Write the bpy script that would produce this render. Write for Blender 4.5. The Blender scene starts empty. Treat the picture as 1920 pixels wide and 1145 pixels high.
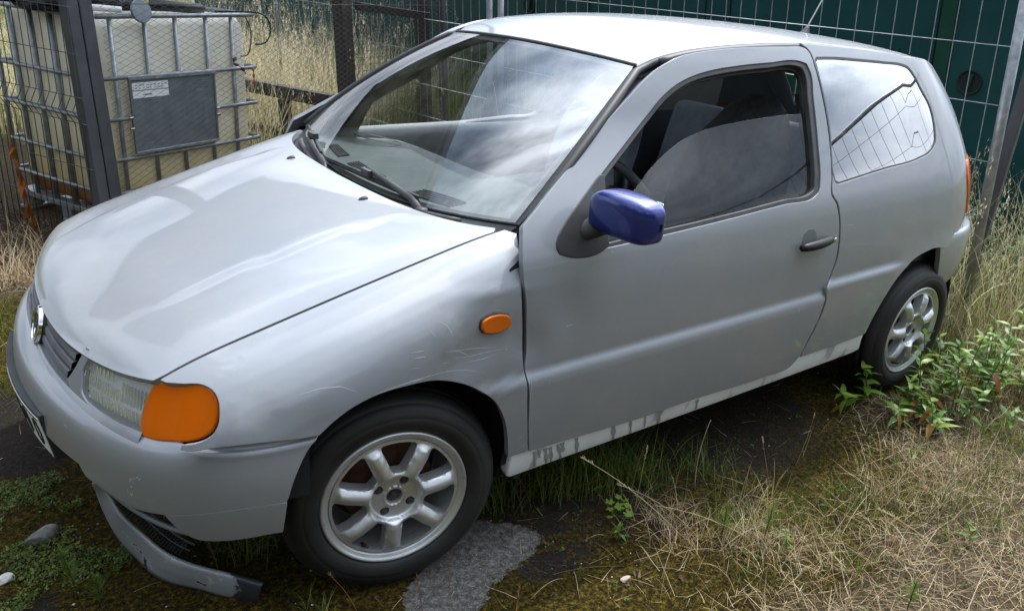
import bpy, bmesh, math, random, json
import numpy as np
from mathutils import Vector, Matrix
from mathutils.geometry import delaunay_2d_cdt
sc = bpy.context.scene
C = sc.collection
R = math.radians
# ------------------------------------------------------------------ camera
cd = bpy.data.cameras.new('camera'); cam = bpy.data.objects.new('camera', cd); C.objects.link(cam)
YAW, PITCH, ROLL, FPX = 0.6561497008259484, 0.39579237103501774, 0.07620793176016835, 1502.4967663193097
_f = Vector((math.sin(YAW)*math.cos(PITCH), math.cos(YAW)*math.cos(PITCH), -math.sin(PITCH)))
_r = Vector((math.cos(YAW), -math.sin(YAW), 0)); _u = _r.cross(_f)
_r2 = _r*math.cos(ROLL)+_u*math.sin(ROLL); _u2 = -_r*math.sin(ROLL)+_u*math.cos(ROLL)
cam.matrix_world = Matrix(((_r2.x, _u2.x, -_f.x, -0.8225894), (_r2.y, _u2.y, -_f.y, -2.2355215), (_r2.z, _u2.z, -_f.z, 1.5405179), (0, 0, 0, 1)))
cd.sensor_fit = 'HORIZONTAL'; cd.sensor_width = 36; cd.lens = FPX/1920*36
cd.clip_start = .05; cd.clip_end = 400
sc.camera = cam
# ------------------------------------------------------------------ sky, sun, exposure
SUN_DIR = Vector((.498, .220, .839)).normalized()           # towards the sun: high, behind the car's tail
EL = math.asin(SUN_DIR.z); AZ = math.atan2(SUN_DIR.x, SUN_DIR.y)
w = bpy.data.worlds.new('World'); sc.world = w; w.use_nodes = True
nt = w.node_tree; nt.nodes.clear(); N = nt.nodes.new; K = nt.links.new
out = N('ShaderNodeOutputWorld'); bg = N('ShaderNodeBackground'); K(bg.outputs[0], out.inputs[0])
sky = N('ShaderNodeTexSky'); sky.sky_type = 'NISHITA'; sky.sun_disc = False
sky.sun_elevation = EL; sky.sun_rotation = AZ; sky.air_density = 1.0; sky.dust_density = .4; sky.ozone_density = 2.0
tc = N('ShaderNodeTexCoord'); mp = N('ShaderNodeMapping'); mp.inputs['Scale'].default_value = (1, 1, 1.7); mp.inputs['Location'].default_value = (5.5, 5.1, 9.2)
K(tc.outputs['Generated'], mp.inputs[0])
n1 = N('ShaderNodeTexNoise'); n1.inputs['Scale'].default_value = 1.7; n1.inputs['Detail'].default_value = 7; n1.inputs['Roughness'].default_value = .58
n1.inputs['Distortion'].default_value = .35
K(mp.outputs[0], n1.inputs['Vector'])
cr = N('ShaderNodeValToRGB'); cr.color_ramp.elements[0].position = .32; cr.color_ramp.elements[1].position = .50
K(n1.outputs['Fac'], cr.inputs[0])
n2 = N('ShaderNodeTexNoise'); n2.inputs['Scale'].default_value = 2.4; n2.inputs['Detail'].default_value = 6
K(mp.outputs[0], n2.inputs['Vector'])
cc = N('ShaderNodeValToRGB')                             # sunlit tops and grey bellies of the clouds
cc.color_ramp.elements[0].position = .36; cc.color_ramp.elements[0].color = (5.4, 6.7, 8.8, 1)
cc.color_ramp.elements[1].position = .62; cc.color_ramp.elements[1].color = (19.5, 20.9, 23.2, 1)
K(n2.outputs['Fac'], cc.inputs[0])
mx = N('ShaderNodeMix'); mx.data_type = 'RGBA'
# thin cloud glows round the sun
dt = N('ShaderNodeVectorMath'); dt.operation = 'DOT_PRODUCT'; dt.inputs[1].default_value = SUN_DIR; K(tc.outputs['Generated'], dt.inputs[0])
gl_ = N('ShaderNodeMapRange'); gl_.inputs['From Min'].default_value = .50; gl_.inputs['From Max'].default_value = 1.0; gl_.inputs['To Min'].default_value = 1.0; gl_.inputs['To Max'].default_value = 4.2; gl_.interpolation_type = 'SMOOTHSTEP'
K(dt.outputs['Value'], gl_.inputs['Value'])
cg = N('ShaderNodeVectorMath'); cg.operation = 'SCALE'; K(cc.outputs[0], cg.inputs[0]); K(gl_.outputs[0], cg.inputs['Scale'])
K(cr.outputs[0], mx.inputs['Factor']); K(sky.outputs[0], mx.inputs['A']); K(cg.outputs[0], mx.inputs['B'])
K(mx.outputs['Result'], bg.inputs[0]); bg.inputs[1].default_value = .085
sl = bpy.data.lights.new('sun', 'SUN'); so = bpy.data.objects.new('sun', sl); C.objects.link(so)
sl.energy = 4.6; sl.angle = R(1.2); sl.color = (1, .97, .92)
so.rotation_euler = SUN_DIR.to_track_quat('Z', 'Y').to_euler(); so.location = (3, 1, 8)
sc.view_settings.view_transform = 'Standard'; sc.view_settings.look = 'None'; sc.view_settings.exposure = -0.08; sc.view_settings.gamma = 1
sc.view_settings.use_curve_mapping = False
sc.cycles.max_bounces = 8; sc.cycles.transparent_max_bounces = 24; sc.cycles.sample_clamp_indirect = 6
UP = Vector((-.0169, .0913, .9957)).normalized()         # plumb line of the site; the ground the car stands on slopes a little
# ------------------------------------------------------------------ helpers
rng = random.Random(7); nrg = np.random.default_rng(11)
def link(o): C.objects.link(o); return o
def thing(name, label, cat, loc=(0,0,0), group=None):
    o = bpy.data.objects.new(name, None); link(o); o.location = loc; o.empty_display_size = .1
    o['label'] = label; o['category'] = cat
    if group: o['group'] = group
    return o
def tag(o, label=None, cat=None, group=None, kind=None):
    if label: o['label'] = label
    if cat: o['category'] = cat
    if group: o['group'] = group
    if kind: o['kind'] = kind
    return o
def wloc(o):
    v = Vector((0,0,0))
    while o: v += o.location; o = o.parent
    return v
def obj(name, me, mat=None, parent=None):
    """one mesh object; vertices are given in scene coordinates"""
    o = bpy.data.objects.new(name, me); link(o)
    if mat is not None:
        for m in (mat if isinstance(mat, (list, tuple)) else [mat]): me.materials.append(m)
    if parent is not None:
        o.parent = parent; o.location = -wloc(parent)
    return o
class MB:
    def __init__(s): s.v = []; s.f = []; s.m = []; s.mi = 0
    def add(s, vs, fs):
        b = len(s.v); s.v += [tuple(map(float, q)) for q in vs]; s.f += [tuple(int(i)+b for i in q) for q in fs]; s.m += [s.mi]*len(fs); return s
    def box(s, c, size, rot=None, taper=None):
        x, y, z = (q/2 for q in size); vs = []
        for sz in (-1, 1):
            k = 1 if sz < 0 or taper is None else taper
            for sx, sy in ((-1,-1),(1,-1),(1,1),(-1,1)): vs.append(Vector((sx*x*k, sy*y*k, sz*z)))
        if rot is not None: vs = [rot @ q for q in vs]
        c = Vector(c)
        return s.add([q+c for q in vs], [(3,2,1,0),(4,5,6,7),(0,1,5,4),(1,2,6,5),(2,3,7,6),(3,0,4,7)])
    def bar(s, a, b, wd, hd, up=(0,0,1)):
        a, b = Vector(a), Vector(b); d = (b-a).normalized(); u = Vector(up)
        sd = d.cross(u)
        if sd.length < 1e-4: sd = d.cross(Vector((1,0,0)))
        sd.normalize(); u = sd.cross(d)
        vs = []
        for p in (a, b):
            for i, j in ((-1,-1),(1,-1),(1,1),(-1,1)): vs.append(p+sd*(i*wd/2)+u*(j*hd/2))
        return s.add(vs, [(0,1,2,3)[::1],(7,6,5,4),(0,4,5,1),(1,5,6,2),(2,6,7,3),(3,7,4,0)])
    def tube(s, path, r, n=8, cap=True, flat=1.0):
        P = [Vector(p) for p in path]; rs = r if isinstance(r, (list, tuple, np.ndarray)) else [r]*len(P)
        d = (P[1]-P[0]).normalized(); u = d.orthogonal().normalized(); vs = []
        for i, p in enumerate(P):
            t = (P[min(i+1, len(P)-1)]-P[max(i-1, 0)])
            t = t.normalized() if t.length > 1e-9 else d
            u = (u-t*u.dot(t))
            u = u.normalized() if u.length > 1e-6 else t.orthogonal().normalized()
            b = t.cross(u)
            for k in range(n):
                a = 2*math.pi*k/n; vs.append(p+(u*math.cos(a)+b*math.sin(a)*flat)*rs[i])
        fs = [(i*n+k, i*n+(k+1)%n, (i+1)*n+(k+1)%n, (i+1)*n+k) for i in range(len(P)-1) for k in range(n)]
        if cap: fs += [tuple(range(n))[::-1], tuple((len(P)-1)*n+k for k in range(n))]
        return s.add(vs, fs)
    def lathe(s, prof, n=48, M=None, close=False):
        """prof = (radius, height) along local z"""
        vs = []; m = len(prof)
        for k in range(n):
            a = 2*math.pi*k/n
            for r_, h in prof:
                q = Vector((r_*math.cos(a), r_*math.sin(a), h)); vs.append(M @ q if M is not None else q)
        fs = [(k*m+i, ((k+1)%n)*m+i, ((k+1)%n)*m+i+1, k*m+i+1) for k in range(n) for i in range(m-1)]
        return s.add(vs, fs)
    def grid(s, P, closed_u=False, flip=False):
        n, m = P.shape[:2]; vs = P.reshape(-1, 3)
        fs = [(i*m+j, ((i+1)%n)*m+j, ((i+1)%n)*m+j+1, i*m+j+1) for i in range(n if closed_u else n-1) for j in range(m-1)]
        if flip: fs = [f[::-1] for f in fs]
        return s.add(vs, fs)
    def mesh(s, name, smooth=True):
        me = bpy.data.meshes.new(name); me.from_pydata(s.v, [], s.f); me.update()
        if smooth: me.polygons.foreach_set('use_smooth', [True]*len(me.polygons))
        if any(s.m): me.polygons.foreach_set('material_index', s.m)
        return me
    def build(s, name, mat=None, parent=None, smooth=True, bevel=0, seg=2, autosmooth=None):
        me = s.mesh(name, smooth); o = obj(name, me, mat, parent)
        if bevel:
            b = o.modifiers.new('bevel', 'BEVEL'); b.width = bevel; b.segments = seg; b.limit_method = 'ANGLE'; b.angle_limit = R(35)
            b.harden_normals = False
        if autosmooth: me.set_sharp_from_angle(angle=R(autosmooth))
        return o
def mesh_np(name, V, F, smooth=True):
    """fast mesh from numpy triangles"""
    me = bpy.data.meshes.new(name); V = np.asarray(V, np.float32); F = np.asarray(F, np.int32); k = F.shape[1]
    me.vertices.add(len(V)); me.vertices.foreach_set('co', V.ravel())
    me.loops.add(F.size); me.loops.foreach_set('vertex_index', F.ravel())
    me.polygons.add(len(F)); me.polygons.foreach_set('loop_start', np.arange(0, F.size, k, dtype=np.int32))
    me.polygons.foreach_set('use_smooth', np.full(len(F), smooth)); me.update(calc_edges=True); return me
def inpoly(P, poly):
    x, y = P[:,0], P[:,1]; ins = np.zeros(len(P), bool); n = len(poly)
    for i in range(n):
        x1, y1 = poly[i]; x2, y2 = poly[(i+1)%n]
        if y1 == y2: continue
        ins ^= ((y1 > y) != (y2 > y)) & (x < (x2-x1)*(y-y1)/(y2-y1)+x1)
    return ins
def area2(p): p = np.asarray(p); return np.sum(p[:,0]*np.roll(p[:,1],-1)-np.roll(p[:,0],-1)*p[:,1])
def resample(F_, uv, d):
    """points along a closed uv outline about d apart in space"""
    uv = np.asarray(uv, float); q = np.vstack([uv, uv[:1]]); P = F_(q[:,0], q[:,1]); l = np.linalg.norm(np.diff(P, axis=0), axis=1)
    keep = [0]; acc = 0
    for i in range(1, len(uv)):
        acc += l[i-1]
        a = q[i]-q[i-1]; b = q[i+1]-q[i]; na, nb = np.linalg.norm(a), np.linalg.norm(b)
        sharp = na > 0 and nb > 0 and a@b < .8*na*nb
        if acc >= d or sharp: keep.append(i); acc = 0
    r = [uv[k] for k in keep]; o = []
    for i in range(len(r)):
        a, b = r[i], r[(i+1)%len(r)]; L_ = np.linalg.norm(F_(a[:1],a[1:])[0]-F_(b[:1],b[1:])[0]); k = max(1, int(round(L_/d)))
        o += [a+(b-a)*j/k for j in range(k)]
    return np.array(o)
def snormal(F_, uv):
    e = 2e-4; u, v = uv[:,0], uv[:,1]
    n = np.cross(F_(u+e, v)-F_(u-e, v), F_(u, v+e)-F_(u, v-e)); return n/np.maximum(np.linalg.norm(n, axis=1, keepdims=True), 1e-12)
def panel(F_, outline, holes=(), step=.022, gu=None, gv=None, skirt=.016, bev=.0025, edge=.012, mirror=False, name='panel', away=(0,-1,0), lift=0, sdir=None):
    """a pressed panel: part of a body surface cut along an outline, with rolled edges turned inwards"""
    loops = [resample(F_, outline, edge)]+[resample(F_, h, edge) for h in holes]
    allb = np.vstack(loops)
    lo, hi = loops[0].min(0), loops[0].max(0)
    mid = (lo+hi)/2; e = 1e-3
    su = np.linalg.norm(F_(np.array([mid[0]+e]), np.array([mid[1]]))-F_(np.array([mid[0]-e]), np.array([mid[1]])))/(2*e)
    sv = np.linalg.norm(F_(np.array([mid[0]]), np.array([mid[1]+e]))-F_(np.array([mid[0]]), np.array([mid[1]-e])))/(2*e)
    gu = np.arange(lo[0]+step/su/2, hi[0], step/su) if gu is None else gu
    gv = np.arange(lo[1]+step/sv/2, hi[1], step/sv) if gv is None else gv
    U, V = np.meshgrid(gu, gv); g = np.stack([U.ravel(), V.ravel()], 1)
    m = inpoly(g, loops[0])
    for h in loops[1:]: m &= ~inpoly(g, h)
    g = g[m]
    sc_ = np.array([su, sv])
    if len(g):
        dm = np.full(len(g), 9.)
        for i in range(0, len(allb), 64): dm = np.minimum(dm, np.linalg.norm((g[:,None]-allb[None,i:i+64])*sc_, axis=2).min(1))
        g = g[dm > edge*.55]
    pts = np.vstack([allb, g]); ed = []; b = 0
    for l in loops: ed += [(b+i, b+(i+1)%len(l)) for i in range(len(l))]; b += len(l)
    vo, _, fo, ov, _, _ = delaunay_2d_cdt([Vector(p*sc_) for p in pts], ed, [], 0, 1e-7)
    vo = np.array([tuple(p) for p in vo])/sc_; fo = np.array([f for f in fo if len(f) == 3])
    cen = vo[fo].mean(1); k = inpoly(cen, loops[0])
    for h in loops[1:]: k &= ~inpoly(cen, h)
    fo = fo[k]
    P = F_(vo[:,0], vo[:,1]); Nn = snormal(F_, vo)
    aw = np.array(away, float)
    flip = 1 if np.median(Nn@aw) > 0 else -1
    Nn *= flip; P = P+Nn*lift
    idx = {}
    for i, o_ in enumerate(ov):
        for q in o_: idx[q] = i
    if flip < 0: fo = fo[:, ::-1]
    V_, N_, F2 = [P], [Nn], [tuple(f) for f in fo]; b = 0; nv = len(P)
    for li, l in enumerate(loops):
        ids = np.array([idx[b+i] for i in range(len(l))]); b += len(l)
        if skirt <= 0: continue
        p = P[ids]; n = Nn[ids] if sdir is None else np.tile(np.array(sdir, float), (len(ids), 1)); t = np.roll(p, -1, 0)-np.roll(p, 1, 0); t /= np.maximum(np.linalg.norm(t, axis=1, keepdims=True), 1e-9)
        o_ = np.cross(t, n); ar = area2(l)*flip
        if (ar > 0) == (li > 0): o_ = -o_
        r1 = p+o_*bev*.7-n*bev*.3; r2 = p+o_*bev-n*bev; r3 = p+o_*bev-n*skirt; m_ = len(l)
        V_ += [r1, r2, r3]; N_ += [(n+o_)/1.414, o_, o_]
        c = [ids, np.arange(nv, nv+m_), np.arange(nv+m_, nv+2*m_), np.arange(nv+2*m_, nv+3*m_)]; nv += 3*m_
        fw = (ar > 0) == (li == 0)
        for a_, b_ in zip(c, c[1:]):
            for i in range(m_):
                j = (i+1)%m_
                q = (a_[i], b_[i], b_[j], a_[j]); q = q if fw else q[::-1]
                F2.append(q)
    V_ = np.vstack(V_); N_ = np.vstack(N_)
    if mirror: V_ = V_*[1,-1,1]; N_ = N_*[1,-1,1]; F2 = [f[::-1] for f in F2]
    me = bpy.data.meshes.new(name); me.from_pydata(V_.tolist(), [], [tuple(int(i) for i in f) for f in F2]); me.update()
    me.polygons.foreach_set('use_smooth', [True]*len(me.polygons))
    me.normals_split_custom_set_from_vertices(N_.tolist())
    return me
def solid_ribbon(A, B, thick, nrm):
    """closed strip between two polylines with some thickness along nrm"""
    A, B, nrm = np.asarray(A), np.asarray(B), np.asarray(nrm)
    return np.stack([A, B, B-nrm*thick, A-nrm*thick, A], 1)
def frac_noise(P, seed=0, scale=1.0, oct=4):
    """cheap value noise for heights"""
    r = np.random.default_rng(seed); T_ = r.random((64, 64)); P = np.asarray(P)*scale; out_ = np.zeros(len(P)); a = .5
    for _ in range(oct):
        i = np.floor(P).astype(int); f = P-i; f = f*f*(3-2*f); i %= 64; j = (i+1) % 64
        out_ += a*((T_[i[:,0],i[:,1]]*(1-f[:,0])+T_[j[:,0],i[:,1]]*f[:,0])*(1-f[:,1])+(T_[i[:,0],j[:,1]]*(1-f[:,0])+T_[j[:,0],j[:,1]]*f[:,0])*f[:,1])
        P = P*2.03+7.1; a /= 2
    return out_
# ------------------------------------------------------------------ materials
def mat(name, col=(.5,.5,.5), rough=.5, metal=0, **kw):
    m = bpy.data.materials.new(name); m.use_nodes = True; p = m.node_tree.nodes['Principled BSDF']
    p.inputs['Base Color'].default_value = (*col, 1); p.inputs['Roughness'].default_value = rough; p.inputs['Metallic'].default_value = metal
    for k, v in kw.items(): p.inputs[k.replace('_', ' ')].default_value = v
    return m
def nodes(m): t = m.node_tree; return t, t.nodes.new, t.links.new, t.nodes['Principled BSDF']
def noise(m, scale=5, detail=5, rough=.6, coords='Object', dist=0, stretch=None):
    t, N_, K_, p = nodes(m); c = N_('ShaderNodeTexCoord'); n = N_('ShaderNodeTexNoise')
    n.inputs['Scale'].default_value = scale; n.inputs['Detail'].default_value = detail; n.inputs['Roughness'].default_value = rough; n.inputs['Distortion'].default_value = dist
    if stretch:
        mp_ = N_('ShaderNodeMapping'); mp_.inputs['Scale'].default_value = stretch; K_(c.outputs[coords], mp_.inputs[0]); K_(mp_.outputs[0], n.inputs['Vector'])
    else: K_(c.outputs[coords], n.inputs['Vector'])
    return n.outputs['Fac']
def ramp(m, fac, stops):
    t, N_, K_, p = nodes(m); r = N_('ShaderNodeValToRGB'); e = r.color_ramp.elements
    while len(e) < len(stops): e.new(.5)
    for q, (pos, c) in zip(e, stops): q.position = pos; q.color = (*c, 1) if len(c) == 3 else c
    K_(fac, r.inputs[0]); return r.outputs[0]
def mixc(m, fac, a, b, mode='MIX'):
    t, N_, K_, p = nodes(m); x = N_('ShaderNodeMix'); x.data_type = 'RGBA'; x.blend_type = mode
    for s_, v in ((x.inputs['Factor'], fac), (x.inputs['A'], a), (x.inputs['B'], b)):
        if hasattr(v, 'is_linked'): K_(v, s_)
        elif isinstance(v, (int, float)): s_.default_value = v
        else: s_.default_value = (*v, 1)
    return x.outputs['Result']
def math_(m, op, a, b=0):
    t, N_, K_, p = nodes(m); x = N_('ShaderNodeMath'); x.operation = op
    for s_, v in zip(x.inputs, (a, b)):
        if hasattr(v, 'is_linked'): K_(v, s_)
        else: s_.default_value = v
    return x.outputs[0]
def setin(m, key, sock):
    t, N_, K_, p = nodes(m); K_(sock, p.inputs[key])
def bump(m, h, strength=.3, dist=.01):
    t, N_, K_, p = nodes(m); b = N_('ShaderNodeBump'); b.inputs['Strength'].default_value = strength; b.inputs['Distance'].default_value = dist
    K_(h, b.inputs['Height']); K_(b.outputs[0], p.inputs['Normal'])
def mottled(name, a, b, rough=.7, scale=6, metal=0, bmp=0, lo=.35, hi=.65, **kw):
    m = mat(name, a, rough, metal, **kw); f = noise(m, scale, 6)
    setin(m, 'Base Color', ramp(m, f, [(lo, a), (hi, b)]))
    if bmp: bump(m, noise(m, scale*7, 4), bmp)
    return m
M = {}
def paint(name, col, metal=.34, rough=.54, dust=.30, patch=0):
    m = mat(name, col, rough, metal, Coat_Weight=.8, Coat_Roughness=.03, Coat_IOR=1.5)
    f = noise(m, 3.5, 6, .65); g = noise(m, 60, 3)
    d = math_(m, 'MULTIPLY', ramp(m, f, [(.42,(0,0,0)),(.75,(1,1,1))]), ramp(m, g, [(.3,(.4,)*3),(.7,(1,)*3)]))
    st = noise(m, 14, 6, .7, stretch=(1,1,.10)); d = math_(m, 'MAXIMUM', d, ramp(m, st, [(.60,(0,0,0)),(.80,(.7,)*3)]))    # rain streaks
    fl = noise(m, 420, 2)
    setin(m, 'Base Color', mixc(m, math_(m, 'MULTIPLY', d, dust), col, (.36,.33,.28)))
    bump(m, math_(m, 'ADD', noise(m, 5, 3), math_(m, 'MULTIPLY', fl, .004)), .10, .02)
    cr_ = math_(m, 'ADD', math_(m, 'MULTIPLY', d, .10), .03)
    if patch:                                                     # dull sprayed-over repairs with ragged borders
        pm = math_(m, 'MULTIPLY', ramp(m, noise(m, 3.1, 7, .62, dist=.6), [(.515,(0,0,0)),(.535,(1,1,1))]), patch)
        cr_ = math_(m, 'ADD', cr_, math_(m, 'MULTIPLY', pm, .34))
        bc = m.node_tree.nodes['Principled BSDF'].inputs['Base Color'].links[0].from_socket
        setin(m, 'Base Color', mixc(m, math_(m, 'MULTIPLY', pm, .5), bc, tuple(q*.80 for q in col)))
    setin(m, 'Coat Roughness', cr_)
    return m
M['paint'] = paint('silver_paint', (.245,.262,.287))
M['paint_wing'] = paint('patched_silver_paint', (.245,.262,.287), patch=1.0)
M['paint_blue'] = paint('blue_paint', (.008,.019,.17), .35, .34, .03)
M['primer'] = mat('white_primer', (.62,.64,.66), .55)
f = noise(M['primer'], 9, 5, .6, stretch=(1,1,.25)); setin(M['primer'], 'Base Color', ramp(M['primer'], f, [(.38,(.74,.76,.78)),(.56,(.66,.68,.70)),(.60,(.40,.41,.43)),(.72,(.34,.35,.36))])); bump(M['primer'], noise(M['primer'], 260, 2), .12, .004)
M['black_gloss'] = mat('black_gloss', (.006,.006,.007), .45, Specular_IOR_Level=.25)
M['rubber'] = mottled('black_rubber', (.016,.016,.017), (.03,.03,.031), .62, 14)
M['seal'] = mottled('window_rubber', (.035,.036,.038), (.06,.06,.062), .55, 20)
M['trim'] = mottled('black_plastic', (.018,.019,.021), (.03,.031,.033), .55, 18)
M['dark'] = mat('dark_void', (.008,.008,.009), .9)  # near-black, shade colour for gaps and hollows; plate characters share it
M['tyre'] = mottled('tyre_rubber', (.007,.007,.008), (.016,.016,.016), .62, 7, bmp=.12)
M['alloy'] = mat('silver_alloy', (.62,.63,.64), .34, .75, Coat_Weight=.35, Coat_Roughness=.2)
f = noise(M['alloy'], 18, 6, .7); setin(M['alloy'], 'Base Color', ramp(M['alloy'], f, [(.30,(.66,.67,.68)),(.62,(.58,.585,.59)),(.80,(.22,.18,.13))])); setin(M['alloy'], 'Roughness', ramp(M['alloy'], f, [(.3,(.30,)*3),(.75,(.55,)*3)]))
M['rust'] = mottled('rusty_iron', (.05,.02,.009), (.12,.05,.02), .85, 30, bmp=.3)
M['chrome'] = mat('chrome', (.72,.72,.72), .12, 1)
M['grille'] = mottled('grey_grille_plastic', (.10,.104,.118), (.14,.145,.16), .5, 12)
M['spoiler'] = mat('scuffed_grey_plastic', (.30,.31,.33), .42, .2)
f = noise(M['spoiler'], 16, 6, .7); sg_ = ramp(M['spoiler'], f, [(.0,(.27,.28,.30)),(.60,(.31,.32,.34)),(.635,(.50,.51,.52)),(.66,(.035,.037,.042)),(1,(.04,.042,.048))])
t, N_, K_, p = nodes(M['spoiler']); ge = N_('ShaderNodeNewGeometry'); sx = N_('ShaderNodeSeparateXYZ'); K_(ge.outputs['Position'], sx.inputs[0])
ed_ = math_(M['spoiler'], 'ADD', sx.outputs[0], math_(M['spoiler'], 'MULTIPLY', noise(M['spoiler'], 30, 5, .7), .07))     # paint worn off towards the broken end
setin(M['spoiler'], 'Base Color', mixc(M['spoiler'], ramp(M['spoiler'], math_(M['spoiler'], 'ADD', ed_, .832), [(.494,(0,0,0)),(.500,(1,1,1))]), sg_, (.04,.043,.05)))
M['spoiler_bare'] = mottled('bare_grey_plastic', (.035,.038,.044), (.06,.063,.07), .55, 12)
def glass(name, tint=(.86,.91,.90), refl_rough=0.0, k=2.4, base=0.0, top=1.0, dust=.03):
    m = bpy.data.materials.new(name); m.use_nodes = True; t = m.node_tree; t.nodes.clear(); N_, K_ = t.nodes.new, t.links.new
    def mth(op, a, b): x = N_('ShaderNodeMath'); x.operation = op; x.use_clamp = True; K_(a, x.inputs[0]); x.inputs[1].default_value = b; return x.outputs[0]
    o = N_('ShaderNodeOutputMaterial'); mixs = N_('ShaderNodeMixShader'); fr = N_('ShaderNodeFresnel'); fr.inputs[0].default_value = 1.52
    tr = N_('ShaderNodeBsdfTransparent'); tr.inputs[0].default_value = (*tint, 1); gl = N_('ShaderNodeBsdfGlossy'); gl.inputs['Roughness'].default_value = refl_rough
    K_(mth('MINIMUM', mth('ADD', mth('MULTIPLY', fr.outputs[0], k), base), top), mixs.inputs[0]); K_(tr.outputs[0], mixs.inputs[1]); K_(gl.outputs[0], mixs.inputs[2])
    # a film of dust and wiped smears
    c = N_('ShaderNodeTexCoord'); n = N_('ShaderNodeTexNoise'); n.inputs['Scale'].default_value = 7; n.inputs['Detail'].default_value = 8; n.inputs['Roughness'].default_value = .7; K_(c.outputs['Object'], n.inputs['Vector'])
    r = N_('ShaderNodeValToRGB'); r.color_ramp.elements[0].position = .42; r.color_ramp.elements[1].position = .72; K_(n.outputs['Fac'], r.inputs[0])
    df = N_('ShaderNodeBsdfDiffuse'); df.inputs[0].default_value = (.55,.55,.53,1); m2 = N_('ShaderNodeMixShader'); K_(mth('MULTIPLY', r.outputs[0], dust), m2.inputs[0]); K_(mixs.outputs[0], m2.inputs[1]); K_(df.outputs[0], m2.inputs[2])
    K_(m2.outputs[0], o.inputs[0]); return m
M['glass'] = glass('clear_glass', k=1.25, dust=.04); M['glass_screen'] = glass('windscreen_glass', (.86,.91,.90), .01, 1.0, .15, .34, .04); M['glass_dark'] = glass('tinted_glass', (.45,.50,.50), 0, 7.0)
M['lens'] = mat('clear_lens', (.95,.97,.98), .04, 0, Transmission_Weight=.92, IOR=1.35)
def flutes():
    m = M['lens']; t, N_, K_, p = nodes(m); c = N_('ShaderNodeTexCoord'); wv = N_('ShaderNodeTexWave'); wv.wave_type = 'BANDS'; wv.bands_direction = 'Y'; wv.inputs['Scale'].default_value = 32; wv.inputs['Distortion'].default_value = .4
    K_(c.outputs['Object'], wv.inputs['Vector']); bump(m, wv.outputs['Fac'], .10, .003)
flutes()
M['lamp_chrome'] = mat('lamp_chrome', (.75,.77,.80), .12, 1)
M['amber'] = mat('amber_lens', (1.0,.20,.004), .08, 0, Transmission_Weight=.45, IOR=1.4, Coat_Weight=.3, Coat_Roughness=.05)
M['lamp_silver'] = mat('lamp_reflector', (.97,.97,.98), .35, .2)
M['dash'] = mottled('grey_dashboard_plastic', (.10,.115,.115), (.13,.145,.145), .6, 9, bmp=.08)
M['door_trim'] = mottled('blue_grey_vinyl', (.15,.17,.19), (.19,.21,.23), .55, 8)
M['seat'] = mottled('dark_grey_seat_cloth', (.07,.072,.078), (.11,.112,.12), .9, 30, bmp=.1)
M['seat_grey'] = mottled('blue_grey_seat_cloth', (.24,.27,.32), (.30,.33,.38), .85, 20, bmp=.1)
M['liner'] = mottled('cream_headlining', (.42,.40,.37), (.5,.48,.44), .9, 6)
M['white'] = mat('white_plate', (.75,.76,.76), .4)
# ------------------------------------------------------------------ body surfaces (car frame: x to the rear, y to the car's right, z up)
def lin(x, xs, ys): return np.interp(x, xs, ys)
def sm(a, b, x):
    t = np.clip((x-a)/(b-a), 0, 1); return t*t*(3-2*t)
def ncs_w(xs, x):
    """weights of a natural cubic spline through knots xs, evaluated at x"""
    xs = np.asarray(xs, float); n = len(xs); h = np.diff(xs)
    A = np.eye(n); B = np.zeros((n, n))
    for i in range(1, n-1):
        A[i, i-1] = h[i-1]; A[i, i] = 2*(h[i-1]+h[i]); A[i, i+1] = h[i]
        B[i, i-1] = 6/h[i-1]; B[i, i] = -6/h[i-1]-6/h[i]; B[i, i+1] = 6/h[i]
    M = np.linalg.solve(A, B)
    x = np.clip(np.atleast_1d(np.asarray(x, float)), xs[0], xs[-1])
    k = np.clip(np.searchsorted(xs, x)-1, 0, n-2); d = h[k]
    a = (xs[k+1]-x)/d; b = (x-xs[k])/d
    Wt = np.zeros((len(x), n)); r = np.arange(len(x))
    Wt[r, k] += a; Wt[r, k+1] += b
    Wt += ((a**3-a)*d*d/6)[:, None]*M[k] + ((b**3-b)*d*d/6)[:, None]*M[k+1]
    return Wt
class Tab:
    def __init__(s, us, vs, g): s.us, s.vs, s.g = us, vs, np.asarray(g, float)
    def __call__(s, u, v): return np.einsum('ni,nj,ij->n', ncs_w(s.us, u), ncs_w(s.vs, v), s.g)
class Cur:
    def __init__(s, xs, ys): s.xs, s.ys = xs, np.asarray(ys, float)
    def __call__(s, x):
        sh = np.shape(x); return (ncs_w(s.xs, np.ravel(x)) @ s.ys).reshape(sh)
# ---- side of the body
_z = np.linspace(.1, 1.5, 28001)
_sl = np.interp(_z, [.1,.25,.34,.50,.58,.66,.75,.85,.90,.94,1.0,1.2,1.32,1.37,1.42], [-.25,-.16,-.10,-.04,0,.03,.10,.20,.30,.38,.41,.44,.50,.65,.9])
_L = np.cumsum((_sl[1:]+_sl[:-1])/2*np.diff(_z)); _L = np.concatenate([[0], _L]); _L -= np.interp(.62, _z, _L)
P_side = Cur([-.6,-.45,-.3,-.15,0,.2,.36,.7,1.1,1.6,2.0,2.25,2.45], [.700,.757,.787,.801,.806,.807,.806,.808,.810,.810,.808,.804,.797])
N_side = Cur([-.6,.0,.36,.6,.93,1.3,1.7,2.2,2.5], [.05,.05,.05,.048,.038,.016,.006,.004,.004])
X0 = 2.2
XR = Cur([.1,.3,.45,.62,.85,1.0,1.15,1.25,1.36,1.5], [2.94,2.975,3.005,3.015,3.0,2.945,2.845,2.735,2.575,2.39])
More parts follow.
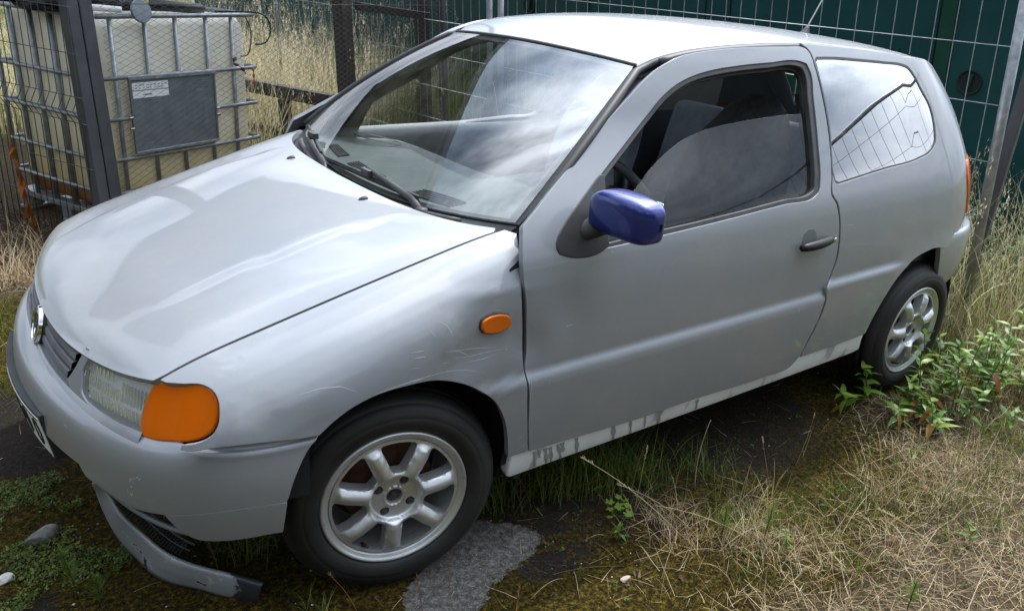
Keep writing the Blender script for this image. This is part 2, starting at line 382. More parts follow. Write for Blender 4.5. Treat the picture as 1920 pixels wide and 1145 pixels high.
_th = np.linspace(0, np.pi/2, 20001); _nn = 3.2
_X, _Y = np.sin(_th)**(2/_nn), np.cos(_th)**(2/_nn)
_s = np.concatenate([[0], np.cumsum(np.hypot(np.diff(_X)*.6, np.diff(_Y)*.8))]); _s /= _s[-1]
CR = [.556, .594]     # the crease sits lower on the door than on the panel behind it
def crease(x, z):
    k = 1-sm(2.02, 2.2, x)
    return .017*(1-sm(CR[0],CR[1],z))*k*sm(.05,.33,x) + .017*(1-k)*(1-sm(.5,.72,z)) + .017*(1-sm(.05,.33,x))*(1-sm(.48,.74,z))
def wside(x, z):
    w = P_side(x) - np.interp(z, _z, _L) + crease(x, z) - N_side(x)*sm(.86, 1.2, z)
    return w
def dents(x, z):
    """hollows pressed into the front wing behind the wheel arch and into the door"""
    d = np.zeros(np.shape(x))
    def g(cx, cz, rx, rz, a, rot=0):
        dx, dz = x-cx, z-cz; c, s_ = np.cos(rot), np.sin(rot)
        p, q = dx*c+dz*s_, -dx*s_+dz*c
        return a*np.exp(-(p/rx)**2-(q/rz)**2)
    d = d + g(.245,.715,.105,.075,.014) + g(.15,.665,.06,.04,.006,.3) + g(.35,.66,.05,.05,.008) - g(.10,.735,.022,.07,.004,-.45) - g(.25,.815,.12,.016,.003)
    d = d + g(.47,.735,.06,.075,.007) + g(-.33,.63,.045,.05,.004) + g(-.23,.60,.05,.04,.003,.5)
    d = d + g(2.70,.60,.08,.07,.005)
    return d
def F_quarter(u, z):
    CR[:] = [.598, .630]; P = F_side(u, z); CR[:] = [.556, .594]; return P
def F_side(u, z):
    u = np.asarray(u, float); z = np.asarray(z, float)
    x = np.minimum(u, X0); w = wside(x, z)
    a = np.clip((u-X0)/1.3, 0, 1)
    X, Y = np.interp(a, _s, _X), np.interp(a, _s, _Y)
    xx = np.where(u > X0, X0+(XR(z)-X0)*X, x)
    w = np.where(u > X0, w*Y, w)
    return np.stack([xx, -(w-dents(xx, z)), z], -1)
# ---- front wing: same side, rolling over into the bonnet line
HLX = [-.56,-.503,-.478,-.435,-.39,-.334,-.264,-.215,-.159,-.106,-.042,.024,.091,.16,.225,.276,.323,.40]
HLZ = [.655,.683,.695,.713,.7275,.7455,.766,.7805,.797,.812,.8305,.8495,.8685,.8872,.9045,.918,.930,.942]
zh = lambda x: np.interp(x, _hx, _hz)
_hx = np.linspace(-.56, .40, 12000); _hz = Cur([-.56,-.45,-.3,-.15,0,.15,.30,.40], [.655,.706,.7555,.7995,.8425,.8845,.9225,.940])(_hx)
wh = lambda x: .60+(np.asarray(x)+.5)*.0728
_q = np.array([-.70,-.20,-.16,-.125,-.095,-.07,-.048,-.03,-.016,-.006,0.]); _qr = np.array([0,0,.002,.008,.019,.035,.055,.078,.103,.127,.145])/.145
_q0 = np.linspace(-.7, 0, 1500); _qd = np.interp(_q0, _q, _qr)
for _ in range(40): _qd[1:-1] = (_qd[:-2]+2*_qd[1:-1]+_qd[2:])/4
_qi = np.linspace(-.7, 0, 9000); _qd = ncs_w(_q0[::15].tolist()+[0.], _qi) @ np.append(_qd[::15], _qd[-1])
def F_wing(x, q):
    x = np.asarray(x, float); q = np.asarray(q, float)
    z = zh(x)+q
    top = P_side(x) - np.interp(zh(x), _z, _L) - wh(x) + crease(x, zh(x))
    w = P_side(x) - np.interp(z, _z, _L) + crease(x, z) - top*np.interp(q, _qi, _qd)
    return np.stack([x, -(w-dents(x, z)), z], -1)
# ---- nose band (grille, lamps) and bumper: plan curves swept round the front
_pw = [0,.12,.25,.38,.48,.56,.63,.69,.735,.765,.785]; _px = [-.645,-.643,-.631,-.606,-.575,-.540,-.497,-.446,-.392,-.335,-.270]
def plan(ws, xs):
    ws, xs = np.array(ws), np.array(xs)
    t = np.concatenate([[0], np.cumsum(np.hypot(np.diff(ws), np.diff(xs)))])
    tt = np.concatenate([-t[:0:-1], t])
    return Cur(tt, np.concatenate([-ws[:0:-1], ws])), Cur(tt, np.concatenate([xs[:0:-1], xs])), t[-1]
NW, NX, NT = plan(_pw, _px)
_bw = [0,.15,.30,.44,.55,.64,.705,.752,.785,.803,.811,.815]; _bx = [-.720,-.712,-.689,-.651,-.606,-.554,-.503,-.450,-.385,-.315,-.235,-.16]
BW, BX, BT = plan(_bw, _bx)
_bp = Cur([-.07,0,.05,.09,.12,.15,.20,.26,.31,.345,.39,.42], [-.12,-.085,-.052,-.030,-.015,-.005,0,-.001,-.006,-.012,-.030,-.05])   # outward offset against profile length
_bz = Cur([-.07,0,.05,.09,.12,.15,.20,.26,.31,.345,.39,.42], [.602,.566,.560,.549,.535,.508,.458,.398,.348,.313,.268,.240])
def sweep(W_, X_, s, off):
    e = 1e-3
    tw, tx = W_(s+e)-W_(s-e), X_(s+e)-X_(s-e); l = np.hypot(tw, tx)
    # tangent in (w,x); outward normal points to -x at the centre: (nw,nx) = (-tx, -tw)... rotated tangent
    nw, nx = tx/l, -tw/l
    return W_(s)+nw*off, X_(s)+nx*off
def F_nose(s, z):
    s = np.asarray(s, float); z = np.asarray(z, float)
    w, x = sweep(NW, NX, s, -(z-.60)*.36)
    return np.stack([x, -w, z], -1)
def F_bump(s, t):
    s = np.asarray(s, float); t = np.asarray(t, float)
    w, x = sweep(BW, BX, s, _bp(t)*(1-.75*sm(.66,.84,np.abs(s))*(1-sm(.07,.19,t))))
    return np.stack([x, -w, _bz(t)+0*x], -1)
# ---- bonnet: s = distance behind the leading edge, w = half width
_xf = Cur([0,.15,.3,.42,.52,.60,.66,.70], [-.640,-.633,-.612,-.581,-.545,-.503,-.460,-.425])
def xfront(w): return _xf(np.abs(w))
HS = [0,.012,.03,.06,.10,.16,.25,.36,.50,.62,.74,.86,.97]
HC = [.650,.669,.688,.709,.732,.764,.7985,.836,.8785,.905,.922,.929,.925]
hc = Cur(HS, HC)
_xe = np.linspace(-.58, .42, 300)
_ex = np.linspace(-.503, .42, 4000); _es = _ex-xfront(wh(_ex)); _ee = np.interp(_ex, _hx, _hz)-hc(np.clip(_es, 0, .97))
def F_hood(s, y):
    s = np.asarray(s, float); y = np.asarray(y, float); w = np.abs(y)
    x = xfront(w)+s
    zc = hc(np.clip(s, 0, .97))
    we = wh(x)
    z = zc + np.interp(s, _es, _ee)*np.clip(w/we, 0, 1.1)**3.2     # lifted to the bonnet line at its edge
    # swage line along the bonnet
    wc = .37+.06*np.clip((x+.45)/.7, -.3, 1)
    k = sm(.03,.22,s)*(1-sm(.62,.80,s))
    z = z - .006*k*sm(-.012,.016,w-wc)*(1-sm(.06,.22,w-wc))
    return np.stack([x, y, z], -1)
# ---- roof
wr = Cur([.84,.93,1.02,1.12,1.3,1.6,1.9,2.2,2.4,2.56], [.470,.492,.507,.518,.526,.529,.524,.510,.495,.475])
zr = Cur([.84,.93,.97,1.02,1.07,1.15,1.25,1.45,1.65,1.85,2.10,2.33,2.56], [1.262,1.314,1.331,1.3445,1.3545,1.3645,1.3725,1.3815,1.3835,1.3745,1.359,1.339,1.318])
zc_ = Cur([.84,.90,.97,1.05,1.15,1.3,1.5,1.75,2.0,2.25,2.45,2.60], [1.322,1.338,1.357,1.377,1.394,1.408,1.414,1.412,1.401,1.383,1.364,1.342])
xrf = lambda w: .915-.035*(1-(np.clip(np.abs(w),0,.5)/.49)**2)     # front edge of the roof
def F_roof(x, y):
    x = np.asarray(x, float); y = np.asarray(y, float); t = np.clip(np.abs(y)/wr(x), 0, 1.15)
    e = zr(x); c = zc_(x)
    z = e+(c-e)*(1-.75*t**2-.25*t**6)
    return np.stack([x, y, z], -1)
# ---- windscreen: a = along the base (-1..1), b = 0 base .. 1 roof
def F_wind(a, b):
    a = np.asarray(a, float); b = np.asarray(b, float); A = np.abs(a)
    bx = .228+.138*A**2.4; by = .678*a; bz = .905+.036*A**2
    ty = .488*a; tx = xrf(ty)-.004; tz = 1.327-.018*A**2
    x, y, z = bx+(tx-bx)*b, by+(ty-by)*b, bz+(tz-bz)*b
    y = y+a*.026*4*b*(1-b)
    k = .020*4*b*(1-b)
    return np.stack([x-.5*k, y, z+.85*k], -1)
# outlines of the panels in the parameters of their surfaces
TR = {
 'door': [[0.345,0.9602],[0.352,0.9644],[0.359,0.9685],[0.3661,0.9727],[0.3733,0.9768],[0.3804,0.9811],[0.3876,0.9853],[0.3948,0.9896],[0.4019,0.994],[0.409,0.9984],[0.4161,1.0029],[0.4231,1.0074],[0.4303,1.012],[0.438,1.0168],[0.4458,1.0215],[0.4536,1.0263],[0.4616,1.0311],[0.4696,1.0359],[0.4776,1.0407],[0.4857,1.0455],[0.4939,1.0503],[0.5021,1.0551],[0.5103,1.0599],[0.5186,1.0647],[0.5269,1.0696],[0.5353,1.0745],[0.5436,1.0794],[0.552,1.0844],[0.5605,1.0894],[0.5689,1.0944],[0.5773,1.0994],[0.586,1.1047],[0.5947,1.11],[0.6034,1.1153],[0.612,1.1207],[0.6207,1.1261],[0.6294,1.1316],[0.6382,1.137],[0.6469,1.1425],[0.6556,1.1481],[0.6644,1.1536],[0.6732,1.1592],[0.682,1.1647],[0.6908,1.1703],[0.6997,1.1758],[0.7086,1.1814],[0.7177,1.1871],[0.7268,1.1927],[0.736,1.1984],[0.7452,1.204],[0.7545,1.2097],[0.7638,1.2154],[0.7731,1.221],[0.7825,1.2268],[0.792,1.2326],[0.8014,1.2384],[0.81,1.2438],[0.8185,1.2492],[0.8271,1.2547],[0.8358,1.2601],[0.8446,1.2655],[0.8535,1.2709],[0.8626,1.2762],[0.8718,1.2815],[0.8812,1.2867],[0.8907,1.2918],[0.8998,1.2964],[0.9091,1.3009],[0.9185,1.3053],[0.9281,1.3095],[0.9375,1.3133],[0.9471,1.317],[0.9568,1.3205],[0.9667,1.3238],[0.9767,1.327],[0.9886,1.3308],[1.0007,1.3344],[1.013,1.3377],[1.0254,1.3407],[1.0372,1.343],[1.049,1.3449],[1.061,1.3466],[1.073,1.3483],[1.0855,1.35],[1.0981,1.3515],[1.1108,1.3529],[1.1235,1.3542],[1.1363,1.3554],[1.1491,1.3566],[1.162,1.3577],[1.175,1.3588],[1.1884,1.3599],[1.2018,1.3609],[1.2153,1.3618],[1.2289,1.3627],[1.2426,1.3635],[1.2564,1.3642],[1.2703,1.3649],[1.2842,1.3655],[1.2983,1.3661],[1.3125,1.3667],[1.3267,1.3672],[1.3411,1.3677],[1.3556,1.3681],[1.3703,1.3686],[1.3852,1.369],[1.4003,1.3694],[1.4154,1.3698],[1.4307,1.3701],[1.4461,1.3704],[1.4617,1.3706],[1.4773,1.3708],[1.4931,1.3709],[1.509,1.371],[1.5249,1.3711],[1.5413,1.3715],[1.5581,1.3722],[1.5745,1.3723],[1.5895,1.3708],[1.6016,1.3683],[1.612,1.3646],[1.6198,1.3581],[1.6251,1.3504],[1.6284,1.3429],[1.6299,1.3349],[1.6309,1.3266],[1.6323,1.3183],[1.6343,1.3093],[1.6361,1.3003],[1.6378,1.2912],[1.6393,1.282],[1.6406,1.2728],[1.6418,1.2636],[1.6429,1.2543],[1.644,1.2451],[1.6449,1.2357],[1.6459,1.2264],[1.6468,1.217],[1.6477,1.2077],[1.6485,1.1984],[1.6493,1.1892],[1.6499,1.1799],[1.6504,1.1706],[1.6507,1.1613],[1.6509,1.152],[1.651,1.1427],[1.6509,1.1334],[1.6507,1.1241],[1.6504,1.1147],[1.6499,1.1054],[1.6493,1.0961],[1.6486,1.0871],[1.6477,1.078],[1.6467,1.069],[1.6456,1.06],[1.6443,1.0509],[1.6429,1.0419],[1.6415,1.0329],[1.6399,1.0238],[1.6383,1.0148],[1.6367,1.0058],[1.635,0.9967],[1.6333,0.9877],[1.6317,0.9787],[1.6292,0.9695],[1.6256,0.9602],[1.6217,0.951],[1.6184,0.9417],[1.6166,0.9326],[1.6171,0.9235],[1.621,0.9146],[1.627,0.9078],[1.6342,0.901],[1.6406,0.894],[1.6455,0.8858],[1.6491,0.8773],[1.652,0.8686],[1.6549,0.8599],[1.658,0.8499],[1.6606,0.8398],[1.6627,0.8296],[1.6647,0.8195],[1.6665,0.8086],[1.6679,0.7978],[1.669,0.7869],[1.67,0.776],[1.6708,0.765],[1.6715,0.7551],[1.6723,0.7451],[1.6728,0.735],[1.6732,0.725],[1.6731,0.715],[1.6726,0.7052],[1.6715,0.6955],[1.6696,0.6858],[1.6669,0.6763],[1.6638,0.6669],[1.6608,0.6574],[1.6581,0.6478],[1.6561,0.6391],[1.6541,0.6304],[1.6523,0.6216],[1.6505,0.6127],[1.6482,0.6037],[1.646,0.5946],[1.6426,0.5862],[1.6384,0.5786],[1.6347,0.571],[1.6312,0.5631],[1.6299,0.5522],[1.6293,0.5405],[1.6277,0.5292],[1.6259,0.5179],[1.6243,0.5084],[1.6224,0.499],[1.6201,0.4898],[1.6175,0.4806],[1.6147,0.4715],[1.6118,0.4625],[1.6084,0.4525],[1.6046,0.4427],[1.6007,0.433],[1.5967,0.4233],[1.5929,0.4134],[1.5897,0.4036],[1.5871,0.3933],[1.5846,0.383],[1.5818,0.3728],[1.5785,0.3629],[1.5743,0.3536],[1.5686,0.3451],[1.5624,0.338],[1.5555,0.3313],[1.548,0.325],[1.5397,0.3194],[1.5305,0.3146],[1.5191,0.3107],[1.506,0.3082],[1.4917,0.307],[1.4763,0.3067],[1.4602,0.3071],[1.4438,0.308],[1.4272,0.3091],[1.4108,0.3102],[1.3948,0.311],[1.3795,0.3112],[1.3637,0.3112],[1.3479,0.3113],[1.332,0.3115],[1.3162,0.3119],[1.3005,0.3123],[1.2848,0.3127],[1.2691,0.3133],[1.2535,0.3139],[1.238,0.3145],[1.2225,0.3152],[1.2072,0.3159],[1.1919,0.3166],[1.1767,0.3173],[1.1617,0.318],[1.1467,0.3187],[1.1319,0.3194],[1.1171,0.32],[1.1026,0.3206],[1.0881,0.3211],[1.0738,0.3216],[1.0596,0.322],[1.0456,0.3223],[1.0315,0.3225],[1.0176,0.3227],[1.0039,0.3228],[0.9902,0.3229],[0.9767,0.3229],[0.9632,0.3229],[0.9499,0.3229],[0.9366,0.3228],[0.9235,0.3228],[0.9104,0.3227],[0.8974,0.3226],[0.8845,0.3225],[0.8717,0.3225],[0.8589,0.3224],[0.8462,0.3224],[0.8335,0.3224],[0.8209,0.3225],[0.8083,0.3226],[0.7958,0.3227],[0.7833,0.3229],[0.7709,0.3231],[0.7585,0.3235],[0.7464,0.3238],[0.7344,0.3242],[0.7224,0.3247],[0.7104,0.3252],[0.6985,0.3257],[0.6867,0.3263],[0.6749,0.3268],[0.6632,0.3274],[0.6515,0.328],[0.6399,0.3287],[0.6284,0.3293],[0.6169,0.3299],[0.6054,0.3306],[0.5941,0.3312],[0.5828,0.3318],[0.5716,0.3324],[0.5604,0.333],[0.5493,0.3335],[0.5383,0.3341],[0.5276,0.3346],[0.5169,0.3351],[0.5062,0.3356],[0.4956,0.3361],[0.4851,0.3366],[0.4746,0.3371],[0.4642,0.3376],[0.4538,0.3381],[0.4435,0.3386],[0.4332,0.3392],[0.4229,0.3397],[0.4127,0.3402],[0.4026,0.3407],[0.3925,0.3413],[0.3825,0.3418],[0.3725,0.3423],[0.3703,0.3535],[0.3681,0.3646],[0.366,0.3755],[0.364,0.3864],[0.362,0.3971],[0.3601,0.4078],[0.3583,0.4183],[0.3567,0.4285],[0.3553,0.4386],[0.3542,0.4485],[0.3533,0.4584],[0.3524,0.4682],[0.3516,0.4778],[0.3509,0.4875],[0.35,0.497],[0.3491,0.5066],[0.348,0.516],[0.3468,0.5255],[0.3453,0.5349],[0.3436,0.5443],[0.3416,0.5536],[0.3402,0.5621],[0.3401,0.5694],[0.34,0.5762],[0.3399,0.583],[0.3395,0.5904],[0.3383,0.5991],[0.3384,0.6064],[0.3394,0.6133],[0.3409,0.6201],[0.3425,0.6268],[0.3437,0.6336],[0.3446,0.6413],[0.3452,0.6491],[0.3454,0.6571],[0.3451,0.6654],[0.3446,0.6739],[0.3437,0.6825],[0.3427,0.6912],[0.3416,0.6999],[0.3406,0.7087],[0.3397,0.7175],[0.339,0.7261],[0.3382,0.7347],[0.3375,0.7431],[0.3368,0.7516],[0.3361,0.7599],[0.3353,0.7682],[0.3344,0.7765],[0.3333,0.7847],[0.3321,0.7928],[0.3304,0.8009],[0.3286,0.8091],[0.3273,0.8169],[0.3267,0.8243],[0.3264,0.8315],[0.326,0.838],[0.3256,0.8447],[0.3251,0.8514],[0.3247,0.858],[0.3245,0.8646],[0.3245,0.871],[0.3248,0.8783],[0.3254,0.8856],[0.3263,0.8927],[0.3275,0.8997],[0.3289,0.9066],[0.3305,0.9135],[0.3323,0.9203],[0.3342,0.927],[0.3363,0.9337],[0.3384,0.9404],[0.3406,0.947],[0.3428,0.9536]],
 'door_window': [[0.4677,0.875],[0.4774,0.8726],[0.4873,0.8712],[0.4974,0.8707],[0.5077,0.8708],[0.5181,0.8715],[0.5286,0.8726],[0.5393,0.8739],[0.55,0.8753],[0.5608,0.8765],[0.5716,0.8775],[0.5824,0.8781],[0.5932,0.8785],[0.6041,0.8788],[0.6151,0.8791],[0.6262,0.8795],[0.6373,0.8798],[0.6484,0.8802],[0.6597,0.8805],[0.6709,0.8809],[0.6823,0.8813],[0.6937,0.8817],[0.7052,0.8821],[0.7168,0.8825],[0.7284,0.8829],[0.7401,0.8833],[0.7519,0.8837],[0.7638,0.8842],[0.7757,0.8846],[0.7877,0.8851],[0.7997,0.8856],[0.8118,0.886],[0.8241,0.8865],[0.8361,0.8871],[0.8482,0.8876],[0.8604,0.8881],[0.8726,0.8887],[0.885,0.8892],[0.8974,0.8898],[0.9098,0.8904],[0.9224,0.8909],[0.935,0.8915],[0.9472,0.8921],[0.9595,0.8926],[0.9718,0.8932],[0.9842,0.8938],[0.9966,0.8944],[1.0092,0.895],[1.0218,0.8956],[1.0345,0.8962],[1.0473,0.8968],[1.0601,0.8974],[1.073,0.8981],[1.086,0.8987],[1.0991,0.8994],[1.1126,0.9001],[1.1262,0.9008],[1.1399,0.9015],[1.1537,0.9022],[1.1676,0.903],[1.1815,0.9038],[1.1956,0.9046],[1.2097,0.9054],[1.2239,0.9062],[1.2382,0.907],[1.2527,0.9078],[1.2672,0.9086],[1.2818,0.9094],[1.2965,0.9102],[1.3113,0.911],[1.3262,0.9118],[1.3412,0.9126],[1.3564,0.9134],[1.3716,0.9141],[1.3881,0.9145],[1.4052,0.9142],[1.4226,0.9136],[1.4402,0.9131],[1.4577,0.9128],[1.4749,0.9131],[1.4914,0.9143],[1.507,0.9168],[1.5216,0.9208],[1.533,0.925],[1.5441,0.9297],[1.5532,0.9352],[1.5592,0.9419],[1.5627,0.9495],[1.5651,0.9576],[1.5677,0.9654],[1.571,0.9742],[1.5737,0.983],[1.576,0.9918],[1.5779,1.0007],[1.5795,1.0096],[1.5807,1.0185],[1.5818,1.0275],[1.5827,1.0364],[1.5836,1.0454],[1.5846,1.0543],[1.5856,1.0632],[1.5869,1.0721],[1.5883,1.0815],[1.5896,1.0909],[1.5908,1.1003],[1.592,1.1097],[1.5931,1.1191],[1.5941,1.1285],[1.5951,1.1379],[1.596,1.1473],[1.5968,1.1567],[1.5976,1.1661],[1.5983,1.1755],[1.599,1.1849],[1.5996,1.1943],[1.6002,1.2037],[1.6008,1.2131],[1.6017,1.2219],[1.6033,1.2308],[1.6051,1.2398],[1.6071,1.2487],[1.609,1.2576],[1.6104,1.2665],[1.6113,1.2752],[1.6113,1.2838],[1.6101,1.2922],[1.6077,1.3004],[1.604,1.308],[1.5996,1.3155],[1.5952,1.3229],[1.5815,1.3265],[1.5677,1.3297],[1.5532,1.3319],[1.5382,1.3333],[1.5227,1.3338],[1.5069,1.3336],[1.4909,1.3329],[1.4748,1.3318],[1.4586,1.3305],[1.4426,1.3292],[1.4268,1.3278],[1.4113,1.3266],[1.3961,1.3258],[1.3809,1.3251],[1.3659,1.3244],[1.3509,1.3236],[1.3361,1.3228],[1.3214,1.3219],[1.3068,1.321],[1.2924,1.32],[1.2781,1.3189],[1.2639,1.3178],[1.2496,1.3166],[1.2355,1.3155],[1.2215,1.3142],[1.2076,1.313],[1.1937,1.3116],[1.18,1.3102],[1.1664,1.3086],[1.1529,1.3068],[1.1395,1.3049],[1.1277,1.3031],[1.1159,1.3012],[1.1042,1.2992],[1.0926,1.2971],[1.0811,1.2949],[1.0697,1.2925],[1.0584,1.2898],[1.0473,1.287],[1.0363,1.284],[1.0253,1.2809],[1.0146,1.2775],[1.004,1.274],[0.9936,1.2703],[0.9835,1.2664],[0.9737,1.2622],[0.964,1.2579],[0.9545,1.2534],[0.9451,1.2487],[0.936,1.244],[0.927,1.2392],[0.9179,1.234],[0.909,1.2286],[0.9004,1.223],[0.892,1.2173],[0.8837,1.2116],[0.8755,1.2058],[0.8673,1.2001],[0.859,1.1945],[0.8503,1.1887],[0.8416,1.1828],[0.8329,1.177],[0.8242,1.1712],[0.8155,1.1654],[0.8068,1.1596],[0.7981,1.1539],[0.7894,1.1482],[0.7807,1.1425],[0.772,1.1368],[0.7632,1.1312],[0.7545,1.1256],[0.7457,1.1201],[0.737,1.1146],[0.7281,1.1092],[0.7193,1.1037],[0.7105,1.0984],[0.7017,1.093],[0.6929,1.0877],[0.6841,1.0824],[0.6753,1.0772],[0.6666,1.0719],[0.6579,1.0667],[0.6493,1.0615],[0.6407,1.0563],[0.6321,1.0512],[0.6234,1.0459],[0.6147,1.0406],[0.6061,1.0354],[0.5975,1.0301],[0.5889,1.0249],[0.5804,1.0197],[0.572,1.0146],[0.5636,1.0094],[0.5554,1.0042],[0.5471,0.999],[0.5394,0.9942],[0.5316,0.9894],[0.5239,0.9846],[0.5162,0.9799],[0.5086,0.9751],[0.5011,0.9703],[0.4938,0.9654],[0.4867,0.9605],[0.4799,0.9554],[0.4733,0.9502],[0.4667,0.9449],[0.4599,0.9396],[0.4534,0.9342],[0.4474,0.9286],[0.4423,0.9228],[0.4383,0.9166],[0.4352,0.91],[0.4336,0.9033],[0.4349,0.8976],[0.4378,0.8917],[0.4409,0.8858],[0.4497,0.8821],[0.4586,0.8783]],
 'door_clear': [[0.6063,0.8886],[0.6173,0.8892],[0.6283,0.8898],[0.6394,0.8904],[0.6506,0.891],[0.6618,0.8917],[0.6731,0.8923],[0.6845,0.8929],[0.6959,0.8935],[0.7074,0.8942],[0.7189,0.8948],[0.7306,0.8954],[0.7423,0.896],[0.7541,0.8967],[0.7659,0.8972],[0.7779,0.8978],[0.7899,0.8984],[0.802,0.899],[0.8141,0.8995],[0.8264,0.9],[0.8385,0.9005],[0.8507,0.9009],[0.863,0.9014],[0.8753,0.9018],[0.8878,0.9022],[0.9003,0.9027],[0.9129,0.9031],[0.9255,0.9036],[0.9382,0.9041],[0.9505,0.9046],[0.9627,0.9051],[0.9751,0.9056],[0.9875,0.9062],[1.0,0.9068],[1.0126,0.9073],[1.0252,0.9079],[1.0379,0.9085],[1.0507,0.9092],[1.0636,0.9098],[1.0766,0.9104],[1.0896,0.9111],[1.1027,0.9118],[1.1169,0.9125],[1.1312,0.9132],[1.1456,0.914],[1.16,0.9148],[1.1746,0.9157],[1.1893,0.9165],[1.204,0.9174],[1.2189,0.9182],[1.2338,0.9191],[1.2489,0.92],[1.2641,0.9209],[1.2793,0.9218],[1.2947,0.9227],[1.3102,0.9235],[1.3258,0.9244],[1.3416,0.9253],[1.3574,0.9261],[1.3734,0.927],[1.3885,0.9274],[1.4041,0.9272],[1.4201,0.9267],[1.4362,0.9262],[1.4522,0.926],[1.4678,0.9263],[1.4829,0.9275],[1.4972,0.9299],[1.5105,0.9338],[1.5228,0.9384],[1.5333,0.944],[1.5388,0.9511],[1.5412,0.9593],[1.5433,0.9676],[1.5464,0.9762],[1.549,0.9849],[1.5512,0.9937],[1.5531,1.0025],[1.5546,1.0113],[1.556,1.0201],[1.5571,1.0289],[1.5582,1.0377],[1.5592,1.0466],[1.5602,1.0554],[1.5613,1.0642],[1.5625,1.073],[1.5639,1.0823],[1.5652,1.0916],[1.5664,1.1009],[1.5675,1.1102],[1.5686,1.1196],[1.5696,1.1289],[1.5705,1.1382],[1.5714,1.1475],[1.5722,1.1568],[1.5729,1.1662],[1.5736,1.1755],[1.5742,1.1848],[1.5747,1.1942],[1.5752,1.2035],[1.5758,1.2128],[1.5769,1.2223],[1.5787,1.232],[1.581,1.2417],[1.5833,1.2515],[1.5852,1.2611],[1.5864,1.2706],[1.5865,1.28],[1.585,1.289],[1.5816,1.2977],[1.5782,1.3056],[1.5722,1.3122],[1.5638,1.315],[1.5541,1.317],[1.5405,1.3195],[1.5263,1.3209],[1.5117,1.3215],[1.4967,1.3214],[1.4815,1.3207],[1.4662,1.3196],[1.4508,1.3183],[1.4355,1.3169],[1.4205,1.3155],[1.4057,1.3144],[1.3913,1.3135],[1.3762,1.3129],[1.3613,1.3121],[1.3465,1.3114],[1.3319,1.3105],[1.3173,1.3096],[1.3029,1.3087],[1.2886,1.3077],[1.2744,1.3066],[1.2603,1.3054],[1.2464,1.3042],[1.2327,1.303],[1.2191,1.3017],[1.2055,1.3004],[1.192,1.299],[1.1787,1.2975],[1.1654,1.2959],[1.1522,1.2942],[1.1392,1.2924],[1.1262,1.2904],[1.1133,1.2885],[1.1005,1.2864],[1.0878,1.2842],[1.0753,1.2817],[1.0629,1.2789],[1.0521,1.2762],[1.0414,1.2732],[1.0308,1.2701],[1.0203,1.2667],[1.01,1.2632],[1.0,1.2595],[0.9891,1.2551],[0.9784,1.2504],[0.968,1.2455],[0.9577,1.2405],[0.9477,1.2353],[0.938,1.23],[0.9279,1.2242],[0.9182,1.2182],[0.9087,1.212],[0.8994,1.2058],[0.8903,1.1994],[0.8812,1.1931],[0.8719,1.1869],[0.8631,1.1811],[0.8542,1.1753],[0.8454,1.1695],[0.8365,1.1637],[0.8277,1.1579],[0.8189,1.1521],[0.8101,1.1464],[0.8013,1.1407],[0.7925,1.135],[0.7836,1.1293],[0.7748,1.1237],[0.766,1.1181],[0.7571,1.1126],[0.7483,1.1071],[0.7391,1.1014],[0.73,1.0959],[0.7209,1.0903],[0.7118,1.0848],[0.7027,1.0793],[0.6937,1.0738],[0.6847,1.0683],[0.6757,1.0629],[0.6667,1.0576],[0.6578,1.0522],[0.6489,1.0469],[0.64,1.0416],[0.6379,1.0344],[0.6358,1.0273],[0.6338,1.0201],[0.6317,1.0129],[0.6297,1.0058],[0.6277,0.9986],[0.6257,0.9914],[0.6238,0.9843],[0.6219,0.9771],[0.6201,0.9699],[0.6183,0.9627],[0.6166,0.9555],[0.6149,0.9483],[0.6134,0.941],[0.6119,0.9337],[0.6105,0.9264],[0.6094,0.919],[0.6083,0.9115],[0.6075,0.904],[0.6068,0.8964]],
 'mirror_plate': [[0.4714,0.8765],[0.4815,0.874],[0.4921,0.8719],[0.503,0.8702],[0.5142,0.8691],[0.5255,0.8685],[0.5367,0.8685],[0.5478,0.8692],[0.5586,0.8705],[0.569,0.8725],[0.5789,0.8752],[0.5881,0.8788],[0.5942,0.8818],[0.6003,0.8852],[0.6063,0.8886],[0.6069,0.8964],[0.6076,0.904],[0.6086,0.9115],[0.6097,0.919],[0.6109,0.9264],[0.6124,0.9338],[0.6139,0.9411],[0.6156,0.9483],[0.6173,0.9555],[0.6191,0.9628],[0.621,0.97],[0.6229,0.9771],[0.6248,0.9843],[0.6269,0.9915],[0.6289,0.9987],[0.631,1.0058],[0.6331,1.013],[0.6352,1.0202],[0.6374,1.0273],[0.6395,1.0345],[0.6417,1.0417],[0.6438,1.0489],[0.6378,1.0497],[0.6318,1.0504],[0.6233,1.0451],[0.6147,1.0398],[0.6062,1.0346],[0.5977,1.0293],[0.5893,1.0242],[0.5809,1.019],[0.5726,1.0138],[0.5643,1.0087],[0.5561,1.0035],[0.548,0.9984],[0.5403,0.9935],[0.5326,0.9887],[0.5249,0.984],[0.5172,0.9792],[0.5096,0.9745],[0.5022,0.9697],[0.4949,0.9649],[0.4879,0.9599],[0.4811,0.9549],[0.4746,0.9497],[0.468,0.9445],[0.4613,0.9392],[0.4549,0.9338],[0.449,0.9283],[0.4439,0.9225],[0.44,0.9164],[0.4368,0.9098],[0.4353,0.9031],[0.4367,0.8977],[0.4397,0.8923],[0.4428,0.8868],[0.4522,0.8833],[0.4617,0.8796]],
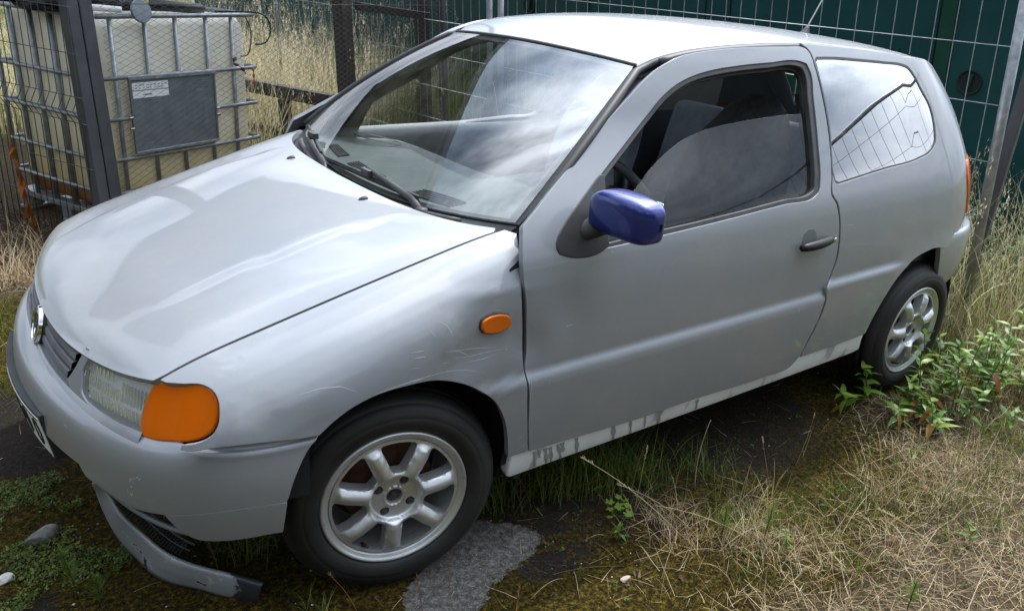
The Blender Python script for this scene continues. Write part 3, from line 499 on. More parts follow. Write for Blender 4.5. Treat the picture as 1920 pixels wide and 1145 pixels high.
 'door_glass': [[0.6056,0.8833],[0.6166,0.8839],[0.6276,0.8845],[0.6387,0.8851],[0.6499,0.8857],[0.6612,0.8863],[0.6725,0.8869],[0.6839,0.8875],[0.6953,0.8881],[0.7068,0.8887],[0.7184,0.8893],[0.7301,0.8899],[0.7418,0.8905],[0.7536,0.8911],[0.7655,0.8917],[0.7775,0.8924],[0.7895,0.893],[0.8016,0.8936],[0.8138,0.8942],[0.826,0.8949],[0.8384,0.8955],[0.8508,0.8961],[0.8633,0.8968],[0.8758,0.8974],[0.8885,0.898],[0.9012,0.8987],[0.914,0.8993],[0.9269,0.9],[0.9399,0.9006],[0.9529,0.9013],[0.966,0.902],[0.9793,0.9026],[0.9926,0.9033],[1.006,0.904],[1.0194,0.9047],[1.033,0.9053],[1.0466,0.906],[1.0604,0.9067],[1.0742,0.9074],[1.0881,0.9081],[1.1021,0.9088],[1.1162,0.9094],[1.1305,0.9098],[1.1449,0.91],[1.1596,0.91],[1.1745,0.9098],[1.1895,0.9096],[1.2047,0.9093],[1.22,0.9089],[1.2355,0.9085],[1.2511,0.908],[1.2668,0.9076],[1.2825,0.9073],[1.2984,0.907],[1.3143,0.9069],[1.3302,0.9068],[1.3461,0.907],[1.362,0.9074],[1.3778,0.908],[1.3936,0.9088],[1.4093,0.91],[1.425,0.9115],[1.4404,0.9134],[1.4558,0.9156],[1.471,0.9183],[1.486,0.9215],[1.5008,0.9251],[1.5154,0.9292],[1.5259,0.9326],[1.5364,0.936],[1.547,0.9395],[1.5484,0.9491],[1.5499,0.9587],[1.5515,0.9682],[1.5533,0.9777],[1.5551,0.9872],[1.5569,0.9967],[1.5589,1.0062],[1.5608,1.0156],[1.5627,1.0251],[1.5645,1.0346],[1.5663,1.0441],[1.568,1.0535],[1.5696,1.063],[1.5711,1.0725],[1.5725,1.0818],[1.5738,1.0911],[1.5749,1.1004],[1.576,1.1097],[1.5771,1.1191],[1.5781,1.1284],[1.579,1.1377],[1.58,1.147],[1.5809,1.1563],[1.5818,1.1656],[1.5828,1.175],[1.5657,1.1753],[1.5487,1.1756],[1.5319,1.176],[1.5152,1.1763],[1.4987,1.1764],[1.4823,1.1764],[1.4673,1.1761],[1.4524,1.1757],[1.4377,1.1752],[1.4231,1.1746],[1.4085,1.1739],[1.3941,1.1731],[1.3798,1.1723],[1.3657,1.1715],[1.3516,1.1707],[1.3366,1.1699],[1.3218,1.169],[1.307,1.1681],[1.2924,1.1672],[1.2779,1.1662],[1.2636,1.1651],[1.2493,1.164],[1.2352,1.1629],[1.2212,1.1616],[1.207,1.1603],[1.193,1.1591],[1.179,1.1578],[1.1652,1.1564],[1.1514,1.1549],[1.1377,1.1534],[1.1241,1.1516],[1.1107,1.1497],[1.0974,1.1476],[1.0854,1.1455],[1.0735,1.1434],[1.0617,1.1412],[1.0499,1.1388],[1.0383,1.1363],[1.0267,1.1336],[1.0154,1.1307],[1.0039,1.1275],[0.9925,1.1241],[0.9813,1.1206],[0.9701,1.1169],[0.9591,1.113],[0.9483,1.1091],[0.9378,1.1051],[0.9274,1.1009],[0.9172,1.0967],[0.907,1.0923],[0.8971,1.0879],[0.8873,1.0833],[0.8774,1.0785],[0.8679,1.0736],[0.8585,1.0685],[0.8492,1.0633],[0.8401,1.058],[0.8311,1.0527],[0.8221,1.0474],[0.8132,1.0422],[0.8042,1.037],[0.7955,1.0321],[0.7868,1.0272],[0.7782,1.0223],[0.7696,1.0173],[0.7611,1.0124],[0.7528,1.0075],[0.7445,1.0025],[0.7355,0.9971],[0.7266,0.9916],[0.7177,0.9862],[0.7088,0.9807],[0.7001,0.9753],[0.6915,0.9697],[0.6831,0.9642],[0.675,0.9586],[0.667,0.9529],[0.6594,0.9471],[0.6521,0.9412],[0.6451,0.9352],[0.6386,0.929],[0.6326,0.9227],[0.6273,0.9164],[0.6224,0.91],[0.6179,0.9034],[0.6137,0.8968],[0.6096,0.8901]],
 'quarter_window': [[1.6428,1.3344],[1.6484,1.3388],[1.6541,1.3433],[1.6705,1.3433],[1.687,1.3434],[1.7036,1.3436],[1.7204,1.3436],[1.7372,1.3436],[1.7541,1.3434],[1.7723,1.343],[1.7906,1.3423],[1.809,1.3416],[1.8274,1.3407],[1.846,1.3398],[1.8648,1.3388],[1.8837,1.3378],[1.9028,1.3368],[1.9221,1.3359],[1.9416,1.335],[1.9613,1.334],[1.9811,1.3331],[2.0011,1.332],[2.0212,1.331],[2.0415,1.3298],[2.062,1.3285],[2.0827,1.3274],[2.1039,1.3266],[2.1253,1.3257],[2.1466,1.3244],[2.1675,1.3224],[2.1876,1.3194],[2.2019,1.3169],[2.2211,1.3141],[2.2375,1.3104],[2.2527,1.3041],[2.2636,1.2965],[2.2731,1.2887],[2.2826,1.2801],[2.2901,1.2711],[2.2962,1.2618],[2.3016,1.2524],[2.3069,1.2429],[2.3126,1.2335],[2.3188,1.2246],[2.3254,1.2158],[2.3321,1.2069],[2.3385,1.198],[2.3442,1.1889],[2.3489,1.1797],[2.3522,1.1703],[2.3544,1.1606],[2.3556,1.1508],[2.3562,1.1408],[2.3561,1.1308],[2.3555,1.1208],[2.3545,1.1105],[2.3529,1.1001],[2.3508,1.0897],[2.348,1.0793],[2.3454,1.0695],[2.3427,1.0596],[2.3386,1.0499],[2.332,1.0409],[2.3223,1.0321],[2.3105,1.0238],[2.2972,1.0162],[2.2832,1.0096],[2.2685,1.0044],[2.2524,1.0004],[2.2357,0.9971],[2.2189,0.9942],[2.2026,0.9912],[2.1817,0.9882],[2.1603,0.9858],[2.1389,0.9838],[2.1175,0.9822],[2.0961,0.9808],[2.0749,0.9797],[2.0538,0.9787],[2.0328,0.9778],[2.012,0.9769],[1.9915,0.9758],[1.9713,0.9747],[1.9514,0.9732],[1.9311,0.9716],[1.9111,0.97],[1.8912,0.9683],[1.8715,0.9667],[1.852,0.965],[1.8326,0.9633],[1.8134,0.9616],[1.7944,0.96],[1.7756,0.9583],[1.7569,0.9566],[1.7383,0.955],[1.7199,0.9533],[1.7016,0.9517],[1.6835,0.9501],[1.6655,0.9485],[1.6561,0.9522],[1.6467,0.9559],[1.645,0.9643],[1.6433,0.9728],[1.6418,0.9812],[1.6407,0.9895],[1.6402,0.9988],[1.6405,1.0081],[1.6414,1.0174],[1.6428,1.0267],[1.6446,1.036],[1.6466,1.0453],[1.6489,1.0546],[1.6512,1.0639],[1.6534,1.0732],[1.6555,1.0825],[1.6573,1.0918],[1.6587,1.1011],[1.6595,1.1104],[1.66,1.1197],[1.6602,1.1289],[1.6603,1.1382],[1.6602,1.1475],[1.66,1.1567],[1.6596,1.166],[1.6591,1.1752],[1.6584,1.1845],[1.6577,1.1937],[1.6568,1.2029],[1.6559,1.2121],[1.655,1.2212],[1.6542,1.2304],[1.6532,1.24],[1.6522,1.2495],[1.651,1.259],[1.6499,1.2685],[1.6487,1.278],[1.6475,1.2874],[1.6463,1.2968],[1.6452,1.3062],[1.6442,1.3157],[1.6433,1.325]],
 'quarter_front': [[1.5999,1.3788],[1.6107,1.3744],[1.6205,1.3695],[1.6264,1.3642],[1.631,1.3583],[1.6347,1.352],[1.6376,1.3444],[1.6392,1.3364],[1.6402,1.3281],[1.6417,1.3199],[1.6438,1.3108],[1.6457,1.3016],[1.6474,1.2923],[1.649,1.283],[1.6504,1.2737],[1.6517,1.2643],[1.653,1.2549],[1.6541,1.2454],[1.6551,1.2359],[1.6561,1.2264],[1.6571,1.2169],[1.6581,1.2074],[1.659,1.1981],[1.6597,1.1889],[1.6604,1.1796],[1.6608,1.1703],[1.6612,1.161],[1.6614,1.1516],[1.6615,1.1423],[1.6614,1.1329],[1.6612,1.1236],[1.6609,1.1143],[1.6604,1.1049],[1.6598,1.0956],[1.6591,1.0865],[1.6582,1.0775],[1.6572,1.0684],[1.656,1.0594],[1.6548,1.0503],[1.6534,1.0412],[1.652,1.0322],[1.6504,1.0231],[1.6488,1.0141],[1.6472,1.005],[1.6455,0.996],[1.6439,0.9869],[1.6422,0.9778],[1.6399,0.9691],[1.6364,0.9603],[1.6326,0.9515],[1.6295,0.9427],[1.6277,0.9339],[1.6283,0.9254],[1.6321,0.9169],[1.6385,0.9101],[1.6464,0.9032],[1.6532,0.8962],[1.6584,0.8875],[1.6618,0.8784],[1.6645,0.8692],[1.6671,0.8599],[1.6701,0.8494],[1.6725,0.8388],[1.6745,0.8282],[1.6763,0.8176],[1.6781,0.8068],[1.6796,0.796],[1.6809,0.7852],[1.682,0.7743],[1.6829,0.7634],[1.6838,0.7534],[1.6846,0.7432],[1.6853,0.733],[1.6857,0.7229],[1.6857,0.7128],[1.6853,0.7028],[1.6841,0.6931],[1.6821,0.6832],[1.6791,0.6735],[1.6758,0.664],[1.6726,0.6543],[1.6698,0.6446],[1.6679,0.636],[1.6657,0.6276],[1.6587,0.6209],[1.6496,0.615],[1.6396,0.6092],[1.6311,0.6028],[1.6291,0.5941],[1.6325,0.583],[1.638,0.5712],[1.6423,0.5597],[1.6437,0.5495],[1.6438,0.5396],[1.6428,0.53],[1.6413,0.5205],[1.6399,0.511],[1.6384,0.5014],[1.6365,0.492],[1.6342,0.4827],[1.6317,0.4735],[1.629,0.4643],[1.6262,0.4552],[1.6228,0.4452],[1.6192,0.4353],[1.6153,0.4254],[1.6114,0.4156],[1.6075,0.4058],[1.6036,0.3958],[1.5996,0.3859],[1.5957,0.3759],[1.5917,0.3659],[1.5878,0.3558],[1.584,0.3457]],
 'quarter_bottom': [[1.584,0.3457],[1.6012,0.3456],[1.6185,0.3455],[1.636,0.3454],[1.6536,0.3452],[1.6713,0.3451],[1.6891,0.345],[1.707,0.3449],[1.7237,0.3448],[1.7405,0.3448],[1.7574,0.3447],[1.7745,0.3446],[1.7916,0.3445],[1.8087,0.3445],[1.826,0.3446],[1.8433,0.3447],[1.8617,0.3449],[1.8802,0.3452],[1.8987,0.3455],[1.9173,0.3459],[1.936,0.3464],[1.9549,0.3468],[1.9739,0.3472],[1.9931,0.3476]],
 'rear_arch': [[1.9931,0.3476],[1.9957,0.3588],[1.9983,0.37],[2.001,0.3811],[2.0039,0.3921],[2.0071,0.4029],[2.0107,0.4136],[2.0149,0.4248],[2.0195,0.4359],[2.0244,0.4468],[2.0296,0.4575],[2.0351,0.4681],[2.041,0.4786],[2.0468,0.4883],[2.0527,0.4981],[2.0588,0.5077],[2.0653,0.5172],[2.0723,0.5264],[2.0799,0.5355],[2.0882,0.5442],[2.0972,0.5526],[2.1073,0.5606],[2.1178,0.568],[2.1291,0.5751],[2.1412,0.5819],[2.1539,0.5885],[2.1671,0.5949],[2.1787,0.6006],[2.1902,0.6064],[2.2015,0.612],[2.2113,0.6171],[2.2244,0.6223],[2.2388,0.6268],[2.2542,0.6304],[2.2703,0.6335],[2.2871,0.636],[2.3022,0.638],[2.318,0.6399],[2.3347,0.6406],[2.3527,0.6396],[2.3719,0.6361],[2.3926,0.631],[2.4146,0.6255]],
 'rear_bump_line': [[2.4146,0.6255],[2.4305,0.6281],[2.4473,0.6305],[2.4611,0.6346],[2.4699,0.6423],[2.475,0.6516],[2.4758,0.6615],[2.4777,0.671],[2.4869,0.677],[2.5013,0.6812],[2.5184,0.6845],[2.5423,0.687],[2.5778,0.6864]],
 'rear_roof_line': [[1.5961,1.3819],[1.6114,1.3812],[1.6269,1.3806],[1.6424,1.38],[1.6582,1.3794],[1.674,1.3788],[1.6899,1.3781],[1.706,1.3775],[1.7221,1.3768],[1.7384,1.3761],[1.7548,1.3753],[1.7713,1.3745],[1.7884,1.3737],[1.8057,1.3729],[1.8231,1.372],[1.8407,1.3711],[1.8584,1.3702],[1.8762,1.3693],[1.8941,1.3683],[1.9122,1.3673],[1.9304,1.3662],[1.9487,1.3651],[1.9671,1.3639],[1.9856,1.3626],[2.0042,1.3613],[2.0229,1.3598],[2.0415,1.3582],[2.0601,1.3564],[2.0787,1.3544],[2.0975,1.3524],[2.1165,1.3502],[2.1357,1.3482],[2.1552,1.3462],[2.1751,1.3444],[2.1954,1.3427],[2.2254,1.3414],[2.2556,1.3405],[2.2866,1.3397],[2.3186,1.339],[2.352,1.3383],[2.3873,1.3374]],
 'wing_front': [[-0.4113,-0.0703],[-0.4128,-0.0741],[-0.4142,-0.0782],[-0.4156,-0.0823],[-0.4173,-0.086],[-0.4195,-0.0895],[-0.4226,-0.0931],[-0.4262,-0.0966],[-0.4301,-0.0998],[-0.4344,-0.1023],[-0.4384,-0.1038],[-0.4427,-0.1047],[-0.4472,-0.1053],[-0.4518,-0.1055],[-0.4567,-0.1055],[-0.4617,-0.105],[-0.4668,-0.1042],[-0.4719,-0.1031],[-0.4764,-0.1016],[-0.481,-0.0996],[-0.4855,-0.0976],[-0.49,-0.0957],[-0.4944,-0.0943],[-0.4993,-0.0934],[-0.5,-0.0927],[-0.5,-0.0963],[-0.4965,-0.1002],[-0.4924,-0.1038],[-0.4874,-0.1075],[-0.4821,-0.1104],[-0.4767,-0.1128],[-0.471,-0.1149],[-0.4653,-0.1166],[-0.4594,-0.1182],[-0.4536,-0.1197],[-0.4478,-0.1214],[-0.442,-0.1233],[-0.4364,-0.1254],[-0.4308,-0.1275],[-0.4251,-0.1296],[-0.4194,-0.1318],[-0.4137,-0.134],[-0.4079,-0.1361],[-0.4022,-0.1382],[-0.3963,-0.1403],[-0.3905,-0.1425],[-0.3846,-0.1446],[-0.3787,-0.1468],[-0.3728,-0.1489],[-0.3668,-0.1511],[-0.3608,-0.1533],[-0.3548,-0.1555],[-0.3487,-0.1577],[-0.3426,-0.16],[-0.3365,-0.1623],[-0.3306,-0.1645],[-0.3247,-0.1668],[-0.3187,-0.1691],[-0.3128,-0.1714],[-0.3068,-0.1737],[-0.3008,-0.176],[-0.2948,-0.1784],[-0.2887,-0.1807],[-0.2826,-0.1831],[-0.2765,-0.1854],[-0.2703,-0.1878],[-0.2639,-0.1901],[-0.2574,-0.1924],[-0.2509,-0.1947],[-0.2445,-0.1969],[-0.238,-0.1991],[-0.2314,-0.2014],[-0.2249,-0.2036]],
 'wing_ind_top': [[-0.4965,-0.003],[-0.4916,-0.0046],[-0.4867,-0.0062],[-0.4818,-0.0079],[-0.4768,-0.0095],[-0.4719,-0.0112],[-0.467,-0.0129],[-0.462,-0.0146],[-0.4567,-0.0163],[-0.4512,-0.0178],[-0.4456,-0.0193],[-0.4401,-0.0208],[-0.4349,-0.0225],[-0.4299,-0.0244],[-0.4255,-0.0268],[-0.422,-0.0291],[-0.4185,-0.0317],[-0.4153,-0.0346],[-0.4126,-0.0376],[-0.4105,-0.0408],[-0.4091,-0.0444],[-0.4083,-0.0482],[-0.408,-0.0524],[-0.408,-0.0566],[-0.4084,-0.06],[-0.4093,-0.0634],[-0.4104,-0.0668],[-0.4113,-0.0703]],
 'wing_arch': [[-0.2249,-0.2036],[-0.2204,-0.2015],[-0.2159,-0.1994],[-0.2114,-0.1972],[-0.2069,-0.1951],[-0.2024,-0.1931],[-0.1977,-0.1912],[-0.1926,-0.1893],[-0.1873,-0.1874],[-0.182,-0.1857],[-0.1765,-0.1841],[-0.171,-0.1827],[-0.1654,-0.1814],[-0.1597,-0.1803],[-0.1539,-0.1793],[-0.1481,-0.1785],[-0.1421,-0.1779],[-0.1361,-0.1775],[-0.1299,-0.1773],[-0.1237,-0.1772],[-0.1174,-0.1773],[-0.111,-0.1775],[-0.1045,-0.1778],[-0.098,-0.1783],[-0.0914,-0.179],[-0.0848,-0.1797],[-0.0775,-0.1807],[-0.07,-0.1819],[-0.0625,-0.1833],[-0.0549,-0.1848],[-0.0472,-0.1866],[-0.0394,-0.1884],[-0.0316,-0.1904],[-0.0237,-0.1925],[-0.0158,-0.1947],[-0.0078,-0.1969],[0.0002,-0.1992],[0.0083,-0.2015],[0.0165,-0.2039],[0.0248,-0.2064],[0.0331,-0.2091],[0.0415,-0.212],[0.05,-0.2152],[0.0585,-0.219],[0.0673,-0.2233],[0.0756,-0.2279],[0.0841,-0.2328],[0.0925,-0.238],[0.101,-0.2434],[0.1095,-0.2489],[0.1179,-0.2547],[0.1262,-0.2606],[0.1344,-0.2667],[0.1422,-0.2727],[0.1501,-0.2791],[0.1581,-0.2857],[0.1661,-0.2927],[0.1741,-0.2999],[0.1816,-0.3069],[0.1886,-0.3136],[0.1954,-0.3203],[0.2021,-0.327],[0.2087,-0.3339],[0.2153,-0.3413],[0.2222,-0.3497],[0.2292,-0.3587],[0.2358,-0.368],[0.2419,-0.3776],[0.2476,-0.3876],[0.253,-0.3979],[0.2581,-0.4084],[0.2629,-0.419],[0.2673,-0.4295],[0.2715,-0.44],[0.2755,-0.451],[0.2789,-0.462],[0.282,-0.4729],[0.2847,-0.4839],[0.2872,-0.4949],[0.2894,-0.5058],[0.2916,-0.5167],[0.2934,-0.5265],[0.2948,-0.5362],[0.2961,-0.5459],[0.2973,-0.5556],[0.2986,-0.5654],[0.3,-0.5753]],
 'wing_rear': [[0.3,-0.5753],[0.3095,-0.5777],[0.3191,-0.58],[0.3287,-0.5823],[0.3384,-0.5845],[0.3481,-0.5866],[0.3578,-0.5887],[0.3676,-0.5908],[0.3656,-0.5794],[0.3636,-0.568],[0.3617,-0.5569],[0.3598,-0.5458],[0.358,-0.5348],[0.3562,-0.5239],[0.3545,-0.5131],[0.3529,-0.5029],[0.3514,-0.4928],[0.3498,-0.4828],[0.3484,-0.4729],[0.3469,-0.4631],[0.3455,-0.4533],[0.3442,-0.4436],[0.3428,-0.434],[0.3416,-0.4239],[0.3406,-0.414],[0.3397,-0.4041],[0.3388,-0.3943],[0.3377,-0.3846],[0.3362,-0.3748],[0.3356,-0.3662],[0.336,-0.3592],[0.3364,-0.3526],[0.3365,-0.3458],[0.3358,-0.3381],[0.334,-0.3288],[0.3329,-0.3212],[0.3322,-0.3137],[0.3319,-0.3065],[0.3317,-0.2994],[0.3316,-0.2923],[0.3316,-0.2844],[0.3317,-0.2765],[0.3317,-0.2684],[0.3316,-0.2602],[0.3313,-0.2518],[0.3308,-0.2433],[0.33,-0.2346],[0.3292,-0.2258],[0.3282,-0.217],[0.3273,-0.2081],[0.3264,-0.1994],[0.3257,-0.1909],[0.3251,-0.1825],[0.3244,-0.1741],[0.3237,-0.1657],[0.3233,-0.1575],[0.3232,-0.1497],[0.323,-0.1419],[0.3228,-0.1343],[0.3224,-0.1267],[0.3225,-0.1194],[0.323,-0.1125],[0.324,-0.106],[0.3252,-0.0998],[0.3266,-0.0942],[0.3281,-0.0887],[0.3297,-0.0833],[0.3312,-0.0778],[0.3327,-0.0724],[0.3345,-0.0671],[0.3368,-0.0615],[0.3391,-0.0559],[0.3415,-0.0503],[0.3442,-0.045],[0.3472,-0.0398],[0.3501,-0.0347],[0.3532,-0.0297],[0.3565,-0.025],[0.36,-0.0204],[0.3636,-0.0159],[0.3675,-0.0115],[0.37,-0.0074],[0.37,-0.0034]],
 'side_repeater': [[0.2053,-0.1492],[0.2095,-0.1484],[0.2137,-0.1475],[0.218,-0.147],[0.2229,-0.147],[0.2282,-0.1474],[0.2336,-0.1482],[0.2392,-0.1493],[0.2449,-0.1508],[0.2506,-0.1526],[0.2562,-0.1547],[0.2618,-0.1571],[0.267,-0.1597],[0.2723,-0.1627],[0.2776,-0.1656],[0.2798,-0.1703],[0.2819,-0.175],[0.2839,-0.1796],[0.2831,-0.1833],[0.2823,-0.187],[0.2806,-0.1898],[0.2776,-0.1914],[0.2738,-0.1921],[0.2699,-0.1925],[0.2651,-0.193],[0.2601,-0.193],[0.2549,-0.1927],[0.2495,-0.1919],[0.2439,-0.1907],[0.2383,-0.1891],[0.2327,-0.1871],[0.227,-0.1847],[0.2211,-0.1817],[0.2151,-0.1782],[0.209,-0.1746],[0.2067,-0.1702],[0.2043,-0.1657],[0.202,-0.1613],[0.203,-0.1572],[0.2042,-0.1532]],
 'headlight': [[0.379,0.665],[0.3751,0.6574],[0.371,0.6497],[0.3673,0.642],[0.3649,0.6346],[0.3642,0.6284],[0.3645,0.6224],[0.3654,0.6165],[0.3668,0.6107],[0.3683,0.605],[0.3695,0.5993],[0.3705,0.5936],[0.3721,0.588],[0.3748,0.5829],[0.379,0.5786],[0.3844,0.5752],[0.3908,0.5724],[0.3978,0.5701],[0.4052,0.5687],[0.4133,0.5677],[0.4213,0.5669],[0.4317,0.566],[0.4422,0.5653],[0.4527,0.5648],[0.463,0.5643],[0.472,0.5638],[0.481,0.5634],[0.4899,0.5631],[0.4987,0.5628],[0.5074,0.5624],[0.5163,0.5619],[0.5252,0.5615],[0.5339,0.5611],[0.5425,0.5606],[0.5509,0.56],[0.5591,0.5595],[0.5674,0.5588],[0.5756,0.5581],[0.5836,0.5574],[0.5915,0.5566],[0.5992,0.5557],[0.5977,0.562],[0.5961,0.5682],[0.5947,0.5744],[0.5937,0.5808],[0.5933,0.5869],[0.5931,0.5932],[0.5933,0.5994],[0.5938,0.6057],[0.5948,0.6123],[0.5961,0.6189],[0.5979,0.6256],[0.5999,0.6322],[0.6021,0.6388],[0.6044,0.6454],[0.6068,0.652],[0.6095,0.6585],[0.6121,0.6651],[0.6042,0.6652],[0.5962,0.6653],[0.5881,0.6653],[0.5798,0.6653],[0.572,0.6651],[0.5641,0.6648],[0.5561,0.6645],[0.548,0.6642],[0.5398,0.6639],[0.5302,0.6638],[0.5204,0.6638],[0.5105,0.6638],[0.5005,0.6639],[0.4903,0.664],[0.48,0.6641],[0.4695,0.6642],[0.4589,0.6644],[0.4482,0.6646],[0.4373,0.6648],[0.4262,0.665],[0.4149,0.6652],[0.4033,0.6653],[0.3913,0.6652]],
 'indicator': [[0.6168,0.665],[0.6245,0.6664],[0.6322,0.6678],[0.6397,0.6691],[0.6472,0.6703],[0.6545,0.6715],[0.6618,0.6726],[0.6691,0.6736],[0.6762,0.6746],[0.6837,0.6759],[0.6913,0.6774],[0.6988,0.6791],[0.7062,0.6806],[0.7135,0.6817],[0.7206,0.6823],[0.7275,0.6822],[0.734,0.6811],[0.7406,0.6792],[0.7471,0.6767],[0.753,0.6736],[0.758,0.6698],[0.762,0.6653],[0.7651,0.66],[0.7674,0.6543],[0.7691,0.6483],[0.7703,0.6425],[0.7709,0.6368],[0.7709,0.6309],[0.7705,0.625],[0.7694,0.6192],[0.7679,0.6137],[0.7655,0.6076],[0.7626,0.6016],[0.7589,0.5959],[0.7547,0.5909],[0.7506,0.5873],[0.7458,0.5842],[0.7407,0.5815],[0.7355,0.5789],[0.7302,0.5766],[0.7239,0.5741],[0.7174,0.5721],[0.7106,0.5704],[0.7036,0.5689],[0.6966,0.5676],[0.6895,0.5663],[0.6823,0.565],[0.6755,0.5636],[0.6684,0.5622],[0.6613,0.5609],[0.6541,0.5596],[0.6469,0.5585],[0.6395,0.5575],[0.6321,0.5567],[0.6246,0.5563],[0.6174,0.5561],[0.6101,0.5562],[0.6027,0.5561],[0.6014,0.562],[0.6,0.5678],[0.5988,0.5737],[0.5979,0.5797],[0.5973,0.5857],[0.597,0.5919],[0.597,0.5981],[0.5973,0.6043],[0.5978,0.61],[0.5986,0.6158],[0.5997,0.6215],[0.601,0.6273],[0.6026,0.633],[0.6045,0.6387],[0.6066,0.644],[0.609,0.6493],[0.6116,0.6545],[0.6142,0.6598]],
 'bezel': [[0.3508,0.668],[0.3583,0.6686],[0.3658,0.6692],[0.3664,0.6635],[0.3672,0.6579],[0.3676,0.6522],[0.367,0.6463],[0.364,0.6387],[0.3598,0.6309],[0.357,0.6233],[0.3567,0.6172],[0.3577,0.6114],[0.3596,0.6058],[0.3618,0.6003],[0.364,0.5948],[0.3656,0.5892],[0.3673,0.5835],[0.3697,0.5782],[0.3737,0.5737],[0.3799,0.57],[0.3874,0.5669],[0.3954,0.5644],[0.4042,0.5626],[0.4136,0.5614],[0.4235,0.5608],[0.4334,0.5602],[0.4429,0.5597],[0.4536,0.559],[0.4642,0.5586],[0.4748,0.5583],[0.4853,0.5581],[0.4956,0.5579],[0.5057,0.5576],[0.5155,0.5572],[0.5246,0.5568],[0.5335,0.5563],[0.5423,0.5558],[0.5509,0.5553],[0.5594,0.5547],[0.5677,0.5541],[0.5759,0.5534],[0.5839,0.5526],[0.5918,0.5517],[0.5995,0.5507],[0.5991,0.5461],[0.5986,0.5414],[0.5903,0.5412],[0.5818,0.541],[0.5732,0.5406],[0.5644,0.5404],[0.5559,0.5403],[0.5472,0.5404],[0.5384,0.5404],[0.5295,0.5406],[0.5204,0.5407],[0.5112,0.5409],[0.5018,0.541],[0.4922,0.5411],[0.4829,0.5411],[0.4733,0.541],[0.4635,0.5407],[0.4535,0.5404],[0.4434,0.5402],[0.4333,0.5402],[0.4232,0.5403],[0.4134,0.5408],[0.4037,0.5417],[0.3946,0.543],[0.3857,0.5446],[0.3768,0.5465],[0.368,0.5486],[0.3594,0.5508],[0.3508,0.5532],[0.3424,0.5557],[0.3345,0.5584],[0.3269,0.5613],[0.3195,0.5644],[0.3121,0.5676],[0.3046,0.5707],[0.2968,0.5737],[0.3018,0.5804],[0.3069,0.587],[0.3118,0.5935],[0.3163,0.6],[0.3203,0.6069],[0.3239,0.6136],[0.3271,0.6203],[0.3302,0.627],[0.3334,0.6337],[0.3369,0.6406],[0.3404,0.6475],[0.3439,0.6543],[0.3473,0.6612]],
 'grille_top': [[-0.3,0.5462],[-0.3,0.5851],[-0.3,0.6188],[-0.245,0.638],[-0.2027,0.6444],[-0.17,0.6475],[-0.1419,0.6491],[-0.1164,0.65],[-0.0923,0.6507],[-0.0688,0.6515],[-0.045,0.6528],[-0.0222,0.6545],[0.001,0.6566],[0.0246,0.6591],[0.0481,0.6617],[0.0711,0.6642],[0.0931,0.6665],[0.1138,0.6684],[0.1332,0.6697],[0.1523,0.6707],[0.1706,0.6715],[0.1881,0.672],[0.2048,0.6724],[0.221,0.6726],[0.2366,0.6726],[0.2516,0.6725],[0.2661,0.6722],[0.2805,0.6717],[0.2945,0.6712],[0.3081,0.6705],[0.3213,0.6697],[0.3341,0.6688],[0.3465,0.6678]],
 'grille_bot': [[-0.3,0.4856],[-0.3,0.5146],[-0.3,0.5403],[-0.2791,0.5618],[-0.2365,0.5693],[-0.206,0.5722],[-0.1808,0.5733],[-0.1585,0.5733],[-0.138,0.5727],[-0.1186,0.5719],[-0.0998,0.5709],[-0.0811,0.5701],[-0.0622,0.5695],[-0.0442,0.5691],[-0.0263,0.5687],[-0.0083,0.5684],[0.01,0.5684],[0.0284,0.5686],[0.0468,0.569],[0.0651,0.5696],[0.0832,0.5702],[0.1009,0.571],[0.1182,0.5718],[0.1352,0.5726],[0.1517,0.5732],[0.1677,0.5739],[0.1832,0.5743],[0.1981,0.5747],[0.2125,0.575],[0.2266,0.5753],[0.2404,0.5757],[0.2539,0.5759],[0.2671,0.576],[0.2798,0.576],[0.292,0.5757]],
 'bump_end': [[1.0565,0.0231],[1.0511,0.0469],[1.0462,0.0629],[1.0415,0.0759],[1.0374,0.0895],[1.0335,0.1025],[1.0297,0.1126],[1.026,0.1208],[1.0224,0.1276],[1.019,0.1338],[1.0158,0.1396],[1.0126,0.1453],[1.0096,0.151],[1.0066,0.1567],[1.0037,0.1626],[1.001,0.1682],[0.9984,0.174],[0.9959,0.18],[0.9934,0.1861],[0.9911,0.1923],[0.9889,0.1986],[0.9868,0.2051],[0.9849,0.2116],[0.9829,0.2189],[0.9811,0.2263],[0.9794,0.2339],[0.9779,0.2416],[0.9764,0.2495],[0.9751,0.2576],[0.9738,0.2658],[0.9725,0.2741],[0.9715,0.2815],[0.9705,0.2891],[0.9697,0.2968],[0.9688,0.3046],[0.968,0.3125],[0.9671,0.3204]],
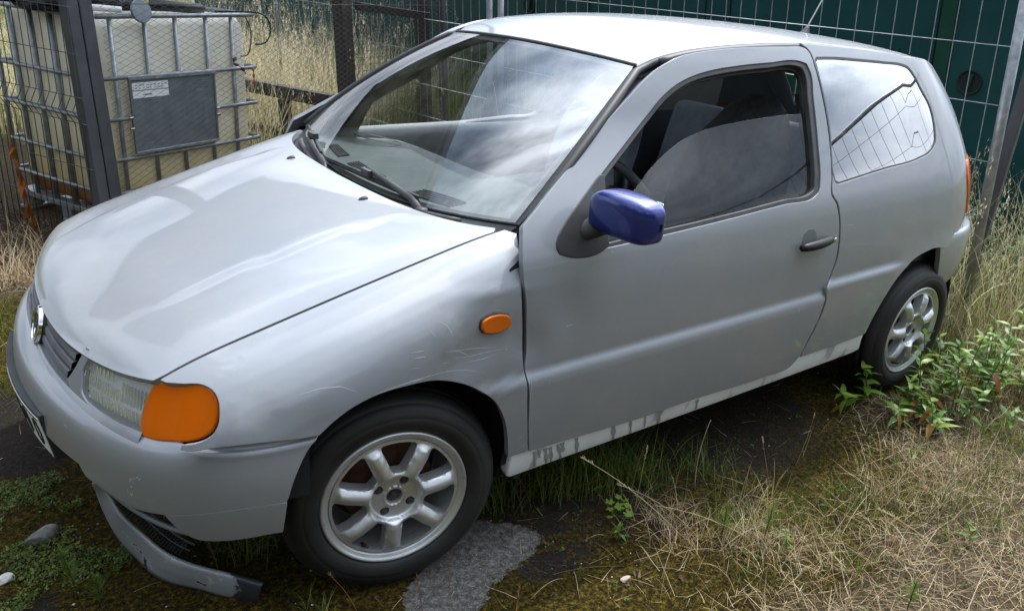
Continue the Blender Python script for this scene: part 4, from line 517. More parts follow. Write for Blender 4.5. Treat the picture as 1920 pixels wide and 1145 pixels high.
 'bump_top_near': [[0.644,0.0983],[0.6519,0.0991],[0.6599,0.1001],[0.6678,0.1011],[0.6757,0.102],[0.6835,0.1026],[0.6912,0.1028],[0.6988,0.1024],[0.7066,0.1012],[0.7144,0.0995],[0.7221,0.0971],[0.7299,0.094],[0.7376,0.0904],[0.7454,0.0864],[0.7531,0.0819],[0.7609,0.0773],[0.7687,0.0724],[0.7764,0.0672],[0.7839,0.0615],[0.7914,0.0551],[0.7986,0.0478],[0.8056,0.0392],[0.8125,0.0296],[0.8194,0.0203],[0.8263,0.0128],[0.8332,0.0075],[0.84,0.0041],[0.8467,0.0019],[0.8534,0.0],[0.8601,-0.0015],[0.8667,-0.0028],[0.8733,-0.0041],[0.8799,-0.0052],[0.8864,-0.0063],[0.893,-0.0072],[0.8996,-0.0079],[0.9062,-0.0086],[0.9127,-0.0091],[0.9193,-0.0094],[0.9259,-0.0096],[0.9326,-0.0096],[0.9392,-0.0095],[0.9458,-0.0091],[0.9527,-0.0086],[0.9596,-0.0079],[0.9664,-0.0071],[0.9734,-0.0061],[0.9803,-0.005],[0.9872,-0.0037],[0.9942,-0.0022],[1.0011,-0.0005],[1.008,0.0013],[1.015,0.0035],[1.0219,0.0059],[1.0288,0.0086],[1.0358,0.0116],[1.0427,0.0151],[1.0496,0.0189],[1.0565,0.0231]],
 'bump_seam': [[0.7083,0.2669],[0.7164,0.2642],[0.7244,0.2618],[0.7322,0.2596],[0.7398,0.2574],[0.7473,0.2555],[0.7547,0.2536],[0.762,0.2518],[0.7692,0.25],[0.7762,0.2483],[0.7832,0.2467],[0.7901,0.2451],[0.7972,0.2434],[0.8041,0.2418],[0.811,0.2402],[0.8179,0.2387],[0.8246,0.2373],[0.8312,0.2359],[0.8378,0.2347],[0.8444,0.2336],[0.8509,0.2326],[0.8573,0.2317],[0.8638,0.2309],[0.8702,0.2302],[0.8765,0.2297],[0.8827,0.2292],[0.889,0.2288],[0.8953,0.2285],[0.9015,0.2283],[0.9078,0.2281],[0.9141,0.228],[0.9204,0.228],[0.9268,0.228],[0.9331,0.2281],[0.9395,0.2283],[0.9459,0.2286],[0.9523,0.229],[0.9588,0.2294],[0.9653,0.2299],[0.9718,0.2305],[0.9783,0.2311]],
 'bump_low': [[0.4594,0.2571],[0.4686,0.2578],[0.4776,0.2587],[0.4863,0.2598],[0.4948,0.261],[0.5031,0.2622],[0.5114,0.2634],[0.5197,0.2646],[0.528,0.2656],[0.5364,0.2666],[0.5447,0.2676],[0.5529,0.2686],[0.5611,0.2695],[0.5692,0.2705],[0.5773,0.2715],[0.5853,0.2726],[0.5932,0.2738],[0.601,0.2749],[0.609,0.2757],[0.617,0.2763],[0.6252,0.2764],[0.6324,0.2761],[0.6397,0.2756],[0.6471,0.275],[0.6544,0.2742],[0.6616,0.2734],[0.6696,0.2724],[0.6775,0.2713],[0.6854,0.2701],[0.6932,0.2689],[0.7008,0.2678],[0.7083,0.2669]],
 'valance': [[0.7105,0.27],[0.7149,0.2744],[0.7191,0.2791],[0.7232,0.284],[0.7274,0.2888],[0.7317,0.2934],[0.7361,0.2978],[0.741,0.3017],[0.7466,0.3055],[0.7524,0.3092],[0.7585,0.3125],[0.7647,0.3155],[0.7711,0.3179],[0.7777,0.3199],[0.7844,0.321],[0.7914,0.3216],[0.7986,0.3215],[0.8058,0.3212],[0.8131,0.3206],[0.8203,0.32],[0.8275,0.3194],[0.8344,0.319],[0.8413,0.3187],[0.848,0.3183],[0.8548,0.3178],[0.8615,0.3172],[0.8682,0.3167],[0.8749,0.3161],[0.8815,0.3157],[0.8882,0.3154],[0.8949,0.315],[0.9017,0.3145],[0.9085,0.314],[0.9153,0.3135],[0.9221,0.3131],[0.9289,0.3128],[0.9357,0.3126],[0.9426,0.3127],[0.9495,0.3131],[0.9565,0.3138],[0.9618,0.3146],[0.9671,0.3155],[0.9682,0.307],[0.9693,0.2986],[0.9703,0.2903],[0.9714,0.2821],[0.9725,0.2741],[0.9736,0.2661],[0.9747,0.2583],[0.9759,0.2506],[0.977,0.2429],[0.9782,0.2354],[0.9716,0.2345],[0.9651,0.2337],[0.9587,0.2329],[0.9522,0.2323],[0.9457,0.2319],[0.9393,0.2315],[0.9329,0.2313],[0.9266,0.2311],[0.9202,0.2311],[0.9139,0.2312],[0.9076,0.2313],[0.9013,0.2316],[0.8951,0.2319],[0.8888,0.2323],[0.8825,0.2327],[0.8762,0.2332],[0.87,0.2338],[0.8635,0.2344],[0.8571,0.2352],[0.8506,0.2361],[0.8441,0.2371],[0.8376,0.2383],[0.831,0.2395],[0.8243,0.2409],[0.8175,0.2423],[0.8107,0.2438],[0.8038,0.2454],[0.7968,0.2471],[0.7897,0.2487],[0.783,0.2503],[0.7763,0.2519],[0.7694,0.2536],[0.7625,0.2553],[0.7554,0.2571],[0.7482,0.2589],[0.741,0.2608],[0.7336,0.2629],[0.726,0.2651],[0.7184,0.2674]],
 'hood_rear': [[0.8022,-0.647],[0.8022,-0.6405],[0.8019,-0.6341],[0.8015,-0.6277],[0.801,-0.6212],[0.8005,-0.6147],[0.8,-0.608],[0.7995,-0.6012],[0.7992,-0.5942],[0.799,-0.587],[0.799,-0.5793],[0.799,-0.5714],[0.7991,-0.5633],[0.7993,-0.555],[0.7995,-0.5465],[0.7998,-0.5378],[0.8001,-0.5288],[0.8005,-0.5197],[0.8009,-0.5103],[0.8014,-0.5007],[0.8019,-0.4909],[0.8024,-0.4808],[0.8031,-0.4705],[0.8037,-0.46],[0.8045,-0.4494],[0.8053,-0.4385],[0.8062,-0.4273],[0.8072,-0.4159],[0.8083,-0.4042],[0.8095,-0.3923],[0.8107,-0.3801],[0.812,-0.3676],[0.8134,-0.3549],[0.8149,-0.3419],[0.8163,-0.3286],[0.8177,-0.3158],[0.8192,-0.3025],[0.8208,-0.289],[0.8223,-0.2751],[0.8238,-0.261],[0.8252,-0.2466],[0.8265,-0.232],[0.8278,-0.2172],[0.8289,-0.2022],[0.8298,-0.187],[0.8307,-0.1714],[0.8314,-0.1555],[0.8321,-0.1393],[0.8327,-0.1229],[0.8332,-0.1062],[0.8336,-0.0893],[0.8339,-0.0722],[0.834,-0.055],[0.8341,-0.0376],[0.8341,-0.0201]],
 'wind_edge': [[-1.0042,0.0063],[-1.0049,0.0176],[-1.0058,0.029],[-1.0066,0.0403],[-1.0075,0.0517],[-1.0084,0.0632],[-1.0093,0.0747],[-1.0101,0.0864],[-1.0108,0.0981],[-1.0114,0.1099],[-1.0119,0.1219],[-1.0122,0.1349],[-1.0124,0.148],[-1.0125,0.1613],[-1.0124,0.1747],[-1.0123,0.1882],[-1.0122,0.2018],[-1.0121,0.2154],[-1.0121,0.2291],[-1.0122,0.2428],[-1.0124,0.2565],[-1.0126,0.2703],[-1.0128,0.2841],[-1.0131,0.2981],[-1.0135,0.312],[-1.0139,0.3261],[-1.0143,0.3402],[-1.0148,0.3544],[-1.0152,0.3686],[-1.0158,0.383],[-1.0163,0.3975],[-1.0169,0.412],[-1.0175,0.4266],[-1.0181,0.4414],[-1.0187,0.4562],[-1.0194,0.4712],[-1.02,0.4863],[-1.02,0.5015],[-1.02,0.5168],[-1.02,0.5322],[-1.02,0.5478],[-1.02,0.5635],[-1.02,0.5789],[-1.02,0.5944],[-1.02,0.61],[-1.02,0.6257],[-1.02,0.6415],[-1.02,0.6575],[-1.02,0.6737],[-1.02,0.69],[-1.02,0.7065],[-1.02,0.7232],[-1.02,0.7402],[-1.02,0.7574],[-1.02,0.7748],[-1.02,0.7926],[-1.02,0.8106],[-1.02,0.8286],[-1.02,0.8469],[-1.02,0.8654],[-1.02,0.8843],[-1.02,0.9034],[-1.02,0.9227],[-1.02,0.9423],[-1.02,0.9621]],
}
LIP_T = [[-0.6164, -0.2891, 0.27], [-0.5921, -0.2895, 0.235], [-0.5754, -0.3248, 0.19], [-0.5402, -0.3696, 0.14], [-0.503, -0.4384, 0.11], [-0.4642, -0.4904, 0.095], [-0.4174, -0.5374, 0.085], [-0.3705, -0.5842, 0.08], [-0.3196, -0.6431, 0.075]]
LIP_B = [[-0.6122, -0.2672, 0.24], [-0.5951, -0.2278, 0.13], [-0.5711, -0.2615, 0.05], [-0.5436, -0.3125, 0.012], [-0.519, -0.3911, 0.004], [-0.4893, -0.4418, 0.004], [-0.442, -0.4936, 0.004], [-0.3964, -0.5508, 0.004], [-0.3615, -0.5878, 0.004], [-0.3292, -0.6256, 0.006]]
# ------------------------------------------------------------------ the car
def tr(k): return np.array(TR[k])
car = thing('parked_car', 'silver grey three-door hatchback with a blue door mirror and a dented front wing', 'car', (1.15, 0, 0))
PM = M['paint']
def flat_f(u, v): return np.stack([u, v, 0*u], -1)
def part(name, me, m, parent=car, label=None):
    o = obj(name, me, m, parent)
    if label: o['label'] = label
    return o
NODENT = lambda x, z: np.zeros(np.shape(x))
_dents = dents
def both(fn):
    """build a panel on the near side and its undamaged mirror image on the far side"""
    global dents
    a = fn(False); dents = NODENT; b = fn(True); dents = _dents
    return a, b
# bonnet ------------------------------------------------------------
ws = np.linspace(-1, 1, 81)
rear = np.array(tr('hood_rear'))
rw = np.concatenate([rear[:,1][::-1], -rear[1:,1]]); rs = np.concatenate([rear[:,0][::-1], rear[1:,0]])
o_ = np.argsort(rw); rw, rs = rw[o_], rs[o_]
front = [(0.0, y) for y in np.linspace(-.594, .594, 60)]
def edge_pts(sgn):
    xs = np.linspace(-.497, .315, 60); wv = wh(xs)-.0022
    return [(x-float(xfront(w_)), sgn*w_) for x, w_ in zip(xs, wv)]
back = [(float(np.interp(y, rw, rs))-.002, y) for y in np.linspace(.645, -.645, 60)]
hood = front+edge_pts(1)[1:]+back+edge_pts(-1)[::-1][:-1]
gus = np.concatenate([np.array([.006,.012,.019,.027,.036,.047,.06,.076,.095]), np.arange(.115, .9, .022)])
hd = part('bonnet', panel(F_hood, hood, gu=gus, step=.022, away=(0,0,1), skirt=.02, bev=.0014, edge=.014, name='bonnet'), PM)
for sgn in (-1, 1):                                                # washer jets
    mb = MB(); q = F_hood(np.array([.766]), np.array([sgn*.262]))[0]
    for i, (dx, hw, hz) in enumerate(((0,.002,.001),(.006,.006,.005),(.016,.008,.008),(.026,.009,.009),(.030,.007,.006),(.031,.002,.001))): pass
    sec = [(0,.002,.001),(.006,.006,.006),(.015,.0085,.009),(.024,.0095,.010),(.028,.007,.006),(.029,.002,.0)]
    G = np.array([[(q[0]-.014+dx, q[1]+hw*math.cos(a), q[2]-.001+hz*max(0, math.sin(a))) for a in np.linspace(0, math.pi, 9)] for dx, hw, hz in sec])
    mb.grid(G, flip=True); mb.build('washer_jet', M['trim'], hd)
# wings -------------------------------------------------------------
def wing_outline(mirror):
    top = [(x, -.0018) for x in np.linspace(.344, -.494, 60)]
    it = tr('wing_ind_top'); fr = tr('wing_front')
    fr = fr[(fr[:,0] > -.499)]
    return np.vstack([np.array(top), it[2:], fr[2:], tr('wing_arch')[1:], tr('wing_rear')[1:-2]-[.0025,0], [(.353,-.006)]])
gvq = np.concatenate([np.arange(-.585,-.14,.018), [-.125,-.11,-.096,-.083,-.071,-.06,-.05,-.041,-.033,-.026,-.0195,-.0145,-.0105,-.0075]])
wa, wb = both(lambda m: part('front_wing', panel(F_wing, wing_outline(m), gv=gvq, step=.016, edge=.010, bev=.0014, mirror=m, name='front_wing'), PM if m else M['paint_wing'], label=None if m else 'dented and scratched front wing'))
def plate_on(F_, uv, name, m, parent, lift, mirror=False, skirt=.01, bev=.003, step=.012, edge=.006, away=(0,-1,0), holes=()):
    return part(name, panel(F_, uv, holes, step=step, lift=lift, skirt=skirt, bev=bev, edge=edge, mirror=mirror, away=away, name=name), m, parent)
def grow(uv, k):
    c = np.mean(uv, 0); return c+(np.asarray(uv)-c)*np.array(k)
for mrr, par in ((False, wa), (True, wb)):
    rp = plate_on(F_wing, grow(tr('side_repeater'), (1.10,1.22)), 'side_repeater', M['trim'], par, .004, mrr)
    plate_on(F_wing, tr('side_repeater'), 'amber_lens', M['amber'], rp, .011, mrr, bev=.004)
# roof --------------------------------------------------------------
yy = np.linspace(-1, 1, 61)
rf = [(float(xrf(.488*t)), .488*t) for t in yy]
xs = np.linspace(.925, 2.52, 70)
rf = rf+[(x, float(wr(x))) for x in xs[1:]]+[(2.555-.03*abs(t)**3, .47*t) for t in yy[::-1][1:-1]]+[(x, -float(wr(x))) for x in xs[::-1][:-1]]
roof = part('roof', panel(F_roof, rf, step=.03, away=(0,0,1), skirt=.02, bev=.004, edge=.018, name='roof'), PM)
mb = MB(); q = F_roof(np.array([2.40]), np.array([0.]))[0]
mb.lathe([(.0,.040),(.006,.038),(.012,.02),(.024,.0),(.026,-.004)], 20, Matrix.Translation(Vector(q)) @ Matrix.Rotation(R(20),4,'Y'))
an = mb.build('aerial_base', M['trim'], roof)
mb = MB(); a0 = Vector(q)+Vector((.010,0,.034)); mb.tube([a0, a0+Vector((.30,.02,.44))], [.0032,.0018], 8); mb.build('aerial_rod', mat('white_rod', (.7,.7,.7), .4), an)
# doors -------------------------------------------------------------
def door_fn(m): return part('door', panel(F_side, tr('door'), [tr('door_window')], step=.019, edge=.010, bev=.0014, mirror=m, name='door'), PM, label=None if m else 'scratched door with a blue mirror and the window half down')
da, db = both(door_fn)
SEALN = np.array([0,-1,0])
for mrr, par in ((False, da), (True, db)):
    ring = panel(F_side, tr('door_window'), [np.vstack([tr('door_clear')])], step=.006, edge=.008, skirt=.02, bev=.003, lift=-.004, mirror=mrr, name='window_rubber')
    part('window_rubber', ring, M['seal'], par)
    ring2 = panel(F_side, grow(tr('door_window'), (1.0,1.0)), [grow(tr('door_clear'), (.985,.965))], step=.006, edge=.012, skirt=.012, bev=.002, lift=-.022, mirror=mrr, name='glass_channel')
    part('glass_channel', ring2, M['rubber'], par)
    part('mirror_plate', panel(F_side, tr('mirror_plate'), step=.012, edge=.008, skirt=.02, bev=.004, lift=.003, mirror=mrr, name='mirror_plate'), M['trim'], par)
    me = panel(F_side, tr('door_glass'), step=.03, edge=.015, skirt=.0045, bev=.001, lift=-.020, mirror=mrr, name='window_glass')
    if not mrr: part('window_glass', me, M['glass'], par, 'half lowered window glass')
# door mirror, blue
def mirror_housing(sgn, m, par):
    # cross sections across y from the foot to the tip: (y, x centre, z centre, half depth x, half height z)
    secs = [(-.748,.566,.985,.012,.016),(-.756,.572,.986,.032,.037),(-.772,.576,.990,.046,.049),(-.80,.578,.995,.054,.056),(-.85,.580,.997,.057,.058),(-.90,.584,.995,.056,.0565),(-.935,.588,.992,.051,.053),(-.952,.592,.990,.040,.045),(-.960,.594,.989,.024,.031),(-.962,.595,.989,.006,.010)]
    G = []
    for y, xc, z, hx_, hz_ in secs:
        row = []
        for a in np.linspace(0, 2*math.pi, 33)[:-1]:
            c, s_ = math.cos(a), math.sin(a); n_ = 2/4.4
            px = math.copysign(abs(c)**n_, c)*hx_; pz = math.copysign(abs(s_)**n_, s_)*hz_
            px *= (1.0 if px < 0 else .62)
            row.append((xc+px, sgn*-y, z+pz))
        G.append(row)
    mb = MB(); mb.grid(np.array(G).transpose(1,0,2), closed_u=True, flip=(sgn < 0))
    o = part('mirror_housing', mb.mesh('mirror_housing'), m, par)
    s = o.modifiers.new('smooth', 'SUBSURF'); s.levels = 1; s.render_levels = 2
    mb = MB(); P_ = [(.53, sgn*.728, .915), (.55, sgn*.75, .932), (.568, sgn*.775, .942), (.58, sgn*.80, .95)]
    mb.tube(P_, [.040,.034,.030,.022], 14, flat=.75); mb.build('mirror_foot', M['trim'], o)
    mb = MB(); mb.box((.618, sgn*.862, .996), (.004,.15,.09)); mb.build('mirror_glass', M['chrome'], o, bevel=.002)
mirror_housing(-1, M['paint_blue'], da)
# door handle over a flat grey patch, the recess's shade put into its colour
def handle(sgn, par):
    F = lambda u, v: F_side(np.array([u]), np.array([v]))[0]*np.array([1, -sgn, 1])
    mb = MB(); pts = []
    for t in np.linspace(0, 1, 9):
        q = F(1.435+.175*t, .772+.012*t); pts.append(Vector(q)+Vector((0, sgn*(.016+.010*math.sin(math.pi*t)), 0)))
    mb.tube(pts, [.010,.014,.0155,.016,.016,.016,.0155,.0145,.010], 12, flat=.8); h = mb.build('door_handle', M['black_gloss'], par)
    q = F(1.60, .784); mb = MB(); mb.lathe([(.0,.0),(.007,0),(.008,-.002)], 16, Matrix.Translation(Vector(q)+Vector((0,sgn*.0335,0))) @ Matrix.Rotation(R(90*1),4,'X') if sgn < 0 else Matrix.Translation(Vector(q)+Vector((0,.0335,0))) @ Matrix.Rotation(R(-90),4,'X'))
    mb.build('lock', M['chrome'], h)
    mb = MB(); c = F(1.505, .782)
    el = [(1.50+.038*math.cos(a), .790+(.034 if math.sin(a) > 0 else .03)*math.sin(a)) for a in np.linspace(0, 2*math.pi, 29)[:-1]]
    me = panel(F_side, np.array(el), step=.012, edge=.008, skirt=.003, bev=.001, lift=.0012, mirror=sgn > 0, name='recess_shade')
    part('recess_shade', me, mat('recess_shade_grey', (.16,.165,.17), .5, .3), h)
handle(-1, da); handle(1, db)
# rear side panels ---------------------------------------------------
qf, qb, ra, rl = tr('quarter_front'), tr('quarter_bottom'), tr('rear_arch'), tr('rear_roof_line')
def umax(z): return 2.87
bl = tr('rear_bump_line')
bl = bl[bl[:,0] < 2.50]
top_end = rl[-1]
close = [(2.52,.672),(2.60,.674),(2.72,.674),(2.86,.674),(2.98,.674),(2.98,.80),(2.97,1.0),(2.90,1.16),(2.78,1.24),(2.66,1.29),(2.56,1.318),(2.47,1.332)]
quarter = np.vstack([qf, qb[1:], ra[1:], bl[1:], np.array(close), rl[::-1]])
qa, qb_ = both(lambda m: part('rear_side_panel', panel(F_quarter, quarter, [tr('quarter_window')], step=.022, edge=.011, mirror=m, name='rear_side_panel'), PM))
qw = tr('quarter_window')
for mrr, par in ((False, qa), (True, qb_)):
    ring = panel(F_quarter, qw, [grow(qw, (.978,.962))], step=.006, edge=.010, skirt=.012, bev=.002, lift=-.001, mirror=mrr, name='window_rubber')
    part('window_rubber', ring, M['seal'], par)
    part('quarter_window', panel(F_quarter, grow(qw, (.985,.972)), step=.03, edge=.014, skirt=.004, bev=.001, lift=-.003, mirror=mrr, name='quarter_window'), M['glass_dark'] if not mrr else M['glass'], par)
# drip rail, black strip between door frame and roof
for sgn in (-1, 1):
    mb = MB()
    ed = tr('wind_edge')[::4]; Pw = F_wind(np.full(len(ed), -1.03), ed[:,1])
    Pr = [(x, -float(wr(x))-.004, float(zr(x))-.012) for x in np.linspace(.94, 1.60, 26)]
    P_ = [Vector((p[0], p[1]*-sgn, p[2]-.004)) for p in list(Pw)+Pr]
    mb.tube(P_, .013, 8); mb.build('drip_rail', M['trim'], car)
    mb = MB(); P_ = [Vector((x, sgn*(float(wr(x))+.012), float(zr(x))-.016)) for x in np.linspace(.98, 1.60, 24)]
    mb.tube(P_, .0125, 8); mb.build('drip_rail', M['seal'], car)
    # inner post behind the rail so no light leaks
    mb = MB(); A_ = F_wind(np.full(20, -.96), np.linspace(0, 1, 20)); B_ = np.array([F_side(np.array([x]), np.array([z]))[0] for x, z in zip(np.linspace(.41, .93, 20), np.linspace(.96, 1.27, 20))])
    G = np.stack([A_-[0,0,.02], B_+[0,.03,-.02]], 1)*[1,-sgn,1]
    mb.grid(G, flip=sgn > 0); mb.build('windscreen_pillar', M['trim'], car)
# windscreen ----------------------------------------------------------
bb = np.linspace(.015, .985, 24); aa = np.linspace(-1, 1, 40)
wo = [(a, .015) for a in aa]+[(1., b) for b in bb[1:]]+[(a*(1-.0), .985) for a in aa[::-1][1:]]+[(-1., b) for b in bb[::-1][1:-1]]
me = panel(F_wind, np.array(wo)*[.992,1], step=.03, edge=.02, skirt=.005, bev=.001, away=(0,0,1), name='windscreen')
wsn = part('windscreen', me, M['glass_screen'])
inn = [(a*.965, .035) for a in aa]+[(.965, b) for b in np.linspace(.06,.94,20)]+[(a*.965, .965) for a in aa[::-1]]+[(-.965, b) for b in np.linspace(.94,.06,20)]
me = panel(F_wind, np.array(wo)*[1.025,1.0], [np.array(inn)], step=.03, edge=.014, skirt=.008, bev=.002, lift=-.006, away=(0,0,1), name='windscreen_rubber')
part('windscreen_rubber', me, M['trim'], wsn)
mb = MB(); mb.tube(F_wind(np.linspace(-1,1,30), np.full(30,1.0))+[0,0,-.002], .007, 6); mb.build('windscreen_rubber', M['trim'], wsn)
# cowl under the windscreen
t_ = np.linspace(-1, 1, 41); back_ = F_wind(t_*1.0, np.full(41, .02)); fwd = F_hood(np.interp(t_*.655, rw, rs)-.03, t_*.655)
mid_ = back_*.35+fwd*.65; G = np.stack([back_+[0,0,-.012], mid_+[0,0,-.03], fwd+[0,0,-.035]], 1)
mb = MB(); mb.grid(G, flip=True); mb.build('cowl', M['trim'], car)
mb = MB(); P_ = F_wind(t_[4:-4]*.98, np.full(33, .0))+[-.012,0,-.006]; mb.tube(P_, .009, 6); mb.build('cowl', M['seal'], car)
# wipers
def wiper(piv, elbow, tip0, tip1):
    W_ = lambda a, b, l: Vector(F_wind(np.array([a]), np.array([b]))[0])+Vector((-.5,0,.85)).normalized()*l
    p, e, b0, b1 = W_(*piv), W_(*elbow), W_(*tip0), W_(*tip1); mid = (b0+b1)/2
    mb = MB(); mb.tube([p+Vector((-.02,0,-.01)), p+(e-p)*.25, p+(e-p)*.6, e, mid+(e-mid)*.2], [.013,.0115,.009,.007,.005], 8, flat=.6); o = mb.build('wiper', M['trim'], car)
    mb = MB(); mb.lathe([(0,.02),(.016,.018),(.018,0)], 14, Matrix.Translation(p+Vector((-.02,0,-.012)))); mb.build('pivot_cap', M['trim'], o)
    mb = MB(); mb.bar(b0+(b1-b0)*.0, b1, .007, .010, (-.5,0,.85)); mb.bar(b0-Vector((0,0,.008)), b1-Vector((0,0,.010)), .005, .014, (-.5,0,.85)); mb.box(mid+Vector((-.006,0,.012)), (.022,.05,.020)); mb.build('wiper_blade', M['seal'], o, smooth=False, bevel=.002)
wiper((-.62,-.007,.010), (-.10,.066,.026), (.293,.028,.014), (-.531,.033,.014))
wiper((.153,-.018,.010), (.62,.022,.026), (.841,.047,.014), (.384,.031,.014))
# sills ---------------------------------------------------------------
def sill_f(u, v):            # v 0 top .. 1 bottom lip
    w_ = wside(u, np.full(np.shape(u), .345)); v = np.asarray(v)
    return np.stack([u, -(w_-.010-.012*v-.010*v**3), .350-.098*v], -1)
us = np.linspace(.3255, 2.0, 60)
so_ = np.array([(u, 0.) for u in us]+[(2.008,.5),(2.03,.93)]+[(u, 1.) for u in np.linspace(2.0,.338,60)]+[(.327,.9),(.324,.5)])
near_sill = None
for mrr in (True, False): near_sill = part('sill', panel(sill_f, so_, step=.03, edge=.014, skirt=.03, bev=.006, mirror=mrr, name='sill'), M['primer'])
# nose ------------------------------------------------------------------
def sym(uv): return np.asarray(uv)*[-1,1]
gt, gb = tr('grille_top')[6:], tr('grille_bot')[6:]
def zt(s): return .668
# dark backing
ss = np.linspace(-.74, .74, 90); zz = np.linspace(.52, .664, 8); U_, V_ = np.meshgrid(ss, zz, indexing='ij')
w_, x_ = sweep(NW, NX, U_.ravel(), -(V_.ravel()-.60)*.36-.034); G = np.stack([x_, -w_, V_.ravel()], 1).reshape(90, 8, 3); mb = MB(); mb.grid(G); mb.build('nose_backing', M['dark'], car)
gr = MB()
def rail(z, h, s0, s1, proud):
    s_ = np.linspace(s0, s1, 34); sec = [(-h/2,-.022),(-h/2,-.004),(-h*.3,0),(h*.3,.0005),(h/2,-.006),(h/2,-.022)]
    G = []
    for dz, off in sec:
        p = F_nose(s_, np.full(34, z+dz)); n = snormal(F_nose, np.stack([s_, np.full(34, z)], 1)); n *= -np.sign(n[17,0]); G.append(p+n*(off+proud))
    return np.array(G).transpose(1,0,2)
gp = bpy.data.objects.new('grille', None); link(gp); gp.parent = car; gp.location = Vector((-.63,0,.62))-wloc(car)
for sg in (-1, 1):
    for k, z in enumerate((.655,.6315,.608,.5845)):
        mb = MB(); mb.grid(rail(z, .0205, sg*(.052 if 0 < k < 3 else .042), sg*(.318-.010*k), .002), flip=sg > 0); mb.build('slat', M['grille'], gp, autosmooth=35)
# emblem: chromed ring with a V over a W
em = MB(); Mx = Matrix.Translation(Vector((-.651,0,.602))) @ Matrix.Rotation(R(-90+16),4,'Y')
em.lathe([(0,.0),(.050,.0),(.052,-.006),(.052,-.02)], 40, Mx); eo = em.build('emblem', M['trim'], gp)
em = MB(); em.lathe([(.0405,.000),(.0425,.008),(.046,.010),(.0495,.0085),(.0515,.001)], 40, Mx)
def stroke(pts):
    for a, b in zip(pts, pts[1:]): em.bar(Mx @ Vector((*a,.004)), Mx @ Vector((*b,.004)), .0066, .007, (-1,0,.25))
# local emblem x is up or down the nose, y across
fl = -1 if (Mx.to_3x3() @ Vector((1,0,0))).z < 0 else 1
stroke([(fl*.0385,-.017),(fl*.006,0),(fl*.0385,.017)]); stroke([(fl*.020,-.037),(fl*-.036,-.0185),(fl*-.002,0),(fl*-.036,.0185),(fl*.020,.037)])
em.build('emblem_ring', M['chrome'], eo, autosmooth=40)
# silver trim between grille and lamp, lamps
for mrr in (False, True):
    part('lamp_trim', panel(F_nose, tr('bezel'), step=.010, edge=.006, skirt=.03, bev=.004, lift=.004, mirror=mrr, away=(-1,-.3,0), name='lamp_trim'), PM)
    hl = part('headlight', panel(F_nose, grow(tr('headlight'),(1.02,1.03)), step=.012, edge=.008, skirt=.03, bev=.003, lift=-.030, mirror=mrr, away=(-1,-.3,0), name='headlight'), M['lamp_silver'])
    def F_lens(u, v, F0=F_nose): return F0(u, v)
    m_l = M['lens']
    part('lamp_glass', panel(F_nose, tr('headlight'), step=.012, edge=.008, skirt=.012, bev=.004, lift=.001, mirror=mrr, away=(-1,-.3,0), name='lamp_glass'), m_l, hl)
    for (s0, s1, z0, z1, n_, wd_) in ((.40,.600,.572,.592,17,.0050),(.385,.500,.598,.622,11,.0042),(.515,.600,.600,.640,9,.0036),(.375,.47,.628,.648,7,.005)):
        mb = MB()                                                 # moulded prism bars in the glass
        for s_ in np.linspace(s0, s1, n_):
            p0, p1 = F_nose(np.array([s_,s_-.005]), np.array([z0,z1])); nn = snormal(F_nose, np.array([[s_,z0]]))[0]; nn *= -np.sign(nn[0]); k = np.array([1,-1 if mrr else 1,1])
            mb.bar((p0-nn*.014)*k, (p1-nn*.014)*k, wd_, .006, nn*k)
        mb.build('prism_bars', M['lamp_chrome'], hl, smooth=False)
    mb = MB(); q = F_nose(np.array([.475]), np.array([.612]))[0]*[1,-1 if mrr else 1,1]
    Mb = Matrix.Translation(Vector(q)+Vector((.085,.03*(-1 if mrr else 1),0))) @ Matrix.Rotation(R(-90),4,'Y') @ Matrix.Rotation(R(0),4,'X')
    mb.lathe([(.004,-.02),(.03,-.012),(.04,.004),(.046,.02)], 28, Mb); mb.build('reflector_bowl', M['lamp_chrome'], hl)
    ind = part('indicator', panel(F_nose, grow(tr('indicator'),(1.03,1.04)), step=.012, edge=.008, skirt=.02, bev=.002, lift=-.014, mirror=mrr, away=(-.7,-.7,0), name='indicator'), M['lamp_silver'])
    part('amber_lens', panel(F_nose, tr('indicator'), step=.0085, edge=.0065, skirt=.016, bev=.007, lift=.002, mirror=mrr, away=(-.7,-.7,0), name='amber_lens'), M['amber'], ind)
# ledge under grille and lamps
s_ = np.linspace(-.605, .605, 80)
nrm_ = snormal(F_nose, np.stack([s_, np.full(80,.565)],1)); nrm_ *= -np.sign(nrm_[:,:1])
zl = .560-.002*sm(.30,.42,np.abs(s_))
A_ = F_nose(s_, zl+.003)+nrm_*.004; B_ = F_nose(s_, zl-.012)+nrm_*.010; D_ = F_nose(s_, zl-.034)+nrm_*.012
G = np.stack([A_-nrm_*.05, A_, B_, D_, D_-nrm_*.05], 1); mb = MB(); mb.grid(G); mb.build('lamp_trim', PM, car, autosmooth=50)
